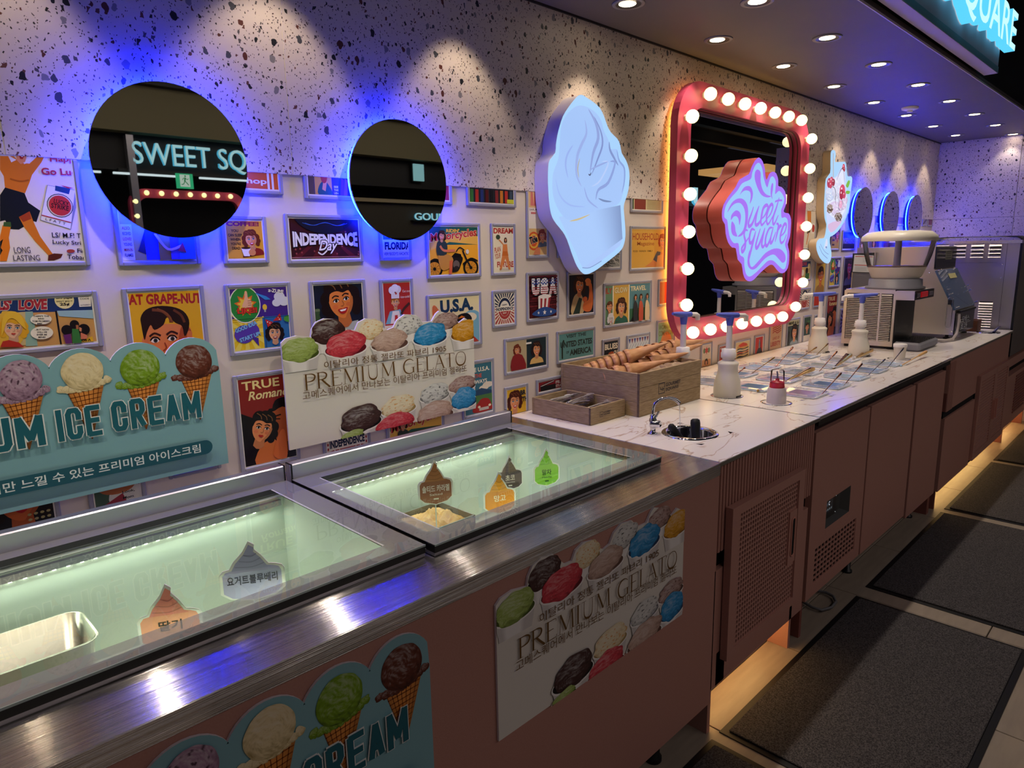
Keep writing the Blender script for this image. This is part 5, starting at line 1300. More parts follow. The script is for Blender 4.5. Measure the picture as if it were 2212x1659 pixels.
poster(5.045, 5.247, 1.104, 1.43, 'tall framed dark print of a laughing woman left of the slush machine', '20182c', lambda a, x0, x1, z0, z1: (face(a, x0 + .1, z0 + .23, .045, hair='160c10', skin='d8605a', dress='5a5c88'), a.rect(x0, x1, z0, z0 + .04, 'b88a98')))
poster(5.044, 5.25, HC + .001, 1.066, 'purple ray print low beside the slush machine', '3a2458', lambda a, x0, x1, z0, z1: burst(a, (x0 + x1) / 2, (z0 + z1) / 2, .15, 18, '8a7ab0'), cutb=True)
poster(4.31, 4.492, 1.288, 1.425, 'second romance comic print, right of the bulb mirror', 'c8a870', words(("LOVE", .1, .76, .5, .2, 'b03a44', .05), pic=lambda a, x0, x1, z0, z1: (a.rect(x0, x1, z1 - .035, z1, '2a3a6c'), a.ell(x0 + .13, z1 - .03, .018, .016, 'efdca0'), a.ell(x0 + .04, z0 + .04, .022, .02, 'e8dcc8'), a.ell(x0 + .1, z0 + .05, .02, .02, '1c1416'), a.rect(x0 + .08, x0 + .14, z0, z0 + .035, '3c6a44'))))
poster(4.33, 4.522, 1.482, 1.95, 'tall framed print of an orange dressed dancer right of the bulb mirror', 'e0d4c0', lambda a, x0, x1, z0, z1: (a.poly([(x0 + .03, z1), (x0 + .09, z1), (x0 + .1, z1 - .07), (x0 + .05, z1 - .08)], 'd8803a'), a.poly([(x0 + .04, z1 - .08), (x0 + .1, z1 - .07), (x0 + .09, z1 - .13), (x0 + .05, z1 - .14)], '2a2624'), a.line([(x0 + .07, z1 - .13), (x0 + .05, z0 + .02)], .012, 'd8803a'), a.rect(x0 + .11, x1 - .01, z0 + .09, z0 + .15, 'f0e8e0'), a.ell(x0 + .14, z0 + .12, .02, .024, 'c83c34')))
poster(4.782, 4.94, 1.474, 1.66, 'framed portrait print behind the stem of the sundae sign', 'c09a58', lambda a, x0, x1, z0, z1: (face(a, x0 + .1, z0 + .09, .03, skin='d8704a'), [a.rect(x0 + .01, x0 + .05, z0 + .03 * k + .02, z0 + .03 * k + .03, '3a2c28') for k in range(4)]))
poster(4.985, 5.236, 1.470, 1.61, 'dark framed lettering print below the first far round mirror', '16142c', words(('INDEPENDENCE', .04, .3, .92, .35, '8a86c0', .04)))
poster(5.30, 5.43, 1.470, 1.61, 'small framed coffee print below the far round mirrors', 'a88050', pCoffee)
poster(5.50, 5.74, 1.43, 1.60, 'framed print seen through the slush bowl, left one', '6a5a8a', portrait(.5, .5, .12))
poster(5.82, 5.98, 1.43, 1.60, 'framed print seen through the slush bowl, right one', '8a4a6a')
for k, (x0, x1) in enumerate(((5.30, 5.42), (5.62, 5.80), (6.10, 6.30))):
    poster(x0, x1, 1.656, 1.95, 'bottom edge of a framed print between the far round mirrors, %s from the left' % ORD[k], ('5a3a6a', '3a3a7a', '8a5a5a')[k])
poster(6.801, 6.930, 1.659, 1.95, 'left one of two tiny framed prints in the far corner', 'a89c98', lambda a, x0, x1, z0, z1: a.line([(x0, z0), (x1, z1)], .02, '5a4c58'))
poster(6.965, 7.10, 1.659, 1.95, 'right one of two tiny framed prints in the far corner', '8a4a54')

# ================================================================ printed board signs
def circ_top(cs, r, zc, valley):   # scalloped top edge, right to left
    P = []
    for c in cs:
        h = valley - zc; a0 = math.asin(h / r)
        for k in range(13): an = a0 + (PI - 2 * a0) * k / 12; P.append((c + r * math.cos(an), zc + r * math.sin(an)))
    return P


def board(name, outline, yf, yb, label, edge='e8e2ea'):
    xs = [p[0] for p in outline]; zs = [p[1] for p in outline]
    t = thing(name, ((min(xs) + max(xs)) / 2, yb, min(zs)), label, 'sign')
    MB().prism(outline, yf, yb).build('board', mat('board_white', edge, .5), t)
    return t, (min(xs), max(xs), min(zs), max(zs))


def ice_sign(dx, dz, yf, yb, label):
    cs = [.6215 - .121 * k + dx for k in range(6)]; rr = .0700; zc = 1.306 - rr + dz; v = 1.268 + dz
    pts = [(.687 + dx, .965 + dz), (.687 + dx, 1.215 + dz), (.6855 + dx, 1.24 + dz)] + circ_top(cs, rr, zc, v) + [(cs[-1] - .0655, 1.24 + dz), (cs[-1] - .0665, 1.215 + dz), (cs[-1] - .0665, .965 + dz)]
    t, r = board('ice_cream_sign', pts, yf, yb, label)
    A = Art(*r, yf - .0003, K3); A.clip = False; A.qy = 1.775; A.sh = (dx, dz)
    A.poly(pts, '86b6bf')
    L = [((1545, 850), 143, 135, ((1425, 965), (1685, 945), (1597, 1325)), '6a3424', '1c0a08', None), ((1115, 900), 155, 148, ((1000, 1035), (1270, 1000), (1167, 1400)), '7ea522', '2c4208', None),
         ((655, 930), 168, 150, ((520, 1075), (825, 1035), (737, 1480)), 'ecd9a8', 'a08850', None), ((160, 1000), 175, 165, ((-5, 1150), (348, 1100), (235, 1562)), 'b08ea6', '5c3a54', '3a1830')]
    C = []
    for (c, rx, rz, tri, col, dk, fl_) in L:
        a, b_, e = A.q([c, (c[0] + rx, c[1]), (c[0], c[1] - rz)]); C.append((a, b_[0] - a[0], e[1] - a[1], A.q(tri), col, dk, fl_))
    for k, col, dk in ((1, 'd8607a', '7a1c34'), (2, '8a5a3a', '3a1c10')):
        a, rx, rz, tri, *_ = C[3]; C.append(((a[0] - .121 * k, a[1]), rx, rz, [(p[0] - .121 * k, p[1]) for p in tri], col, dk, None))
    for a, rx, rz, tri, col, dk, fl_ in C:
        waffle(A, tri[0], tri[1], tri[2], 7)
        for k in range(9):   # ragged skirt
            u = -1.05 + 2.1 * k / 8; zz = a[1] - rz * (.62 + .28 * math.cos(u * 1.2)) + u * rz * .12
            scoop(A, a[0] + rx * u * 1.06, zz, rx * .22, rz * .2, col, dk, rag=.35, seed=k + a[0] * 9, fleck=fl_, nu=16, nv=6)
        scoop(A, a[0], a[1], rx, rz, col, dk, rag=.04, rot=-.35, seed=a[0] * 31, fleck=fl_, nu=56, nv=26)
    ht2 = A.q([(1580, 1070)])[0][1] - A.q([(1600, 1290)])[0][1]; zb = A.q([(1600, 1290)])[0][1]
    for s, l, rgt in (('CREAM', (900, 1395), (1600, 1290)), ('ICE', (465, 1475), (810, 1412)), ('UM', (-75, 1555), (360, 1490))):
        a, b_ = A.q([l, rgt]); block(A, s, a[0], zb, b_[0] - a[0], ht2, '1f6472', 'eef0ec')
    a = A.q([(-75, 1555)])[0]; block(A, 'PREMI', a[0] - .208, zb, .2, ht2, '1f6472', 'eef0ec')
    A.crop = (0, 950, 3.16); p = A.q([(1440, 50), (1385, -2), (1395, 92), (1360, 72)]); z0, z1 = p[2][1], p[1][1]; xr = p[1][0]; xl = .64 + 2 * dx - xr; rr2 = (z1 - z0) / 2
    P = [(xr + rr2 * math.cos(PI / 2 - PI * k / 10), (z0 + z1) / 2 + rr2 * math.sin(PI / 2 - PI * k / 10)) for k in range(11)] + [(xl + rr2 * math.cos(-PI / 2 - PI * k / 10), (z0 + z1) / 2 + rr2 * math.sin(-PI / 2 - PI * k / 10)) for k in range(11)]
    A.poly(P, '1f5a6a'); A.text('고메스퀘어에서만 느낄 수 있는 프리미엄 아이스크림', .64 + 2 * dx - p[3][0], z0 + rr2 * .42, 2 * p[3][0] - .64 - 2 * dx, rr2 * 1.22, 'e8f0f0', .012)
    A.build('print', t); return t


SERIF = {  # strokes: (points, thick?)  serifs added as thin bars
    'P': (.62, [([(.16, 0), (.16, 1)], 1), ([(.16, .98), (.42, .98), (.58, .88), (.6, .74), (.52, .58), (.36, .52), (.16, .52)], 2)], [(.04, .28, 0), (.04, .2, 1)]),
    'R': (.74, [([(.16, 0), (.16, 1)], 1), ([(.16, .98), (.4, .98), (.55, .88), (.57, .74), (.5, .6), (.34, .54), (.16, .54)], 2), ([(.32, .54), (.5, .28), (.72, 0)], 1)], [(.04, .28, 0), (.04, .2, 1), (.6, .78, 0)]),
    'E': (.62, [([(.16, 0), (.16, 1)], 1), ([(.16, .98), (.55, .98), (.57, .86)], 0), ([(.16, .52), (.45, .52)], 0), ([(.16, .02), (.56, .02), (.6, .16)], 0)], [(.04, .2, 0), (.04, .2, 1)]),
    'M': (.98, [([(.15, 0), (.19, 1)], 0), ([(.19, 1), (.5, .08)], 1), ([(.5, .08), (.8, 1)], 0), ([(.82, 1), (.86, 0)], 1)], [(.04, .26, 0), (.08, .22, 1), (.74, .98, 0), (.78, .94, 1)]),
    'I': (.34, [([(.17, 0), (.17, 1)], 1)], [(.05, .29, 0), (.05, .29, 1)]),
    'U': (.80, [([(.17, 1), (.17, .35), (.26, .1), (.42, .02), (.56, .08), (.64, .3), (.65, 1)], 2)], [(.05, .29, 1), (.54, .76, 1)]),
    'G': (.82, [([(.72, .84), (.6, .96), (.44, 1), (.24, .9), (.12, .66), (.12, .36), (.22, .12), (.42, 0), (.6, .04), (.72, .14)], 2), ([(.70, .42), (.70, .04)], 1)], [(.56, .8, .42)]),
    'L': (.58, [([(.16, 0), (.16, 1)], 1), ([(.16, .02), (.5, .02), (.55, .18)], 0)], [(.04, .2, 0), (.04, .28, 1)]),
    'A': (.76, [([(.1, 0), (.38, 1)], 0), ([(.38, 1), (.68, 0)], 1), ([(.2, .36), (.55, .36)], 0)], [(0, .2, 0), (.57, .8, 0)]),
    'T': (.68, [([(.34, 0), (.34, 1)], 1), ([(.04, .86), (.06, .98), (.62, .98), (.64, .86)], 0)], [(.22, .46, 0)]),
    'O': (.86, [([(.43, 1), (.22, .92), (.1, .66), (.1, .34), (.22, .08), (.43, 0), (.64, .08), (.76, .34), (.76, .66), (.64, .92), (.43, 1)], 2)], []), ' ': (.36, [], [])}


def serif(a, txt, x, z, w, h, col):
    tot = sum(SERIF[c][0] for c in txt); k = w / tot; cx = x
    for c in txt:
        ad, st, sf = SERIF[c]
        for pts, th in st:
            P = [(cx + p[0] * k, z + p[1] * h) for p in pts]
            if th == 2: a.line(P, k * .085, col, taper=lambda t: .35 + .65 * math.sin(PI * t) ** 2)
            else: a.line(P, k * (.085 if th else .028), col)
        for s0, s1, y in sf: a.rect(cx + s0 * k, cx + s1 * k, z + y * h - h * .01, z + y * h + h * .012, col)
        cx += ad * k


GB = dict(green=('a6bd62', '4c5c1c', None), choc=('4a2c2a', '0c0606', None), red=('d8404e', '6a1020', None), van=('efe0bc', 'b89a60', 'e09a3c'), beige=('c8a898', '6a4a40', None), cook=('d8d8d4', '8a8a8a', None), blue=('2a94d0', '0a3c6a', None), swirl=('b09088', '50342e', '6a4038'), yel=('e0a01e', '8a5408', None))


def gel_sign(dx, dz, yf, yb, label):
    A0 = Art(0, 1, 0, 1, yf - .0003, K4); A0.qy = 1.775; A0.sh = (dx, dz)
    top = [(28, 705), (60, 670), (150, 645), (262, 655), (268, 600), (300, 540), (370, 508), (460, 513), (525, 575), (560, 603), (615, 600), (640, 540), (700, 508), (780, 516), (845, 585), (872, 600), (920, 580), (950, 520), (1010, 476), (1100, 480), (1150, 535), (1225, 530), (1260, 470), (1285, 448), (1400, 485), (1432, 550), (1490, 505), (1556, 545)]
    tp = A0.q(top); x0, x1, zb = .861 + dx, 1.566 + dx, .961 + dz
    tp[0] = (x0, tp[0][1]); tp[-1] = (x1, tp[-1][1])
    pts = [(x1, zb)] + tp[::-1] + [(x0, zb)]
    t, r = board('gelato_sign', pts, yf, yb, label)
    A = Art(r[0], r[1], zb, r[3] + .05, yf - .0003, K4); A.qy = 1.775; A.sh = (dx, dz); A.clip = False; A.poly(pts, 'e6e0d6'); A.clip = True

    def cup(c, rx, rz, kind, dep=1.5, rot=.12):
        col, dk, fk = GB[kind]; a, b_, e, l = A.q([c, (c[0] + rx, c[1]), (c[0], c[1] - rz), (c[0], c[1] + rz)])
        rx, rz = b_[0] - a[0], e[1] - a[1]; X, Z = a
        A.poly([(X - rx * 1.03, Z - rz * .35), (X + rx * 1.03, Z - rz * .25), (X + rx * .8, Z - rz * (1.0 + dep)), (X - rx * .8, Z - rz * (1.0 + dep))], 'ddd8d4')
        A.grid(lambda u, v: lin('f0ece8') if .15 < u < .7 else scl(lin('d8d2ce'), .93), 8, 1, lambda u, v: (X - rx * (1.03 - .2 * v) + 2 * rx * (1.03 - .2 * v) * u, Z - rz * (.35 + v * (.65 + dep))))
        A.ell(X, Z - rz * .42, rx * 1.06, rz * .62, 'f4f0ec', n=28); A.ell(X, Z - rz * .38, rx * 1.0, rz * .55, scl(lin(dk), .8), n=28)
        scoop(A, X, Z, rx * .97, rz * .98, col, dk, rag=.16, rot=rot, seed=X * 37 + Z * 11, fleck=fk if kind in ('van', 'swirl') else ('2a2a30' if kind == 'cook' else None), nu=56, nv=24)
    for c, rx, rz, k in (((740, 592), 100, 80, 'van'), ((1045, 560), 105, 78, 'cook'), ((1335, 530), 100, 72, 'swirl'), ((400, 612), 132, 98, 'choc'), ((1490, 605), 110, 85, 'yel'),
                         ((175, 755), 150, 100, 'green'), ((540, 712), 162, 104, 'red'), ((890, 682), 143, 88, 'beige'), ((1210, 632), 130, 93, 'blue')): cup(c, rx, rz, k, .75)
    x0_, x1_ = A.r[0], A.r[1]; zt = A.q([(300, 900)])[0][1]
    for c, rx, rz, k in (((1465, 1030), 105, 65, 'swirl'), ((1245, 1098), 115, 78, 'cook'), ((960, 1200), 135, 85, 'van'), ((660, 1302), 160, 108, 'choc'), ((1480, 1140), 100, 88, 'blue'), ((1250, 1252), 142, 88, 'beige')): cup(c, rx, rz, k, .7)
    cup((930, 1345), 150, 88, 'red', .3); cup((590, 1432), 96, 36, 'green', .1)
    A.crop = K4
    def ln(s, p0, p1, h, b_=.0):
        a, e, c = A.q([p0, p1, (p0[0], p0[1] - h)]); A.text(s, a[0], a[1], e[0] - a[0], c[1] - a[1], '664617', b_)
    ln('이탈리아 정통 젤라또 파브리 1905', (365, 912), (1335, 780), 62); ln('고메스퀘어에서 만나보는 이탈리아 프리미엄 젤라또', (195, 1160), (1500, 945), 68)
    a, e, c = A.q([(200, 1085), (1495, 885), (205, 955)]); serif(A, 'PREMIUM GELATO', a[0], a[1], e[0] - a[0], c[1] - a[1], '664617')
    A.build('print', t); return t


ice_sign(0, 0, 1.775, 1.781, 'pale teal Premium Ice Cream board with scalloped top on the back wall')
gel_sign(0, 0, 1.775, 1.781, 'white Premium Gelato board with printed scoops on the back wall')
ice_sign(-.003, -.4625, .924, .929, 'pale teal ice cream board on the front of the near freezer chest')
gel_sign(-.008, -.460, .924, .929, 'white Premium Gelato board on the pink freezer chest front')

# ================================================================ round mirrors with blue LED ring
def round_mirror(x, z, label, r=.176):
    t = thing('round_mirror', (x, W, z), label, 'mirror', 'round blue lit mirrors on the wall')
    MB().lathe([(.001, 0), (r, 0), (r, .005), (.001, .005)], (x, 1.752, z), 64, sm=False, axis=(0, 1, 0)).build('mirror_glass', M_MIR, t)
    MB().lathe([(.001, 0), (r - .03, 0), (r - .03, .046), (.001, .046)], (x, 1.758, z), 40, sm=False, axis=(0, 1, 0)).build('back_body', mat('back_black', '101014', .7), t)
    MB().tube([(x + (r - .012) * math.cos(a), 1.778, z + (r - .012) * math.sin(a)) for a in [2 * PI * k / 48 for k in range(48)]], .0035, 8, closed=True).build('led_ring', M_LEDB, t)
c1 = onY(376, 349, 1.752); c2 = onY(866, 391, 1.752)
round_mirror(c1.x, c1.z, 'large near round mirror with blue glow, left of the two on the speckled wall'); round_mirror(c2.x, c2.z, 'second near round mirror with blue glow, above the Florida print')
for k, (px, py) in enumerate(((1866.5, 463), (1926, 466), (1978, 468))):
    c = onY(px, py, 1.752); round_mirror(c.x, c1.z - .0, 'far round mirror with blue ring, %s of the three beyond the sundae sign' % ORD[k])

# ================================================================ glowing soft ice sign
def cv(L, ox, oy, k, y): return [(p.x, p.z) for p in (onY(ox + a / k, oy + b / k, y) for a, b in L)]
YF = 1.735
cone_o = cv([(870, 305), (925, 338), (1000, 388), (1080, 460), (1130, 560), (1165, 660), (1210, 750), (1290, 830), (1322, 900), (1342, 1000), (1390, 1080), (1425, 1180), (1434, 1280), (1425, 1420), (1400, 1520), (1372, 1600)], 1100, 150, 5.53, YF) + \
    cv([(1366, 290), (1380, 450), (1386, 600), (1370, 700), (1335, 775), (1260, 845), (1150, 930), (1050, 1005), (980, 1045), (925, 1064), (880, 1055), (830, 1003), (790, 930), (740, 800), (690, 655), (640, 560), (560, 462), (510, 380), (485, 280), (470, 150), (463, 20)], 1100, 400, 5.53, YF) + \
    cv([(460, 1300), (465, 1160), (480, 1085), (548, 995), (556, 900), (575, 780), (600, 680), (640, 560), (700, 460), (760, 380), (820, 315)], 1100, 150, 5.53, YF)
cone_o = smooth(cone_o, 2, True)
t = thing('soft_ice_sign', (2.15, W, 1.41), 'glowing pale blue wall sign shaped like a soft ice cream in a cup', 'sign')
MB().prism(cone_o, YF, W - .007, sm=True).build('side_body', mat('sign_white', 'dcd6e0', .45), t)


def inset(P, d):
    n = len(P); out = []
    for i in range(n):
        a, b, c = P[i - 1], P[i], P[(i + 1) % n]; e1 = Vector((b[0] - a[0], b[1] - a[1])).normalized(); e2 = Vector((c[0] - b[0], c[1] - b[1])).normalized()
        nrm = Vector((e1.y + e2.y, -(e1.x + e2.x))).normalized(); out.append((b[0] + nrm.x * d, b[1] + nrm.y * d))
    return out


A = Art(0, 9, 0, 9, YF - .001, (1100, 150, 5.53)); A.clip = False; A.qy = YF
A.poly(cone_o, 'a6d2fc')
A.crop = (1100, 400, 5.53)
cupo = A.q([(590, 380), (640, 470), (700, 560), (760, 720), (830, 900), (880, 990), (960, 985), (1100, 900), (1230, 800), (1320, 720), (1350, 640), (1340, 450), (1325, 230), (1200, 300), (950, 350), (720, 430)])
A.poly(cupo, 'a6c4f8')
P = A.q([(590, 380), (1325, 240), (1350, 640), (880, 990)])
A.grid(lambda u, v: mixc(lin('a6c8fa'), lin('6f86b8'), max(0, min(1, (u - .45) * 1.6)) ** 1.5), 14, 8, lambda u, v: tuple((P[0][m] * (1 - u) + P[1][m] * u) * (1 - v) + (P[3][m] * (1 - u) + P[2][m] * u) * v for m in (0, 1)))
A.line([(720, 430), (830, 405), (960, 350)], .006, 'c8b890', 1, taper=lambda t: math.sin(PI * t) + .2)
A.line([(870, 985), (960, 985), (1100, 905)], .0035, '7f98cc', 1)
A.crop = (1100, 150, 5.53)
A.poly(smoothq([(640, 620), (700, 520), (800, 440), (900, 440), (1010, 500), (1090, 600), (1130, 740), (1180, 840), (1210, 950), (1290, 960), (1310, 1100), (1370, 1180), (1385, 1300), (1350, 1500), (1280, 1620), (1050, 1680), (900, 1740), (720, 1800), (600, 1700), (520, 1500), (520, 1250), (580, 1080), (600, 900), (610, 740)]), 'a2c4f8', 1)
for pts, w_, c in (([(940, 470), (1030, 640), (1060, 820), (1000, 1000), (960, 1240)], .016, '8ea2dc'), ([(900, 600), (920, 760), (860, 900), (810, 1040), (800, 1250), (860, 1400)], .014, '98aee8'), ([(1010, 560), (1090, 740), (1110, 900), (1050, 1080), (980, 1260)], .010, '7f92cc'),
                   ([(760, 900), (690, 1020), (670, 1150), (700, 1300)], .010, '96b0ee'), ([(840, 1060), (815, 1180), (830, 1300)], .005, 'b4a890'), ([(1190, 860), (1200, 960), (1250, 1060), (1300, 1150)], .012, '7f94cc'), ([(1280, 960), (1310, 1090), (1370, 1180), (1370, 1340), (1340, 1480)], .010, '86a0dc'),
                   ([(1200, 1100), (1260, 1120), (1180, 1350), (1060, 1440), (1030, 1560)], .013, '8aa0dc'), ([(1100, 1100), (1180, 1120), (1080, 1330), (980, 1400)], .008, 'b6ccfa'), ([(960, 1200), (1060, 1150), (1180, 1100)], .007, '93a8e2'), ([(890, 1400), (940, 1560), (1060, 1660)], .008, '93aae6'), ([(1060, 1540), (1130, 1570), (1220, 1580)], .008, '7088b8'), ([(550, 1300), (600, 1500), (720, 1620), (900, 1640)], .007, '9ab6f2'), ([(940, 1250), (960, 1262), (975, 1230)], .006, '4a5478'), ([(1190, 1540), (1240, 1600)], .004, '8a8a70')):
    A.line(pts, w_, c, 1, taper=lambda t: math.sin(PI * t) ** .6)
A.build('lit_face', t, M_LIT)

# ================================================================ bulb mirror
def rrect(x0, x1, z0, z1, r, n=8):
    P = []
    for cx, cz, a0 in ((x1 - r, z0 + r, -PI / 2), (x1 - r, z1 - r, 0), (x0 + r, z1 - r, PI / 2), (x0 + r, z0 + r, PI)):
        for k in range(n + 1): a = a0 + PI / 2 * k / n; P.append((cx + r * math.cos(a), cz + r * math.sin(a)))
    return P


def bulb_frame(t, x0, x1, z0, z1, yf, yb, bw, sg=1):
    O = rrect(x0, x1, z0, z1, .20, 10); I = rrect(x0 + bw, x1 - bw, z0 + bw, z1 - bw, .105, 10); n = len(O)
    b = MB(); b.add([(p[0], yf, p[1]) for p in O] + [(p[0], yf, p[1]) for p in I] + [(p[0], yb, p[1]) for p in O] + [(p[0], yf + sg * .034, p[1]) for p in I],
                    [(k, (k + 1) % n, n + (k + 1) % n, n + k) for k in range(n)] + [(k, (k + 1) % n, 2 * n + (k + 1) % n, 2 * n + k) for k in range(n)] + [(n + k, n + (k + 1) % n, 3 * n + (k + 1) % n, 3 * n + k) for k in range(n)])
    b.build('frame', mat('raspberry_paint', 'c4486c', .38), t)
    MB().prism(I, yf + sg * .034, yf + sg * .036).build('mirror_glass', mat('grey_mirror', 'c4c4c2', .008, 1), t)
    MB().tube([(p[0], yf + sg * .02, p[1]) for p in I], .004, 6, closed=True).build('inner_trim', mat('bronze_trim', '6a5044', .35, .6), t)


t = thing('bulb_mirror', (3.48, W, 1.055), 'big rounded mirror in a raspberry frame set with glowing bulbs', 'mirror')
bulb_frame(t, 2.768, 4.185, 1.055, 2.250, YF, W - .036, .112)
for x, z in ((3.0, 1.3), (3.9, 1.3), (3.0, 2.0), (3.9, 2.0)): MB().box(x - .03, x + .03, YF + .04, W, z - .03, z + .03).build('wall_bracket', M_BLK, t)
BP = [(2.977 + .166 * k, 2.192) for k in range(7)] + [(4.122, 2.108 - .163 * k) for k in range(6)] + [(4.04, 1.155)] + [(2.892 + .163 * k, 1.110) for k in range(7)] + [(2.828, 1.245 + .1665 * k) for k in range(6)]
for x, z in BP:
    bb = empty('bulb', (x, YF, z)); bb.parent = t; bb.location = Vector(bb['_w']) - Vector(t['_w'])
    MB().lathe([(.014, 0), (.014, -.010), (.011, -.013)], (x, YF, z), 14, axis=(0, 1, 0)).build('socket', mat('bulb_socket', 'd8c8b8', .4), bb)
    MB().sphere((x, YF - .036, z), .0295, 16).build('globe', M_BULB, bb)
MB().tube([(p[0], W - .020, p[1]) for p in rrect(2.815, 4.135, 1.105, 2.20, .16, 6)], .004, 6, closed=True).build('led_ring', mat('amber_led', '000000', .5, emit=(1, .55, .10), es=12), t)

# ================================================================ Sweet square sign
YS = 1.69
KO = (1480, 320, 5.53)
so = cv([(880, 112), (925, 160), (950, 250), (956, 330), (972, 380), (1000, 312), (1040, 282), (1085, 300), (1110, 380), (1110, 450), (1150, 465), (1190, 515), (1207, 600), (1200, 680), (1175, 750), (1198, 775), (1237, 782), (1263, 850), (1260, 950), (1250, 1060), (1225, 1150), (1240, 1230), (1240, 1330), (1225, 1430), (1185, 1485), (1140, 1493), (1095, 1455), (1050, 1400), (1010, 1395), (950, 1440), (880, 1505), (820, 1570), (770, 1592), (720, 1570), (690, 1500), (672, 1385), (625, 1330), (603, 1198), (560, 1188), (510, 1125), (482, 1020), (473, 912), (445, 865), (437, 780), (455, 680), (520, 570), (600, 465), (650, 372), (757, 312), (788, 235), (830, 152)], *KO, YS)
so = smooth(so, 2, True)
t = thing('sweet_square_sign', (3.49, 1.77, 1.33), 'layered red sign with glowing blue and violet Sweet square lettering on the mirror', 'sign')
MB().prism(so, YS, 1.7655, sm=True).build('side_body', mat('coral_side', 'd0605a', .4), t)
for x, z in ((3.3, 1.5), (3.7, 1.6), (3.45, 1.8)): MB().lathe([(.01, 0), (.01, .003)], (x, 1.7657, z), 10, axis=(0, 1, 0)).build('standoff', M_CHR, t)
A = Art(0, 9, 0, 9, YS - .001, KO); A.clip = False; A.qy = YS
A.poly(so, 'a36cf2')
A.poly(smoothq([(885, 178), (920, 250), (935, 350), (975, 470), (1000, 400), (1020, 350), (1050, 340), (1080, 400), (1075, 500), (1075, 550), (1120, 510), (1165, 560), (1182, 620), (1160, 700), (1145, 740), (1150, 830), (1190, 825), (1222, 860), (1225, 960), (1215, 1060), (1190, 1150), (1215, 1240), (1215, 1330), (1195, 1430), (1160, 1445), (1110, 1400), (1050, 1345), (990, 1345), (930, 1400), (850, 1480), (770, 1535), (725, 1500), (705, 1400), (700, 1310), (650, 1270), (635, 1140), (580, 1135), (535, 1070), (512, 960), (500, 860), (465, 820), (480, 700), (540, 600), (620, 510), (680, 420), (780, 370), (800, 290), (840, 200)]), '96c8f8', 1)
U = 'a36cf2'; TP = lambda t: math.sin(PI * min(1, t * 1.1)) ** .8
A.poly(smoothq([(850, 260), (830, 300), (830, 370), (860, 470), (910, 560), (980, 590), (1025, 575), (970, 555), (925, 500), (900, 400), (900, 300), (880, 262)]), U, 1)
A.poly(smoothq([(1035, 420), (1050, 430), (1045, 500), (1035, 560), (1040, 610), (1020, 560), (1020, 480)]), U, 1)
A.poly(smoothq([(650, 560), (700, 470), (770, 455), (805, 520), (800, 600), (770, 665), (780, 580), (770, 520), (720, 505), (680, 525)]), U, 1)
A.poly(smoothq([(500, 770), (550, 660), (620, 605), (690, 610), (740, 680), (750, 800), (730, 950), (680, 1040), (625, 1055), (690, 980), (715, 850), (705, 730), (660, 660), (600, 660), (550, 700)]), U, 1)
A.poly(smoothq([(545, 860), (550, 800), (600, 745), (645, 760), (665, 820), (645, 920), (635, 850), (610, 815), (575, 820)]), U, 1)
A.poly(smoothq([(555, 875), (545, 960), (560, 1030), (600, 1055), (620, 1050), (600, 990), (590, 920)]), U, 1)
A.poly(smoothq([(770, 1210), (745, 1300), (745, 1400), (790, 1450), (850, 1430), (950, 1320), (1050, 1270), (1110, 1320), (1160, 1370), (1195, 1340), (1190, 1270), (1140, 1210), (1060, 1200), (960, 1250), (880, 1340), (800, 1420), (770, 1380), (765, 1290)]), U, 1)


def script(strokes, w_):
    for st in strokes: A.line(st, w_, U, 1, taper=lambda t: .35 + .65 * math.sin(PI * t))


script([[(815, 700), (790, 780), (755, 880), (760, 935), (800, 900), (840, 790), (880, 690)], [(880, 690), (850, 800), (835, 900), (860, 915), (905, 850), (930, 720)], [(905, 850), (950, 800), (985, 710), (970, 680), (930, 720), (905, 830), (905, 910), (930, 905), (985, 830)], [(985, 830), (1020, 780), (1045, 700), (1030, 670), (1000, 710), (970, 810), (975, 900), (1000, 895), (1050, 800)], [(1120, 590), (1090, 700), (1050, 820), (1045, 895), (1065, 900), (1110, 800)]], .019)
A.line([(1070, 640), (1110, 625), (1155, 625)], .010, U, 1)
script([[(745, 985), (715, 980), (700, 1040), (715, 1110), (710, 1190), (680, 1240), (672, 1200), (700, 1150), (770, 1050)], [(830, 980), (790, 970), (765, 1060), (770, 1130), (800, 1110), (840, 990)], [(840, 990), (810, 1110), (780, 1230), (760, 1330)], [(895, 960), (865, 1060), (840, 1160), (850, 1195), (880, 1150), (920, 1040), (950, 950)], [(950, 950), (925, 1060), (910, 1150), (930, 1180), (960, 1120)], [(1040, 950), (1000, 960), (960, 1060), (955, 1150), (980, 1160), (1020, 1060), (1050, 940)], [(1050, 940), (1020, 1060), (1015, 1130), (1040, 1110), (1080, 1000)], [(1085, 900), (1110, 920), (1095, 1010), (1070, 1120)], [(1100, 990), (1130, 930), (1150, 930)], [(1140, 1050), (1185, 1000), (1205, 920), (1180, 910), (1150, 980), (1130, 1070), (1140, 1130), (1175, 1110), (1205, 1030)]], .020)
A.build('lit_face', t, M_LIT)

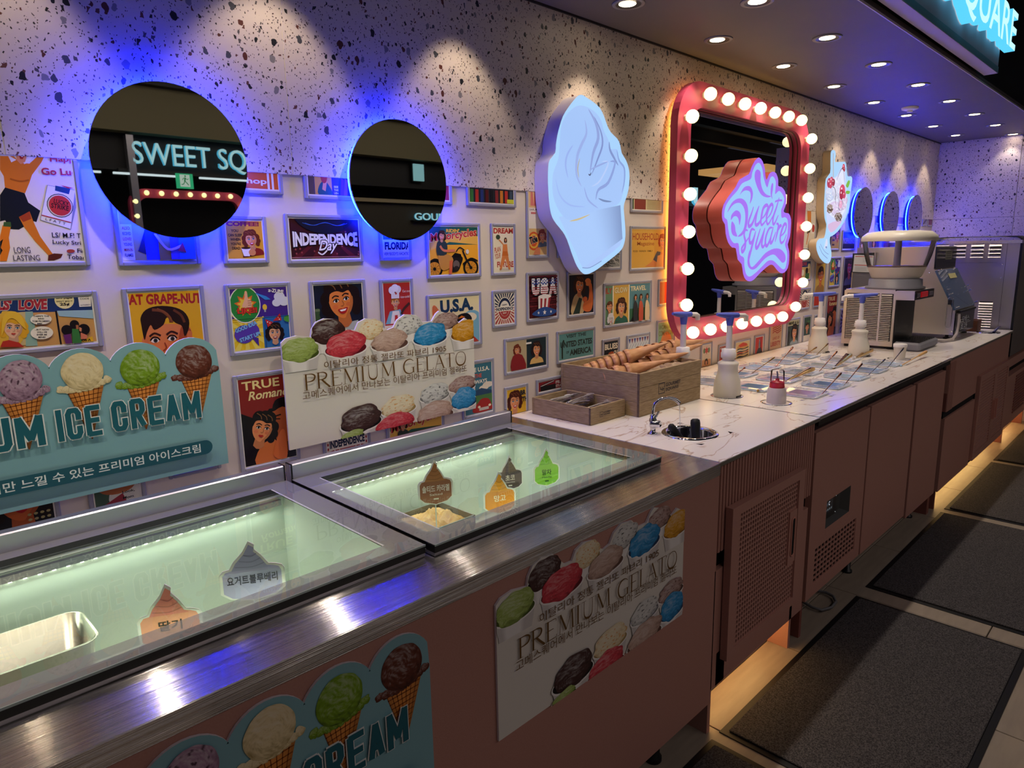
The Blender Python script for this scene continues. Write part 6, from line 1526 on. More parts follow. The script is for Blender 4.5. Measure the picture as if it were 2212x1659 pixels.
# ================================================================ sundae glass sign
YG = 1.753
go = cv([(1772, 770), (1788, 785), (1792, 830), (1788, 885), (1880, 882), (1893, 930), (1905, 1020), (1940, 1020), (1950, 1065), (1938, 1150), (1930, 1210), (1925, 1300), (1905, 1380), (1870, 1460), (1815, 1545), (1760, 1590)], 1400, 150, 4.424, YG) + \
    cv([(1738, 275), (1735, 330), (1750, 420), (1745, 490), (1722, 525), (1685, 520), (1640, 475), (1610, 400), (1608, 330), (1635, 290), (1680, 282), (1697, 210)], 1400, 450, 4.424, YG) + \
    cv([(1702, 1480), (1685, 1420), (1680, 1300), (1688, 1150), (1698, 1045), (1738, 990), (1742, 900), (1744, 800), (1755, 775)], 1400, 150, 4.424, YG)
go = smooth(go, 2, True)
t = thing('sundae_sign', (4.7, W, 1.385), 'glowing wall sign shaped like a stemmed sundae glass with fruit and straw', 'sign')
MB().prism(go, YG, W - .007, sm=True).build('side_body', mat('cream_side', 'c8b8a4', .5), t)
A = Art(0, 9, 0, 9, YG - .001, (1400, 150, 4.424)); A.clip = False; A.qy = YG
A.poly(go, 'a8d4fb'); g = lambda P, c: A.poly(smoothq(P), c, 1)
g([(1715, 1060), (1790, 1030), (1850, 930), (1880, 930), (1885, 1020), (1895, 1100), (1900, 1250), (1890, 1380), (1850, 1450), (1790, 1530), (1740, 1560), (1715, 1500), (1700, 1380), (1700, 1200)], 'c8d4fa')
g([(1720, 1110), (1790, 1060), (1850, 960), (1875, 1000), (1870, 1200), (1880, 1350), (1800, 1420), (1730, 1380), (1710, 1250)], 'e2e6fb'); g([(1720, 1480), (1850, 1440), (1790, 1530), (1740, 1555)], 'd8b8dc')
A.line([(1768, 800), (1768, 1030)], .010, 'b8a89c', 1)
for c, r, rz, kd in (((1735, 1190), 44, 70, 'c8d4f4'), ((1800, 1130), 46, 110, 'dcdcf6'), ((1860, 1260), 40, 90, 'e0c8ec'), ((1790, 1330), 60, 70, 'd8c4e8'), ((1735, 1330), 30, 44, '8a6a58'), ((1815, 1410), 34, 46, '7a5a50')):
    p, q, e_ = A.q([c, (c[0] + r, c[1]), (c[0], c[1] - rz)]); scoop(A, p[0], p[1], q[0] - p[0], e_[1] - p[1], kd, scl(lin(kd), .45), rag=.3, seed=c[0], nu=30, nv=12, streak='f2f4ff')
for c, r, k in (((1728, 1085), 20, 'b03052'), ((1750, 1065), 17, 'd0506c'), ((1768, 1080), 15, '9a2440'), ((1742, 1105), 14, 'c84060'), ((1865, 935), 13, 'd03a54'), ((1872, 955), 9, 'a82a40'), ((1853, 1165), 27, 'd8486c'), ((1846, 1195), 20, 'a82448'), ((1870, 1200), 14, 'c83c60'), ((1836, 1290), 16, 'e8a8cc')):
    p, q = A.q([c, (c[0] + r, c[1])]); A.ell(*p, q[0] - p[0], (q[0] - p[0]) * .9, k); A.ell(p[0] - (q[0] - p[0]) * .3, p[1] + (q[0] - p[0]) * .3, (q[0] - p[0]) * .25, (q[0] - p[0]) * .2, 'f8dce4')
for P, c, w_ in (([(1800, 1060), (1825, 990), (1845, 950), (1862, 950), (1868, 1010), (1872, 1080)], '2a1a22', .005), ([(1750, 1120), (1775, 1130), (1790, 1180), (1785, 1240), (1790, 1290)], '22161c', .006), ([(1815, 1210), (1822, 1270), (1815, 1320), (1830, 1350)], '2a1a20', .006), ([(1840, 1230), (1855, 1270), (1862, 1310)], '2a1a20', .005), ([(1705, 1260), (1712, 1300)], '3a2a2c', .005),
                 ([(1715, 1320), (1735, 1345), (1760, 1335)], '3a2c20', .010), ([(1800, 1395), (1822, 1420), (1840, 1450)], '3a2c20', .010), ([(1752, 1375), (1750, 1400)], '3a2a30', .005)):
    A.line(P, w_, c, 1, taper=lambda t: .4 + .6 * math.sin(PI * t))
for P in ([(1885, 1110), (1910, 1060), (1925, 1075), (1905, 1130)], [(1890, 1160), (1925, 1165), (1915, 1190), (1885, 1185)]): g(P, '7cb83c')
A.crop = (1400, 450, 4.424); g([(1700, 290), (1712, 330), (1700, 380), (1680, 380)], 'd8dcf4')
for P, w_ in (([(1630, 360), (1660, 430), (1710, 480)], .005), ([(1640, 340), (1680, 410), (1720, 440)], .004), ([(1690, 370), (1705, 375)], .012)): A.line(P, w_, '7c94c8', 1)
A.build('lit_face', t, M_LIT)

# ================================================================ freezer chest
M_LEDGE = mat('ledge_steel', 'cac5c0', .12, 1); nd, lk, b = nt(M_LEDGE); b.inputs['Anisotropic'].default_value = 1
tg_ = N(nd, 'ShaderNodeCombineXYZ'); tg_.inputs[1].default_value = 1; tg_.inputs[2].default_value = .02; lk.new(tg_.outputs[0], b.inputs['Tangent'])   # brushed along x: fine grooves tilt the normal in y
tc = N(nd, 'ShaderNodeTexCoord'); mp = N(nd, 'ShaderNodeMapping'); mp.inputs['Scale'].default_value = (1.5, 4300, 4300); lk.new(tc.outputs['Object'], mp.inputs[0])
nz = N(nd, 'ShaderNodeTexNoise'); nz.inputs['Scale'].default_value = 1; nz.inputs['Detail'].default_value = 0; lk.new(mp.outputs[0], nz.inputs['Vector'])
k_ = mathn(nd, lk, 'SUBTRACT', nz.outputs[0], .5); k_ = mathn(nd, lk, 'MULTIPLY', k_, 2.3)
cm = N(nd, 'ShaderNodeCombineXYZ'); lk.new(k_, cm.inputs[1]); lk.new(k_, cm.inputs[2])
ge = N(nd, 'ShaderNodeNewGeometry'); va = N(nd, 'ShaderNodeVectorMath', operation='ADD'); lk.new(ge.outputs['Normal'], va.inputs[0]); lk.new(cm.outputs[0], va.inputs[1])
vn = N(nd, 'ShaderNodeVectorMath', operation='NORMALIZE'); lk.new(va.outputs[0], vn.inputs[0]); lk.new(vn.outputs[0], b.inputs['Normal'])
n2 = N(nd, 'ShaderNodeTexNoise'); n2.inputs['Scale'].default_value = 6; n2.inputs['Detail'].default_value = 6; lk.new(tc.outputs['Object'], n2.inputs['Vector'])
r_ = mathn(nd, lk, 'MULTIPLY_ADD', n2.outputs[0], .10); r_.node.inputs[2].default_value = .13; lk.new(r_, b.inputs['Roughness'])
t = thing('freezer_surround', (.3, 1.35, 0), 'pink freezer chest surround with a stainless steel ledge along the front', 'freezer')
MB().box(-1.4, 1.751, .930, .955, .118, .856).build('front_panel', M_PINK, t)
MB().box(1.742, 1.752, .955, 1.79, .118, .856).build('end_panel', M_PINK, t)
b = MB().bbox(-1.4, 1.751, .925, 1.040, .856, HC - .001, .0015).box(1.625, 1.751, 1.040, W - .012, .870, HC - .001).box(-1.4, 1.625, 1.69, W - .012, .870, HC - .001).box(-1.4, 1.625, 1.040, 1.075, .870, HC - .002)
b.build('steel_ledge', M_LEDGE, t)
MB().box(-1.3, 1.70, 1.0, 1.7, .14, .60).build('inner_body', M_VOID, t)
for x in (1.55, .4, -.8):
    MB().lathe([(.026, 0), (.026, .012), (.02, .016), (.02, .14)], (x, 1.0, 0), 16).build('foot', M_BLK, t)
M_WELL = mat('freezer_liner', 'c8d4c8', .5); M_WELLF = mat('freezer_floor', 'dfe6da', .45)
M_LEDW = mat('freezer_led', '000000', .5, emit=(.96, 1.0, .78), es=14)


def freezer(x0, x1, yf, yb, label):
    t = thing('display_freezer', ((x0 + x1) / 2, (yf + yb) / 2, .62), label, 'freezer')
    zt = .921; z0 = HC
    b = MB()
    for (a, c, d_, e) in ((x0, x1, yf, yf + .02), (x0, x1, yb - .02, yb), (x0, x0 + .02, yf + .02, yb - .02), (x1 - .02, x1, yf + .02, yb - .02)): b.box(a, c, d_, e, z0, z0 + .007)
    b.build('lid_frame', M_ALU, t)
    b = MB()
    for (a, c, d_, e) in ((x0, x1, yf - .001, yf + .028), (x0 + .002, x1 - .002, yb - .028, yb - .003), (x0 + .002, x0 + .028, yf + .028, yb - .028), (x1 - .028, x1 - .002, yf + .028, yb - .028)): b.box(a, c, d_, e, z0 + .007, zt - .004)
    b.build('black_gasket', M_BLK, t)
    MB().add([(x0, yf - .002, zt), (x1, yf - .002, zt), (x1, yb, zt), (x0, yb, zt)], [(0, 1, 2, 3)]).build('glass', M_GLAS, t)
    MB().box(x0, x1, yf - .003, yf - .0015, zt - .004, zt).build('glass_edge', mat('glass_edge', '9aa8a4', .2), t)
    bw = .058; b = MB()
    for (a, c, d_, e) in ((x0, x1, yf, yf + bw), (x0, x1, yb - .04, yb), (x0, x0 + bw, yf + bw, yb - .04), (x1 - bw, x1, yf + bw, yb - .04)): b.add([(a, d_, zt - .0015), (c, d_, zt - .0015), (c, e, zt - .0015), (a, e, zt - .0015)], [(0, 1, 2, 3)])
    b.build('glass_border', M_VEIL, t)
    b = MB()
    for xx in (x0 + bw, x1 - bw - .004): b.add([(xx, yf + bw, zt - .002), (xx + .004, yf + bw, zt - .002), (xx + .004, yb - .04, zt - .002), (xx, yb - .04, zt - .002)], [(0, 1, 2, 3)])
    b.build('border_line', mat('pale_line', 'd8d0dc', .4), t)
    MB().bbox(x0, x1, yb, yb + .030, HC - .001, .960, .003).build('back_rail', M_RAIL, t)
    MB().box(x0 + .001, x0 + .004, yb - .002, yb + .031, HC, .961).box(x1 - .004, x1 - .001, yb - .002, yb + .031, HC, .961).build('rail_end_cap', M_BLK, t)
    wx0, wx1, wy0, wy1, wz = x0 + .035, x1 - .035, yf + .040, yb - .045, .64
    b = MB()
    b.add([(wx0, wy1, wz), (wx1, wy1, wz), (wx1, wy1, z0), (wx0, wy1, z0)], [(0, 1, 2, 3)]); b.add([(wx0, wy0, wz), (wx1, wy0, wz), (wx1, wy0, z0), (wx0, wy0, z0)], [(3, 2, 1, 0)])
    b.add([(wx0, wy0, wz), (wx0, wy1, wz), (wx0, wy1, z0), (wx0, wy0, z0)], [(0, 1, 2, 3)]); b.add([(wx1, wy0, wz), (wx1, wy1, wz), (wx1, wy1, z0), (wx1, wy0, z0)], [(3, 2, 1, 0)])
    for (a, c, d_, e) in ((x0 + .02, wx0, yf + .02, yb - .02), (wx1, x1 - .02, yf + .02, yb - .02), (wx0, wx1, yf + .02, wy0), (wx0, wx1, wy1, yb - .02)): b.add([(a, d_, z0 + .001), (c, d_, z0 + .001), (c, e, z0 + .001), (a, e, z0 + .001)], [(0, 1, 2, 3)])
    b.build('liner', M_WELL, t)
    MB().add([(wx0, wy0, wz), (wx1, wy0, wz), (wx1, wy1, wz), (wx0, wy1, wz)], [(0, 1, 2, 3)]).build('liner_floor', M_WELLF, t)
    MB().box(wx0, wx1, wy0 + .17, wy0 + .174, wz, wz + .085).build('divider', mat('divider_grey', '9aa49c', .3, .5), t)
    MB().box(wx0 + .01, wx1 - .01, wy1 - .014, wy1 - .002, .878, .892).build('led_housing', M_ALU, t)
    d0 = None; n = int((wx1 - wx0 - .06) / .025)
    for i in range(n):
        x = wx0 + .03 + i * .025
        if d0 is None: d0 = MB().box(x - .003, x + .003, wy1 - .011, wy1 - .005, .8755, .878).build('led', M_LEDW, t, (x, wy1, .876)); l0 = d0.location.x; xx = x
        else: r = d0.copy(); r.parent = t; COL.objects.link(r); r.location.x = l0 + x - xx
    lamp('freezer_led_light', 'AREA', ((wx0 + wx1) / 2, wy1 - .02, .874), .42, (.90, 1, .80), (math.radians(-25), 0, 0), shape='RECTANGLE', size=wx1 - wx0 - .06, size_y=.01)
    lamp('freezer_led_light', 'AREA', ((wx0 + wx1) / 2, wy0 + .015, .884), .55, (.92, 1, .84), (math.radians(25), 0, 0), shape='RECTANGLE', size=wx1 - wx0 - .06, size_y=.01)
    return t
M_RAIL = mat('rail_aluminium', 'b0aeb8', .3, .8)
freezer(-.045, .785, 1.058, 1.655, 'near glass topped ice cream freezer, left of the rail joint')
freezer(.797, 1.62, 1.042, 1.648, 'far glass topped ice cream freezer, right of the rail joint')


def flavour(px, py, y, name, sub, top, body, tc, label, w=.078, h=.088, turn=28, clipb=0):
    """swirl shaped flavour card on a clear stick; (px, py) marks the foot of the card"""
    p = onY(px, py, y); a = math.radians(turn); S_ = [(-.5, 0), (-.5, .38), (-.44, .46), (-.34, .48), (-.27, .62), (-.12, .80), (-.02, 1.0), (.07, .92), (.05, .84), (.16, .70), (.26, .52), (.36, .50), (.46, .46), (.5, .38), (.5, 0), (.36, -.12), (0, -.2), (-.36, -.12)]
    t = thing('flavour_card', tuple(p), label, 'price tag')
    A = Art(-1, 1, -1, 1, 0); A.clip = False; A.STEP = .0002
    A.poly([(x * w * 1.1, z * h * 1.06 - .001) for x, z in S_], 'e6e6d8'); A.poly([(x * w, z * h) for x, z in S_], body)
    A.poly([(x * w, z * h) for x, z in [(-.34, .47), (-.27, .62), (-.12, .80), (-.02, 1.0), (.07, .92), (.05, .84), (.16, .70), (.26, .52), (.34, .47)]], top)
    for k in range(3): A.line([((-.28 + k * .08) * w, (.55 + k * .12) * h), (0, (.52 + k * .11) * h), ((.22 - k * .06) * w, (.58 + k * .11) * h)], .0016, scl(lin(top), .7))
    tw = min(.86, .2 * len(name)); A.text(name, -tw * w / 2, .16 * h, tw * w, .2 * h, tc, .015)
    if sub: A.text(sub, -.2 * w, .06 * h, .4 * w, .06 * h, tc, .0); A.rect(-.08 * w, .08 * w, -.06 * h, -.02 * h, tc)
    R = Matrix.Rotation(-a, 3, 'Z'); A.mb.v = [tuple(R @ Vector(v) + p) for v in A.mb.v]
    A.build('printed_card', t)
    b = MB().prism([(x * w * 1.12, z * h * 1.08 - .001) for x, z in S_], .001, .003); b.v = [tuple(R @ Vector(v) + p) for v in b.v]; b.build('card_board', mat('card_white', 'e8e8e0', .4), t)
    MB().tube([(p.x, p.y + .003, p.z - .1 * h), (p.x, p.y + .003, max(.66, p.z - .09))], .0015, 6).build('stick', mat('clear_stick', 'c8d0c8', .2), t)


flavour(942, 1074, 1.27, '솔티드 카라멜', 'Salted', 'b87a4a', '9c6444', 'f0e4d0', 'brown salted caramel flavour card above the caramel ice cream tub')
flavour(1102, 1046, 1.34, '초코', 'Chocolate', '6a5848', '55483f', 'f0e4d0', 'dark chocolate flavour card in the far freezer', w=.070, h=.080)
flavour(1080, 1094, 1.22, '망고', '', 'f0a020', 'e89424', 'fff0c8', 'orange mango flavour card in front of the dark one')
flavour(1181, 1036, 1.28, '말차', 'Matcha', '8cc83c', '8cc83c', '2c5c1c', 'green flavour card rightmost in the far freezer', w=.072)
flavour(372, 1378, 1.19, '딸기', '', 'e88a78', 'eca07c', '3a3434', 'pink strawberry flavour card in the near freezer', w=.092, h=.094)
flavour(548, 1275, 1.20, '요거트블루베리', '', 'a8a8c4', 'b4b0cc', '3a3844', 'grey lilac yogurt blueberry flavour card in the near freezer', w=.104, h=.092)
# caramel tub
c = onZ(936, 1114, .775)
t = thing('ice_cream_tub', (c.x, c.y, .645), 'dark tub filled with caramel ice cream in the far freezer', 'tub')
TX, TY = .085, .082
b = MB()
for (a, e, d_, f) in ((-TX, TX, -TY, -TY + .004), (-TX, TX, TY - .004, TY), (-TX, -TX + .004, -TY, TY), (TX - .004, TX, -TY, TY)): b.box(c.x + a, c.x + e, c.y + d_, c.y + f, .645, .775)
b.box(c.x - TX, c.x + TX, c.y - TY, c.y + TY, .643, .648).build('tub_wall', mat('tub_grey', '6e7268', .35), t)
b = MB(); n = 34; V = []
for j in range(n + 1):
    for i in range(n + 1):
        u, v = i / n * 2 - 1, j / n * 2 - 1; e = (1 - abs(u) ** 6) * (1 - abs(v) ** 6)
        z = .757 + e * (.018 * noise.noise(Vector((u * 2.2, v * 2.2, 4))) + .012 * abs(noise.noise(Vector((u * 5, v * 3, 9)))) + .006 * noise.noise(Vector((u * 14, v * 14, 2))) + .008)
        V.append((c.x + u * (TX - .005), c.y + v * (TY - .005), z))
b.add(V, [(j * (n + 1) + i, j * (n + 1) + i + 1, (j + 1) * (n + 1) + i + 1, (j + 1) * (n + 1) + i) for j in range(n) for i in range(n)], 0, True)
b.build('ice_cream', noisy('caramel_ice', 'd8b468', 'c89c50', 40, .45, .3), t)
q0 = onZ(60, 1395, .80)
t = thing('steel_pan', (q0.x, q0.y, .645), 'empty round cornered steel pan at the left end of the near freezer', 'pan')
P0 = rrect(q0.x - .115, q0.x + .10, q0.y - .07, q0.y + .085, .03, 5); P1 = [(q0.x + (p[0] - q0.x) * .86, q0.y + (p[1] - q0.y) * .84) for p in P0]; n = len(P0); P2 = [(q0.x + (p[0] - q0.x) * 1.05, q0.y + (p[1] - q0.y) * 1.07) for p in P0]
b = MB(); b.add([(p[0], p[1], .80) for p in P2] + [(p[0], p[1], .801) for p in P0] + [(p[0], p[1], .67) for p in P1], [(k, (k + 1) % n, n + (k + 1) % n, n + k) for k in range(n)] + [(n + k, n + (k + 1) % n, 2 * n + (k + 1) % n, 2 * n + k) for k in range(n)] + [tuple(range(2 * n, 3 * n))], 0, True)
b.build('pan_body', mat('pan_steel', 'c0bcae', .25, 1), t)
MB().box(q0.x - .03, q0.x + .03, q0.y - .02, q0.y + .02, .642, .67).build('pan_base', M_ALU, t)

# ================================================================ dipper well, faucet, water, scoops
t = thing('dipper_well', (SK[0], SK[1], HC - .12), 'round chrome dipper well sunk in the marble worktop', 'sink')
r = SK[2]
MB().lathe([(r + .012, 0), (r + .010, .0035), (r + .001, .006), (r - .006, .003), (r - .008, -.004), (r - .012, -.09), (.01, -.115)], (SK[0], SK[1], HC), 48, cap=False).build('bowl', M_CHR, t)
MB().lathe([(.001, 0), (r - .011, 0)], (SK[0], SK[1], HC - .062), 32).build('water', mat('sink_water', '20242a', .03, spec=.8), t)
fx, fy = 1.893, 1.252
t = thing('tap', (fx, fy, HC), 'small chrome gooseneck tap beside the dipper well', 'tap')
MB().lathe([(.016, 0), (.016, .003), (.009, .006), (.009, .022), (.0125, .024), (.0125, .05), (.010, .053), (.010, .062), (.006, .066)], (fx, fy, HC), 24).build('tap_body', M_CHR, t)
MB().lathe([(.012, -.016), (.012, .014), (.009, .017)], (fx - .001, fy - .012, HC + .035), 20, axis=(.2, -1, .1)).build('valve_knob', M_CHR, t)
MB().tube([(fx + .012, fy - .004, HC + .055), (fx + .018, fy - .01, HC + .075)], [.003, .004], 8).build('lever', M_CHR, t)
ex, ey = SK[0] - .015, SK[1] + .035
gp = []
for k in range(15):
    a = PI * k / 14 * .86; m = .5 - .5 * math.cos(a); gp.append((fx + (ex - fx) * m * 1.06, fy + (ey - fy) * m * 1.06, HC + .085 + .035 * math.sin(a)))
MB().tube([(fx, fy, HC + .06), (fx, fy, HC + .075)] + gp, [.0052] * 13 + [.0058, .0066, .0066, .0068], 12).build('gooseneck', M_CHR, t)
e = gp[-1]
o = MB().tube([(e[0], e[1], e[2]), (e[0] + .004, e[1] - .002, HC + .03), (e[0] + .006, e[1] - .003, HC - .061)], .0018, 8).build('water_stream', mat('water_clear', 'e8eef4', .02, trans=.9, ior=1.33))
tag(o, 'thin stream of water falling from the tap into the well', 'water')
for (bx, by, bz), (tx, ty, tz), r0, lab in (((SK[0] - .004, SK[1] + .0, HC - .055), (SK[0] - .064, SK[1] + .038, HC + .034), .0125, 'left'), ((SK[0] + .008, SK[1] - .022, HC - .055), (SK[0] + .024, SK[1] - .004, HC + .046), .0165, 'right')):
    t = thing('ice_cream_scoop', (bx, by, bz), 'black scoop handle leaning out of the dipper well, %s one' % lab, 'scoop')
    d_ = Vector((tx - bx, ty - by, tz - bz)); L = d_.length; d_.normalize()
    MB().lathe([(r0 * .7, 0), (r0 * .85, L * .4), (r0, L * .85), (r0 * .9, L * .96), (r0 * .5, L)], (bx, by, bz), 18, axis=d_).build('handle', mat('scoop_black', '101012', .6), t)
    MB().sphere((bx, by, bz), r0 * .8, 12).build('scoop_head', M_CHR, t)

# ================================================================ wooden crate with waffle cones, tray with cutlery
M_WOOD = noisy('crate_wood', 'ac9470', '8e7654', 14, .6, .25, stretch=(2, 2, 22), detail=6)
M_WOODE = noisy('crate_end_grain', '6a584a', '544438', 60, .7, .2)


def crate(name, x0, x1, y0, y1, z0, z1, label, nb, th=.010):
    t = thing(name, ((x0 + x1) / 2, (y0 + y1) / 2, z0), label, 'crate')
    hh = (z1 - z0) / nb
    for k in range(nb):
        a, b_ = z0 + k * hh + (.0006 if k else 0), z0 + (k + 1) * hh
        MB().bbox(x0, x1, y0, y0 + th, a, b_, .001).build('plank', M_WOOD, t); MB().bbox(x0, x1, y1 - th, y1, a, b_, .001).build('plank', M_WOOD, t)
        MB().bbox(x0 + .0012, x0 + th, y0 + th, y1 - th, a, b_, .001).build('plank', M_WOOD, t); MB().bbox(x1 - th, x1 - .0012, y0 + th, y1 - th, a, b_, .001).build('plank', M_WOOD, t)
    MB().box(x0 + .006, x1 - .006, y0 + .006, y1 - .006, z0 + .002, z0 + .010).build('bottom_board', M_WOODE, t)
    MB().box(x0 - .0004, x0 + .0006, y0 + .0005, y0 + th, z0 + .0005, z1 - .0005).build('end_grain', M_WOODE, t)
    return t


def logo(t, x, y, z, s):
    A = Art(0, 9, 0, 9, y - .0004); A.clip = False; A.STEP = .0001; c = '3c3634'
    for (a, b_, d_, e) in ((0, .08, 0, 1), (0, 1, 0, .08), (0, 1, .92, 1), (.92, 1, 0, .25), (.92, 1, .5, 1)): A.rect(x + a * s, x + b_ * s, z + d_ * s, z + e * s, c)
    A.line([(x + .3 * s, z + .62 * s), (x + .32 * s, z + .42 * s), (x + .62 * s, z + .40 * s), (x + .95 * s, z + .42 * s)], s * .09, c); A.line([(x + .68 * s, z + .62 * s), (x + .68 * s, z + .22 * s)], s * .08, c)
    A.text('GOURMET', x + 1.15 * s, z + .56 * s, 2.5 * s, .34 * s, c, .03); A.text('SQUARE', x + 1.15 * s, z + .10 * s, 2.15 * s, .34 * s, c, .03); A.build('branding', t)


CX0, CX1, CY0, CY1, CZ = 2.047, 2.478, 1.414, 1.795, 1.058
t = crate('wooden_crate', CX0, CX1, CY0, CY1, HC + .001, CZ, 'large open wooden crate holding waffle cones on the marble worktop', 3)
logo(t, 2.17, CY0, .962, .042)
t = crate('wooden_tray', 1.834, 2.036, 1.470, 1.755, HC + .001, HC + .064, 'small low wooden tray of cutlery in front of the crate', 1, .008)
logo(t, 1.885, 1.470, .918, .018)
# cones
def cone_mesh(r=.031, L=.19):
    b = MB(); n = 22; pr = [(.0015, L), (.006, L * .9), (r * .55, L * .48), (r * .9, L * .1), (r, .02), (r * 1.04, .012), (r * 1.04, 0), (r * .95, 0), (r * .82, .1 * L), (r * .45, L * .48), (.002, L * .85)]
    b.lathe([(max(a, .0004), z) for a, z in pr], (0, 0, 0), n, cap=False); return b
M_CONE = noisy('waffle_cone', 'd8a478', 'c48a5c', 90, .55, .5, stretch=(1, 1, .25))
cone0 = cone_mesh().build('waffle_cone', M_CONE)
first = True
for si, (p0, ya, p1, yb_, n) in enumerate((((1265, 804), 1.72, (1351, 773), 1.62, 7), ((1380, 764), 1.70, (1446, 750), 1.64, 5), ((1325, 803), 1.64, (1400, 784), 1.57, 4), ((1300, 816), 1.60, (1350, 803), 1.55, 3), ((1405, 778), 1.62, (1438, 768), 1.59, 3))):
    a, b_ = onY(*p0, ya), onY(*p1, yb_); d_ = (b_ - a).normalized()
    for k in range(n):
        o = cone0 if first else cone0.copy()
        if not first: COL.objects.link(o)
        first = False
        o.location = a + (b_ - a) * (k / max(1, n - 1)); o.rotation_mode = 'QUATERNION'; o.rotation_quaternion = d_.to_track_quat('Z', 'Y')
        tag(o, 'waffle cone in the %s, %s from its open end' % (('upper stack by the wall', 'right half of the upper stack', 'middle stack', 'lower front stack', 'rearmost short stack')[si], ORD[k]), 'cone', 'waffle cones stacked in the crate')
b = MB(); V = []; nx, ny = 30, 14   # crumpled sleeves and paper below the cones
for j in range(ny + 1):
    for i in range(nx + 1):
        u, v = i / nx, j / ny; V.append((CX0 + .012 + u * (CX1 - CX0 - .024), CY0 + .012 + v * (CY1 - CY0 - .024), 1.022 + .022 * u + .03 * noise.noise(Vector((u * 9, v * 7, 1))) + .012 * noise.noise(Vector((u * 25, v * 20, 5)))))
b.add(V, [(j * (nx + 1) + i, j * (nx + 1) + i + 1, (j + 1) * (nx + 1) + i + 1, (j + 1) * (nx + 1) + i) for j in range(ny) for i in range(nx)])
o = b.build('paper_filling', noisy('kraft_paper', 'b49a7c', '8e7658', 12, .6)); tag(o, 'crumpled brown paper filling the crate under the cones', 'paper'); o['kind'] = 'stuff'
# cutlery
b = MB(); b.tube([(0, 0, 0), (.05, 0, .002), (.095, 0, .003), (.118, 0, .001)], [.0030, .0020, .0016, .0022], 6)
V = []; n = 10
for k in range(n): a = 2 * PI * k / n; V.append((.138 + .021 * math.cos(a), .0125 * math.sin(a), .003))
V.append((.138, 0, -.003)); b.add(V, [(k, (k + 1) % n, n) for k in range(n)], 0, True)
b.add([(-.004, -.006, 0), (.018, -.004, .001), (.018, .004, .001), (-.004, .006, 0)], [(0, 1, 2, 3)])
sp0 = b.build('spoon', mat('spoon_steel', 'f4f4f6', .34, 1)); k = 0
for row, lab in ((0, 'back'), (1, 'middle'), (2, 'front')):
    for i in range(11):
        o = sp0 if k == 0 else sp0.copy()
        if k: COL.objects.link(o)
        k += 1
        fl_ = row != 1
        o.location = (1.855 + .012 * row + random.uniform(-.004, .004), 1.725 - row * .075 - i * .0045, HC + .020 + .0035 * i * (1 if row < 2 else .6) + .006)
        o.rotation_euler = (random.uniform(-.3, .3), random.uniform(-.05, .03), random.uniform(-.12, .06))
        tag(o, 'steel spoon in the %s bundle of the wooden tray, %s from the wall' % (lab, ORD[i]), 'spoon', 'steel spoons bundled in the %s of the tray' % lab)

# ================================================================ pump bottles
def pump(x, y, ang, label, M=M_CRM):
    t = thing('pump_bottle', (x, y, HC - .002), label, 'pump bottle', None)
    MB().lathe([(.066, 0), (.066, .0015), (.058, .0018)], (x, y, HC), 32, cap=False).build('hole_ring', M_CHR, t)
    MB().lathe([(.002, -.016), (.063, -.016), (.064, .0)], (x, y, HC), 28, cap=False).build('hole', M_VOID, t)
    MB().lathe([(.050, -.015), (.054, .0), (.0555, .03), (.052, .065), (.043, .095), (.0395, .112), (.0405, .128), (.043, .136), (.041, .142), (.024, .152)], (x, y, HC), 36).build('bottle', M, t)
    MB().box(x - .02, x + .02, y - .0545, y - .052, HC + .002, HC + .008).build('label_strip', M_BLK, t)
    MB().lathe([(.024, .150), (.024, .160), (.030, .162), (.031, .182), (.028, .185), (.028, .197), (.019, .200)], (x, y, HC), 28).build('collar', M_WHT, t)
    MB().lathe([(.0125, .198), (.0115, .30)], (x, y, HC), 18).build('shaft', M_WHT, t)
    ca_, sa_ = math.cos(ang), math.sin(ang); q = lambda u, z: (x + ca_ * u, y + sa_ * u, HC + z)
    MB().lathe([(.0125, .295), (.016, .32), (.0165, .333)], (x, y, HC), 18).tube([q(-.075, .345), q(-.05, .341), q(-.01, .336), (x + ca_ * .045, y + sa_ * .045, HC + .334)], [.006, .010, .0135, .0115], 12).build('pump_head', M_BLUEP, t)
    MB().tube([q(.043, .334), q(.085, .331), q(.095, .326), q(.096, .306)], [.0095, .0095, .0105, .0095], 12).build('spout', M_WHT, t)
    return t


pump(2.602, 1.361, -.25, 'pump bottle with blue head standing in front of the crate on the topping fridge')
pump(2.535, 1.535, -.1, 'pump bottle mostly hidden behind the waffle cone crate')
pump(4.069, 1.565, PI * .62, 'pump bottle with blue head at the far end of the pans, near the wall')
pump(4.055, 1.337, PI * .62, 'pump bottle with blue head standing in front of the slush machine')
x, y = 2.608, 1.152
t = thing('squeeze_bottle', (x, y, HC - .002), 'clear squeeze bottle with red collar and clear cap', 'bottle')
MB().lathe([(.060, 0), (.060, .0012), (.052, .0015)], (x, y, HC), 32, cap=False).build('hole_ring', M_CHR, t); MB().lathe([(.002, -.016), (.058, -.016), (.059, 0)], (x, y, HC), 28, cap=False).build('hole', M_VOID, t)
MB().lathe([(.037, -.014), (.037, .03), (.036, .045), (.032, .062)], (x, y, HC), 32).build('bottle', mat('milky_plastic', 'd8ccc8', .3), t)
MB().lathe([(.0285, .062), (.0285, .070), (.0275, .071), (.0275, .080), (.022, .086), (.008, .089), (.007, .098)], (x, y, HC), 28).build('red_collar', mat('red_plastic', 'b82a38', .35), t)
MB().tube([(x, y, HC + .096), (x - .001, y, HC + .115), (x - .006, y, HC + .127)], [.0045, .0035, .003], 10).build('nozzle', mat('nozzle_grey', '7a7a88', .4), t)
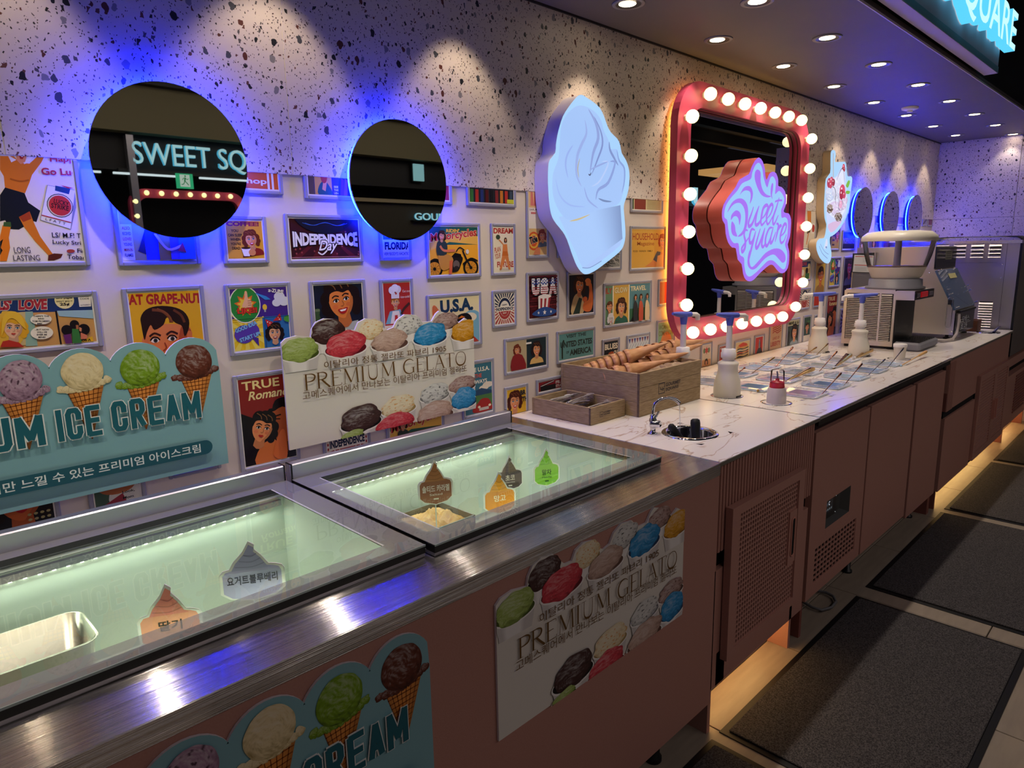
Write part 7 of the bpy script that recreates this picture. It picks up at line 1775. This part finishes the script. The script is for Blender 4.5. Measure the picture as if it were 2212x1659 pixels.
MB().lathe([(.0265, .080), (.0255, .128), (.020, .133), (.001, .133)], (x, y, HC), 28, cap=False).build('clear_cap', M_ACR, t)
x, y = 4.066, 1.13
t = thing('sauce_pot', (x, y, HC - .002), 'small cream pot with a lid at the far front corner of the topping fridge', 'jar')
MB().lathe([(.058, 0), (.058, .0012), (.050, .0015)], (x, y, HC), 32, cap=False).build('hole_ring', M_CHR, t); MB().lathe([(.002, -.016), (.056, -.016), (.057, 0)], (x, y, HC), 28, cap=False).build('hole', M_VOID, t)
MB().lathe([(.027, -.014), (.030, .066)], (x, y, HC), 28).build('pot', M_CRM, t); MB().lathe([(.034, .066), (.034, .080), (.030, .083)], (x, y, HC), 28).build('lid', M_WHT, t)

# ================================================================ topping pans with clear lids
M_PANIN = mat('pan_white', 'cfd8e2', .3); FOOD = ['d84a5a', '3c3c8c', 'f0ece0', '5a3a28', 'd8b058', '2c2624', 'e06a9a', 'c89458', 'e0b048', 'f0a838', 'c8803c', '4a3426', 'f0e0ec', 'a8784a', '4a2a1e']
proto = None
M_LEDP = mat('pan_led', '000000', .5, emit=(.45, .75, 1), es=9)
ROW = ['front', 'middle', 'back']
M_LID = pane('clear_lid', (.90, .92, .96), 1.5, .34, 'dcdcec', .03)  # pale diffuse mix puts whitish-blue reflections into the lid colour
for k, p in enumerate(PANS):
    j, i = k // 5, k % 5
    t = thing('topping_pan', (p[0], p[1], HC), 'covered topping pan, %s from the near end in the %s row' % (ORD[i], ROW[j]), 'pan', 'covered topping pans')
    if proto is None:
        x0, x1, y0, y1 = p[0] - .068, p[0] + .068, p[1] - .071, p[1] + .071
        A0 = rrect(x0, x1, y0, y1, .018, 4); n = len(A0); O0 = rrect(x0 - .012, x1 + .012, y0 - .012, y1 + .012, .024, 4)
        m1 = MB(); m1.add([(a[0], a[1], HC + .0015) for a in O0] + [(a[0], a[1], HC + .003) for a in A0] + [(a[0], a[1], HC - .06) for a in A0], [(q, (q + 1) % n, n + (q + 1) % n, n + q) for q in range(n)] + [(n + q, n + (q + 1) % n, 2 * n + (q + 1) % n, 2 * n + q) for q in range(n)] + [tuple(range(2 * n, 3 * n))], 0, False)
        m2 = MB(); nn = 12; V = [(x0 + .002 + (x1 - x0 - .004) * a / nn, y0 + .002 + (y1 - y0 - .004) * b_ / nn, HC - .028 + .010 * noise.noise(Vector((a * .9, b_ * .9, 3)))) for b_ in range(nn + 1) for a in range(nn + 1)]
        m2.add(V, [(b_ * (nn + 1) + a, b_ * (nn + 1) + a + 1, (b_ + 1) * (nn + 1) + a + 1, (b_ + 1) * (nn + 1) + a) for b_ in range(nn) for a in range(nn)])
        lo = rrect(x0 - .014, x1 + .014, y0 - .014, y1 + .014, .024, 4); li = rrect(x0 + .012, x1 - .012, y0 + .012, y1 - .03, .02, 4)
        m3 = MB(); m3.add([(a[0], a[1], HC + .004) for a in lo] + [(a[0], a[1], HC + .010) for a in lo] + [(a[0], a[1], HC + .0105) for a in li], [(q, (q + 1) % n, n + (q + 1) % n, n + q) for q in range(n)] + [(n + q, n + (q + 1) % n, 2 * n + (q + 1) % n, 2 * n + q) for q in range(n)])
        m4 = MB().add([(x0 + .01, y0 + .003, HC - .003), (x1 - .01, y0 + .003, HC - .003), (x1 - .01, y0 + .003, HC - .009), (x0 + .01, y0 + .003, HC - .009)], [(0, 1, 2, 3)])
        cl = MB().tube([(x0 - .013, y0 - .0145, HC + .010), (x1 + .012, y0 - .0145, HC + .010)], .0016, 6)  # white tube along the lid edge, its glint put into the colour
        proto = t; a1 = m1.build('pan', M_PANIN, t); a2 = m2.build('topping', mat('topping_00', FOOD[0], .6), t); a3 = m3.build('clear_lid', M_LID, t); a4 = m4.build('pan_light', M_LEDP, t); a5 = cl.build('lid_edge_glint', mat('lid_edge_glint', 'fafaff', .2), t)
    else:
        for a in (a1, a2, a3, a4, a5):
            c_ = a.copy(); COL.objects.link(c_); c_.parent = t
            if a is a2: c_.data = a.data.copy(); c_.data.materials[0] = noisy('topping_%02d' % k, FOOD[k], '#%02x%02x%02x' % tuple(int(int(FOOD[k][q:q + 2], 16) * .7) for q in (0, 2, 4)), 160, .6)
# serving spoons standing out of the pans
SPN = [((1776, 851), (1817, 806), 'front', 0, 'copper'), ((1826, 829), (1862, 786), 'front', 1, 'copper'), ((1875, 811), (1912, 776), 'front', 2, 'silver'), ((1916, 796), (1952, 752), 'front', 3, 'silver'), ((1951, 787), (2000, 760), 'front', 4, 'wood'),
       ((1645, 841), (1680, 829), 'middle', 0, 'gold'), ((1704, 821), (1753, 798), 'middle', 1, 'tongs'), ((1769, 803), (1808, 759), 'middle', 2, 'copper'), ((1806, 792), (1834, 768), 'middle', 3, 'tongs'), ((1850, 774), (1880, 757), 'middle', 4, 'tongs'),
       ((1594, 806), (1609, 794), 'back', 0, 'copper'), ((1622, 808), (1673, 772), 'back', 1, 'gold'), ((1675, 793), (1713, 750), 'back', 2, 'copper'), ((1720, 780), (1764, 750), 'back', 3, 'gold'), ((1763, 767), (1789, 742), 'back', 4, 'gold')]
MM = {'copper': mat('copper_metal', 'b8765c', .14, 1), 'gold': M_GOLD, 'silver': M_CHR, 'wood': mat('pale_wood', 'd8a868', .5), 'tongs': M_GOLD}
NMS = {'copper': 'copper coloured spoon handle', 'gold': 'gold coloured spoon handle', 'silver': 'silver spoon handle', 'wood': 'flat pale wooden spoon handle', 'tongs': 'gold serving tongs'}
for a, b_, row, i, kd in SPN:
    p = onZ(*a, HC + .008); q = onY(*b_, p.y); dd = (q - p); L = dd.length; dd.normalize(); s0 = p - dd * .03
    t = thing('serving_tongs' if kd == 'tongs' else 'serving_spoon', tuple(s0), '%s in the %s row pan, %s from the near end' % (NMS[kd], row, ORD[i]), 'tongs' if kd == 'tongs' else 'spoon')
    if kd == 'tongs':
        for s_ in (-1, 1):
            o_ = Vector((0, .010 * s_, 0)); b2 = MB(); e = q
            b2.add([tuple(s0 + Vector((0, .003 * s_ - .001, 0))), tuple(s0 + Vector((0, .003 * s_ + .001, .002))), tuple(e + o_ * .4 + Vector((0, 0, .010))), tuple(e + o_ * 1.6 + Vector((0, 0, .012))), tuple(e + o_ * 1.6 + Vector((0, 0, -.004))), tuple(e + o_ * .4 + Vector((0, 0, -.006)))],
                   [(0, 1, 3, 2), (0, 2, 5), (1, 4, 3), (2, 3, 4, 5), (0, 5, 4, 1)]).build('tong_arm', MM[kd], t)
        MB().tube([tuple(q + Vector((0, -.014, .003))), tuple(q + Vector((.004, 0, .003))), tuple(q + Vector((0, .014, .003)))], .005, 8).build('spring_end', mat('tong_black', '18181a', .3, .8), t)
        MB().tube([tuple(s0), tuple(s0 - dd * .01)], [.006, .010], 8).build('clear_tip', M_ACR, t)
    elif kd == 'wood':
        MB().tube([tuple(s0), tuple(s0 + dd * (L * .62 + .03)), tuple(s0 + dd * (L * .7 + .03)), tuple(q)], [.0022, .0026, .006, .0085], 8).build('handle', MM[kd], t)
    else:
        MB().tube([tuple(s0), tuple(s0 + dd * (L * .7 + .03)), tuple(s0 + dd * (L * .86 + .03)), tuple(s0 + dd * (L * .96 + .03)), tuple(q)], [.0016, .0021, .0042, .0052, .0036], 10).build('handle', MM[kd], t)
    MB().sphere(tuple(s0 - dd * .004), .006, 8).build('spoon_bowl', mat('pale_silicone', 'b8d8f0', .4) if row == 'front' else MM[kd], t)

# ================================================================ slush machine
t = thing('slush_machine', (4.58, 1.36, HC), 'steel drink dispenser with a clear bowl and cream lid on the counter', 'drink machine')
M_STX = steel('brushed_steel_side', (0, 0, 1), 'cdc6c0', .38, .6, (200, 200, 4))
M_LOUV = mat('louvre_steel', 'd8d0c8', .5, .75)
MB().box(4.40, 4.76, 1.268, 1.556, .912, 1.238).build('body', M_STX, t)
MB().box(4.405, 4.755, 1.275, 1.55, 1.238, 1.246).box(4.40, 4.76, 1.172, 1.268, 1.188, 1.242).build('top_housing', M_STX, t)
for x, y in ((4.43, 1.29), (4.73, 1.29), (4.43, 1.53), (4.73, 1.53)): MB().lathe([(.018, 0), (.018, .02)], (x, y, HC), 12).build('foot', M_BLK, t)
MB().box(4.3985, 4.3998, 1.282, 1.448, .943, 1.222).build('vent_shadow', M_VOID, t); MB().box(4.3985, 4.3998, 1.450, 1.538, .943, 1.222).build('vent_shadow', M_VOID, t)
MB().box(4.394, 4.3985, 1.345, 1.355, .942, 1.223).build('vent_bar', M_STX, t); MB().box(4.394, 4.3985, 1.440, 1.452, .942, 1.223).build('vent_bar', M_STX, t)
for c0, c1 in ((1.285, 1.345), (1.355, 1.44), (1.452, 1.535)):
    for k in range(26):
        z = .945 + k * .0106
        MB().add([(4.3985, c0, z + .001), (4.3985, c1, z + .001), (4.390, c1 - .003, z + .001), (4.390, c0 + .003, z + .001), (4.3985, c0, z + .0075), (4.3985, c1, z + .0075)], [(0, 1, 2, 3), (3, 2, 5, 4), (0, 3, 4), (1, 5, 2)]).build('louvre', M_LOUV, t)
MB().box(4.402, 4.758, 1.262, 1.268, .912, 1.188).build('front_recess', M_BLK, t)
MB().box(4.40, 4.772, 1.168, 1.1725, 1.190, 1.240).build('control_strip', mat('strip_black', '141416', .3), t)
MB().bbox(4.50, 4.62, 1.160, 1.170, 1.200, 1.232, .002).build('red_switch', mat('switch_red', 'b01820', .3, emit='b01820', es=.25), t)
MB().bbox(4.43, 4.48, 1.163, 1.170, 1.204, 1.226, .002).build('grey_switch', M_ALU, t); MB().bbox(4.66, 4.74, 1.163, 1.170, 1.204, 1.226, .002).build('grey_switch', M_ALU, t)
MB().bbox(4.395, 4.76, 1.118, 1.262, .897, .944, .010).build('drip_tray', mat('tray_grey', '8a8a90', .5), t)
tg = MB()
for k in range(12): tg.box(4.42, 4.74, 1.130 + k * .0105, 1.133 + k * .0105, .944, .9475)
for k in range(8): tg.box(4.42 + k * .045, 4.423 + k * .045, 1.130, 1.25, .944, .9475)
tg.build('drip_grid', M_BLK, t)
BX, BY = 4.575, 1.330
MB().lathe([(.150, 1.244), (.160, 1.247), (.160, 1.258), (.145, 1.262), (.143, 1.302), (.125, 1.306)], (BX, BY, 0), 40, sx=1.0).build('neck', mat('neck_grey', '8c8a90', .4), t)
MB().lathe([(.122, 1.306), (.135, 1.318), (.158, 1.374)], (BX, BY, 0), 40, cap=False).build('bowl_base', M_CRM, t)
MB().lathe([(.158, 1.374), (.178, 1.44), (.190, 1.50), (.196, 1.530)], (BX, BY, 0), 48, cap=False).build('clear_bowl', M_ACR, t)
MB().lathe([(.02, 1.36), (.018, 1.54)], (BX, BY, 0), 18).build('centre_column', mat('column_clear', 'a8a8b8', .2, alpha=1), t)
MB().lathe([(.202, 1.526), (.204, 1.538), (.198, 1.556), (.17, 1.578), (.10, 1.586), (.0005, 1.586)], (BX, BY, 0), 48).build('lid', M_CRM, t)
MB().lathe([(.155, 1.376), (.157, 1.380), (.001, 1.381)], (BX, BY, 0), 32, cap=False).build('bowl_floor', mat('bowl_floor', 'c0a890', .3), t)
# poster stand behind the bowl
p0 = onY(1862, 588, 1.62)
t = thing('notice_card', (p0.x, 1.62, 1.08), 'white notice card with red bands on the steel side left of the slush bowl', 'notice')
A = Art(0, 9, 0, 9, 1.62, (1800, 480, 5.37)); A.clip = False
A.poly([(232, 362), (480, 372), (470, 590), (218, 582)], '1c2024', 1); A.poly([(245, 378), (470, 386), (460, 583), (224, 575)], 'e8e4e2', 1); A.poly([(256, 392), (458, 398), (457, 406), (255, 400)], 'd04a40', 1); A.poly([(246, 492), (452, 498), (451, 507), (245, 500)], 'd04a40', 1)
for k in range(3): A.poly([(340, 420 + k * 18), (440, 423 + k * 18), (440, 426 + k * 18), (340, 423 + k * 18)], '9a9a9c', 1)
for k in range(5): A.poly([(250, 516 + k * 11), (400 - 20 * (k % 2), 519 + k * 11), (400 - 20 * (k % 2), 522 + k * 11), (250, 519 + k * 11)], 'a8a8aa', 1)
A.build('print', t)
q = A.q([(232, 362), (480, 372), (218, 582)])
MB().box(q[2][0], q[1][0], 1.621, 1.624, q[2][1], q[0][1]).build('backing', M_BLK, t)
MB().box(q[2][0] + .02, q[1][0] - .02, 1.624, 1.628, HC + .001, q[2][1] + .02).build('stand', M_ALU, t)

# ================================================================ soft serve machine
t = thing('soft_serve_machine', (5.35, 1.3, HC), 'steel soft serve machine with a slanted film covered panel', 'ice cream machine')
prof = [(1.118, .925), (1.118, 1.085), (1.245, 1.335), (1.262, 1.345), (1.262, 1.488), (1.74, 1.488), (1.74, .925)]
MB().prism(prof, 5.10, 5.60, axis='x').build('body', M_STX, t)
MB().add([(5.098, 1.116, 1.088), (5.602, 1.116, 1.088), (5.602, 1.243, 1.338), (5.098, 1.243, 1.338), (5.098, 1.128, 1.082), (5.602, 1.128, 1.082), (5.602, 1.255, 1.332), (5.098, 1.255, 1.332)], [(0, 1, 2, 3), (0, 3, 7, 4), (1, 5, 6, 2), (4, 7, 6, 5), (3, 2, 6, 7), (0, 4, 5, 1)]).build('film_panel', mat('blue_film', '5a6f92', .12, .3, coat=.6), t)
MB().box(5.105, 5.595, 1.255, 1.2615, 1.348, 1.484).build('upper_panel', mat('smoke_panel', '1a1c26', .12), t)
MB().box(5.102, 5.598, 1.112, 1.1175, .928, 1.065).build('black_front', mat('front_black', '0c0e10', .2), t)
MB().box(5.15, 5.56, 1.098, 1.116, 1.066, 1.078).build('nozzle_bar', M_BLK, t)
A = Art(0, 9, 0, 9, 1.1115); A.clip = False; A.STEP = .0002
A.text('노모배스', 5.20, .990, .26, .045, 'c8ccd4', .01); A.text('초아', 5.24, .945, .18, .038, 'c8ccd4', .01); A.rect(5.17, 5.50, .986, .988, 'c8ccd4'); A.build('front_lettering', t)
A = Art(0, 9, 0, 9, 1.2548); A.clip = False; A.STEP = .0002
A.rect(5.32, 5.48, 1.40, 1.455, 'a8a890'); [A.rect(5.34, 5.46, 1.41 + k * .013, 1.414 + k * .013, '4a4a48') for k in range(4)]; A.build('panel_label', t)
MB().add([(5.3, 1.210, 1.278), (5.48, 1.210, 1.278), (5.48, 1.226, 1.309), (5.3, 1.226, 1.309)], [(0, 1, 2, 3)]).build('tape_strip', mat('tape', 'c8c08a', .5), t)
for k, (u, v) in enumerate(((.0, .02), (.0, .5), (.0, .62), (.0, .95), (1, .5), (1, .62), (1, .95))):
    x = 5.11 + .48 * u; y = 1.243 - v * .127; z = 1.338 - v * .25
    MB().lathe([(.004, 0), (.004, .022), (.0055, .024), (.0001, .026)], (x, y, z), 10, axis=(0, -.89, .45)).build('bolt', M_CHR, t)
sl = [(1.150 + .016 * math.cos(a), (1.150 if math.sin(a) > 0 else .985) + .016 * math.sin(a)) for a in [2 * PI * k / 18 for k in range(18)]]
MB().tube([(5.099, p[0], p[1]) for p in sl], .0025, 6, closed=True).build('slot_cover', M_CHR, t)
MB().box(5.094, 5.0995, 1.140, 1.162, 1.120, 1.150).build('slot_knob', M_CHR, t)
for z, y in ((1.42, 1.30), (1.32, 1.285), (.95, 1.125)): MB().lathe([(.006, 0), (.005, .004), (.0001, .005)], (5.10, y, z), 12, axis=(-1, 0, 0)).build('screw', M_CHR, t)
for x, y in ((5.14, 1.16), (5.56, 1.16), (5.14, 1.68), (5.56, 1.68)): MB().lathe([(.022, 0), (.022, .008), (.010, .012), (.010, .032)], (x, y, HC), 14).build('foot', M_BLK, t)
hz = [(5.14, 1.104, 1.058), (5.135, 1.100, 1.03), (5.13, 1.100, .98), (5.10, 1.098, .935), (5.02, 1.10, .908), (4.92, 1.13, .905), (4.84, 1.2, .912), (4.80, 1.28, .93)]
o = MB().tube(hz, .0085, 10).build('drain_hose', mat('hose_clear', 'b8aca8', .25)); tag(o, 'pale flexible hose curving down from the soft serve machine front', 'hose')

# ================================================================ big steel cabinet machine at the far end
t = thing('steel_machine', (6.45, 1.4, .66), 'tall stainless machine with louvred side at the far end of the counter', 'machine')
for x, y in ((5.99, 1.0), (7.0, 1.0), (5.99, 1.75), (7.0, 1.75)): MB().box(x - .02, x + .02, y - .02, y + .02, .666, .70).build('foot', M_BLK, t)
MB().box(5.95, 7.05, .955, 1.79, .70, 1.50).build('body', steel('brushed_steel_big', (0, 0, 1), 'b4b0b8', .36, .5, (200, 200, 4)), t)
MB().box(5.945, 7.06, .945, 1.80, 1.50, 1.522).build('top_plate', M_ST, t)
MB().box(5.952, 7.05, .940, .955, .70, 1.50).build('front_door', mat('front_dark', '16171a', .25), t)
MB().box(5.9485, 5.9500, 1.028, 1.0295, .70, 1.50).build('panel_seam', M_VOID, t)
MB().box(5.9485, 5.9500, 1.075, 1.36, 1.366, 1.3675).build('panel_seam', M_CHR, t)
for j, (ya, yb) in enumerate(((1.060, 1.135), (1.165, 1.245), (1.275, 1.355), (1.385, 1.465))):
    MB().box(5.9486, 5.9498, ya + .004, yb - .004, 1.398, 1.508 - .002).build('vent_shadow', M_VOID, t)
    for k in range(4):
        z = 1.405 + k * .0265
        MB().add([(5.9495, ya, z), (5.9495, yb, z), (5.938, yb, z - .004), (5.938, ya, z - .004), (5.9495, ya, z + .014), (5.9495, yb, z + .014)], [(0, 1, 2, 3), (3, 2, 5, 4), (0, 3, 4), (1, 5, 2)]).build('louvre', M_LOUV, t)
MB().box(5.9486, 5.9498, 1.078, 1.157, .897, 1.088).build('vent_shadow', M_VOID, t)
for k in range(10):
    z = .905 + k * .0185
    MB().add([(5.9495, 1.075, z), (5.9495, 1.16, z), (5.940, 1.16, z - .003), (5.940, 1.075, z - .003), (5.9495, 1.075, z + .010), (5.9495, 1.16, z + .010)], [(0, 1, 2, 3), (3, 2, 5, 4), (0, 3, 4), (1, 5, 2)]).build('louvre', M_LOUV, t)
for y, z in ((1.045, 1.355), (1.045, 1.26)): MB().lathe([(.005, 0), (.0001, .004)], (5.95, y, z), 10, axis=(-1, 0, 0)).build('screw', M_CHR, t)
t2 = thing('hopper_lid', (6.3, 1.3, 1.522), 'clear plastic hopper lid with two small handles on the far steel machine', 'lid')
MB().lathe([(.30, 1.523), (.30, 1.54), (.27, 1.555), (.001, 1.558)], (6.35, 1.28, 0), 36, cap=False).build('clear_dome', M_ACR, t2)
for y in (1.12, 1.40): MB().tube([(6.2, y - .02, 1.553), (6.2, y - .02, 1.575), (6.2, y, 1.585), (6.2, y + .02, 1.575), (6.2, y + .02, 1.553)], .006, 8).build('handle', M_ACR, t2)
# little things on the counter end
t = thing('wooden_box', (5.72, 1.15, HC), 'small dark wooden box behind the black machine front', 'box')
for (a, b_, c, d_) in ((5.66, 5.78, 1.10, 1.108), (5.66, 5.78, 1.19, 1.198), (5.66, 5.668, 1.108, 1.19), (5.772, 5.78, 1.108, 1.19)): MB().bbox(a, b_, c, d_, HC + .001, .975, .001).build('plank', mat('dark_wood', '6e4228', .5), t)
MB().box(5.668, 5.772, 1.108, 1.19, HC + .001, .905).build('bottom_board', mat('dark_wood'), t)
t = thing('small_sink', (5.60, 1.04, HC), 'small chrome basin ring with lever at the far counter end', 'sink')
MB().lathe([(.07, 0), (.068, .006), (.056, .004), (.052, .0015)], (5.66, 1.03, HC), 30, cap=False).build('rim', M_CHR, t); MB().lathe([(.001, .002), (.053, .0015)], (5.66, 1.03, HC), 24).build('basin', mat('basin_dark', '2a2a30', .1, 1), t)
MB().tube([(5.66, 1.00, HC + .004), (5.73, .99, HC + .03), (5.76, .985, HC + .034)], [.008, .008, .006], 10).build('lever', mat('lever_violet', '8a86c0', .2, .8), t)

# ================================================================ the hall across the aisle (seen in the mirrors)
BW = struct(MB().box(-6, 20, -4.4, -4.2, -.05, 3.65).build('wall_opposite', mat('hall_dark', '1c1a1e', .8)))
struct(MB().box(-6, 8.5, -4.2, -3.4, 2.62, 3.02).build('trim_3', mat('olive_soffit', '6a6448', .6)))
struct(MB().box(-6, 8.5, -4.2, -3.3, 3.02, 3.16).build('trim_4', mat('hall_beam', '2a2a2e', .6)))
struct(MB().box(-6, 20, -4.2, -3.55, 2.30, 2.62).build('trim_5', mat('hall_panel', '141417', .6)))
t = thing('hall_sign', (2.6, -3.5, 2.29), 'cyan glowing Sweet Square letters across the aisle seen in the near mirror', 'sign')
letters3d('SWEET SQUARE', 2.12, 2.32, 1.62, .23, -3.50, -3.46, M_CYAN, t, .0)
MB().box(2.08, 2.14, -3.54, -3.46, 1.3, 2.6).build('post', M_ALU, t)
MB().box(2.0, 4.3, -3.55, -3.50, 2.28, 2.31).build('carrier_rail', M_BLK, t)
for k in range(4):
    o = MB().box(1.2 + k * .75, 1.85 + k * .75, -3.5, -3.47, 2.255, 2.272).build('light_tube', mat('tube_white', '000000', .5, emit=(.75, .9, 1), es=1.6)); tag(o, 'white tube light across the aisle, %s from the left in the near mirror' % ORD[k], 'ceiling light')
t = thing('exit_sign', (2.53, -3.4, 2.14), 'green emergency exit sign seen reflected in the near round mirror', 'sign')
MB().box(2.455, 2.605, -3.42, -3.40, 2.15, 2.285).build('housing', mat('exit_green', '000000', .5, emit=(.03, .55, .25), es=1.1), t)
A = Art(0, 9, 0, 9, -3.399); A.clip = False; A.STEP = -.0004
A.rect(2.485, 2.575, 2.165, 2.275, 'd8f0e4'); Gn = '0c8a50'
A.ell(2.535, 2.262, .008, .008, Gn); A.line([(2.533, 2.250), (2.528, 2.215)], .014, Gn); A.line([(2.530, 2.215), (2.545, 2.200), (2.560, 2.180)], .008, Gn); A.line([(2.527, 2.216), (2.515, 2.190), (2.495, 2.185)], .008, Gn); A.line([(2.533, 2.245), (2.550, 2.232), (2.562, 2.240)], .006, Gn); A.line([(2.531, 2.245), (2.515, 2.240), (2.508, 2.225)], .006, Gn)
A.build('running_figure', t, M_LIT)
t = thing('hall_bulb_frame', (2.6, -3.5, 1.0), 'second frame of glowing bulbs across the aisle seen in the near mirror', 'mirror')
O = rrect(2.06, 3.14, 1.0, 2.14, .14, 6); I = rrect(2.14, 3.06, 1.08, 2.06, .08, 6); n = len(O)
MB().add([(p[0], -3.5, p[1]) for p in O] + [(p[0], -3.5, p[1]) for p in I] + [(p[0], -3.56, p[1]) for p in O] + [(p[0], -3.56, p[1]) for p in I], [(k, (k + 1) % n, n + (k + 1) % n, n + k) for k in range(n)] + [(k, (k + 1) % n, 2 * n + (k + 1) % n, 2 * n + k) for k in range(n)] + [(n + k, n + (k + 1) % n, 3 * n + (k + 1) % n, 3 * n + k) for k in range(n)]).build('frame', mat('raspberry_paint'), t)
for x, z in [(2.204 + .1295 * k, 2.101) for k in range(7)] + [(2.10, 2.02 - .13 * k) for k in range(5)] + [(3.095, 2.02 - .13 * k) for k in range(5)]:
    MB().sphere((x, -3.47, z), .024, 10).build('bulb', M_BULB, t)
t = thing('wall_screen', (5.35, -3.48, 2.38), 'pale cyan lit panel across the aisle seen in the second mirror', 'sign')
MB().bbox(5.27, 5.43, -3.5, -3.48, 2.385, 2.585, .004).build('lit_panel', mat('panel_cyan', '000000', .5, emit=(.35, .72, .8), es=.9), t)
MB().box(5.26, 5.44, -3.52, -3.5, 2.375, 2.595).build('back_case', M_BLK, t)
t = thing('hall_ledge', (5.0, -3.45, 2.1), 'pale lit ledge across the aisle seen in the second mirror', 'shelf')
MB().box(4.2, 6.2, -3.55, -3.45, 2.11, 2.15).build('ledge', mat('ledge_cream', '9a8e70', .6), t); MB().box(4.2, 6.2, -3.6, -3.50, 1.70, 2.10).build('fascia', mat('ledge_fascia', '3a362e', .7), t)
t = thing('hall_letters', (5.4, -3.44, 1.92), 'small cyan letters low in the second round mirror', 'sign')
letters3d('GOURMET', 5.22, 1.915, .78, .085, -3.445, -3.43, M_CYAN, t, .01)
MB().box(5.2, 6.05, -3.5, -3.445, 1.90, 1.912).build('letter_rail', M_BLK, t)
t = thing('far_letters', (12.0, -3.5, 2.3), 'large cyan letters reflected at the left edge of the bulb mirror', 'sign')
letters3d('UCTION', 11.75, 2.28, 5.0, .36, -3.5, -3.45, M_CYAN, t, .01)
MB().box(11.5, 17, -3.55, -3.50, 2.24, 2.28).build('letter_rail', M_BLK, t)
for k, x in enumerate((11.9, 12.9, 14.6, 16.0)):
    o = MB().box(x, x + .8, -3.45, -2.6, 2.86 + .10 * k, 2.96 + .10 * k).build('glowing_wood_slat', mat('glowing_wood', 'c89048', .5, emit=(.8, .42, .14), es=.9)); tag(o, 'warm glowing wooden ceiling slat reflected in the bulb mirror, %s from the left' % ORD[k], 'ceiling panel')  # glow put into the wood in place of warm light on it
for k, y in enumerate((-1.2, -2.2, -3.0)):
    struct(MB().box(-6, 20, y - .06, y + .06, 3.35, 3.55).build('trim_%d' % (6 + k), mat('hall_beam')))
for k in range(6):
    x = -1 + 3.2 * k
    o = MB().lathe([(.05, 0), (.05, -.01), (.001, -.012)], (x, -2.6, 3.6), 16).build('hall_downlight', mat('hall_lens', '000000', .5, emit=(1, .85, .6), es=6)); tag(o, 'round hall ceiling lamp, %s from the near end' % ORD[k], 'ceiling light')

finish()
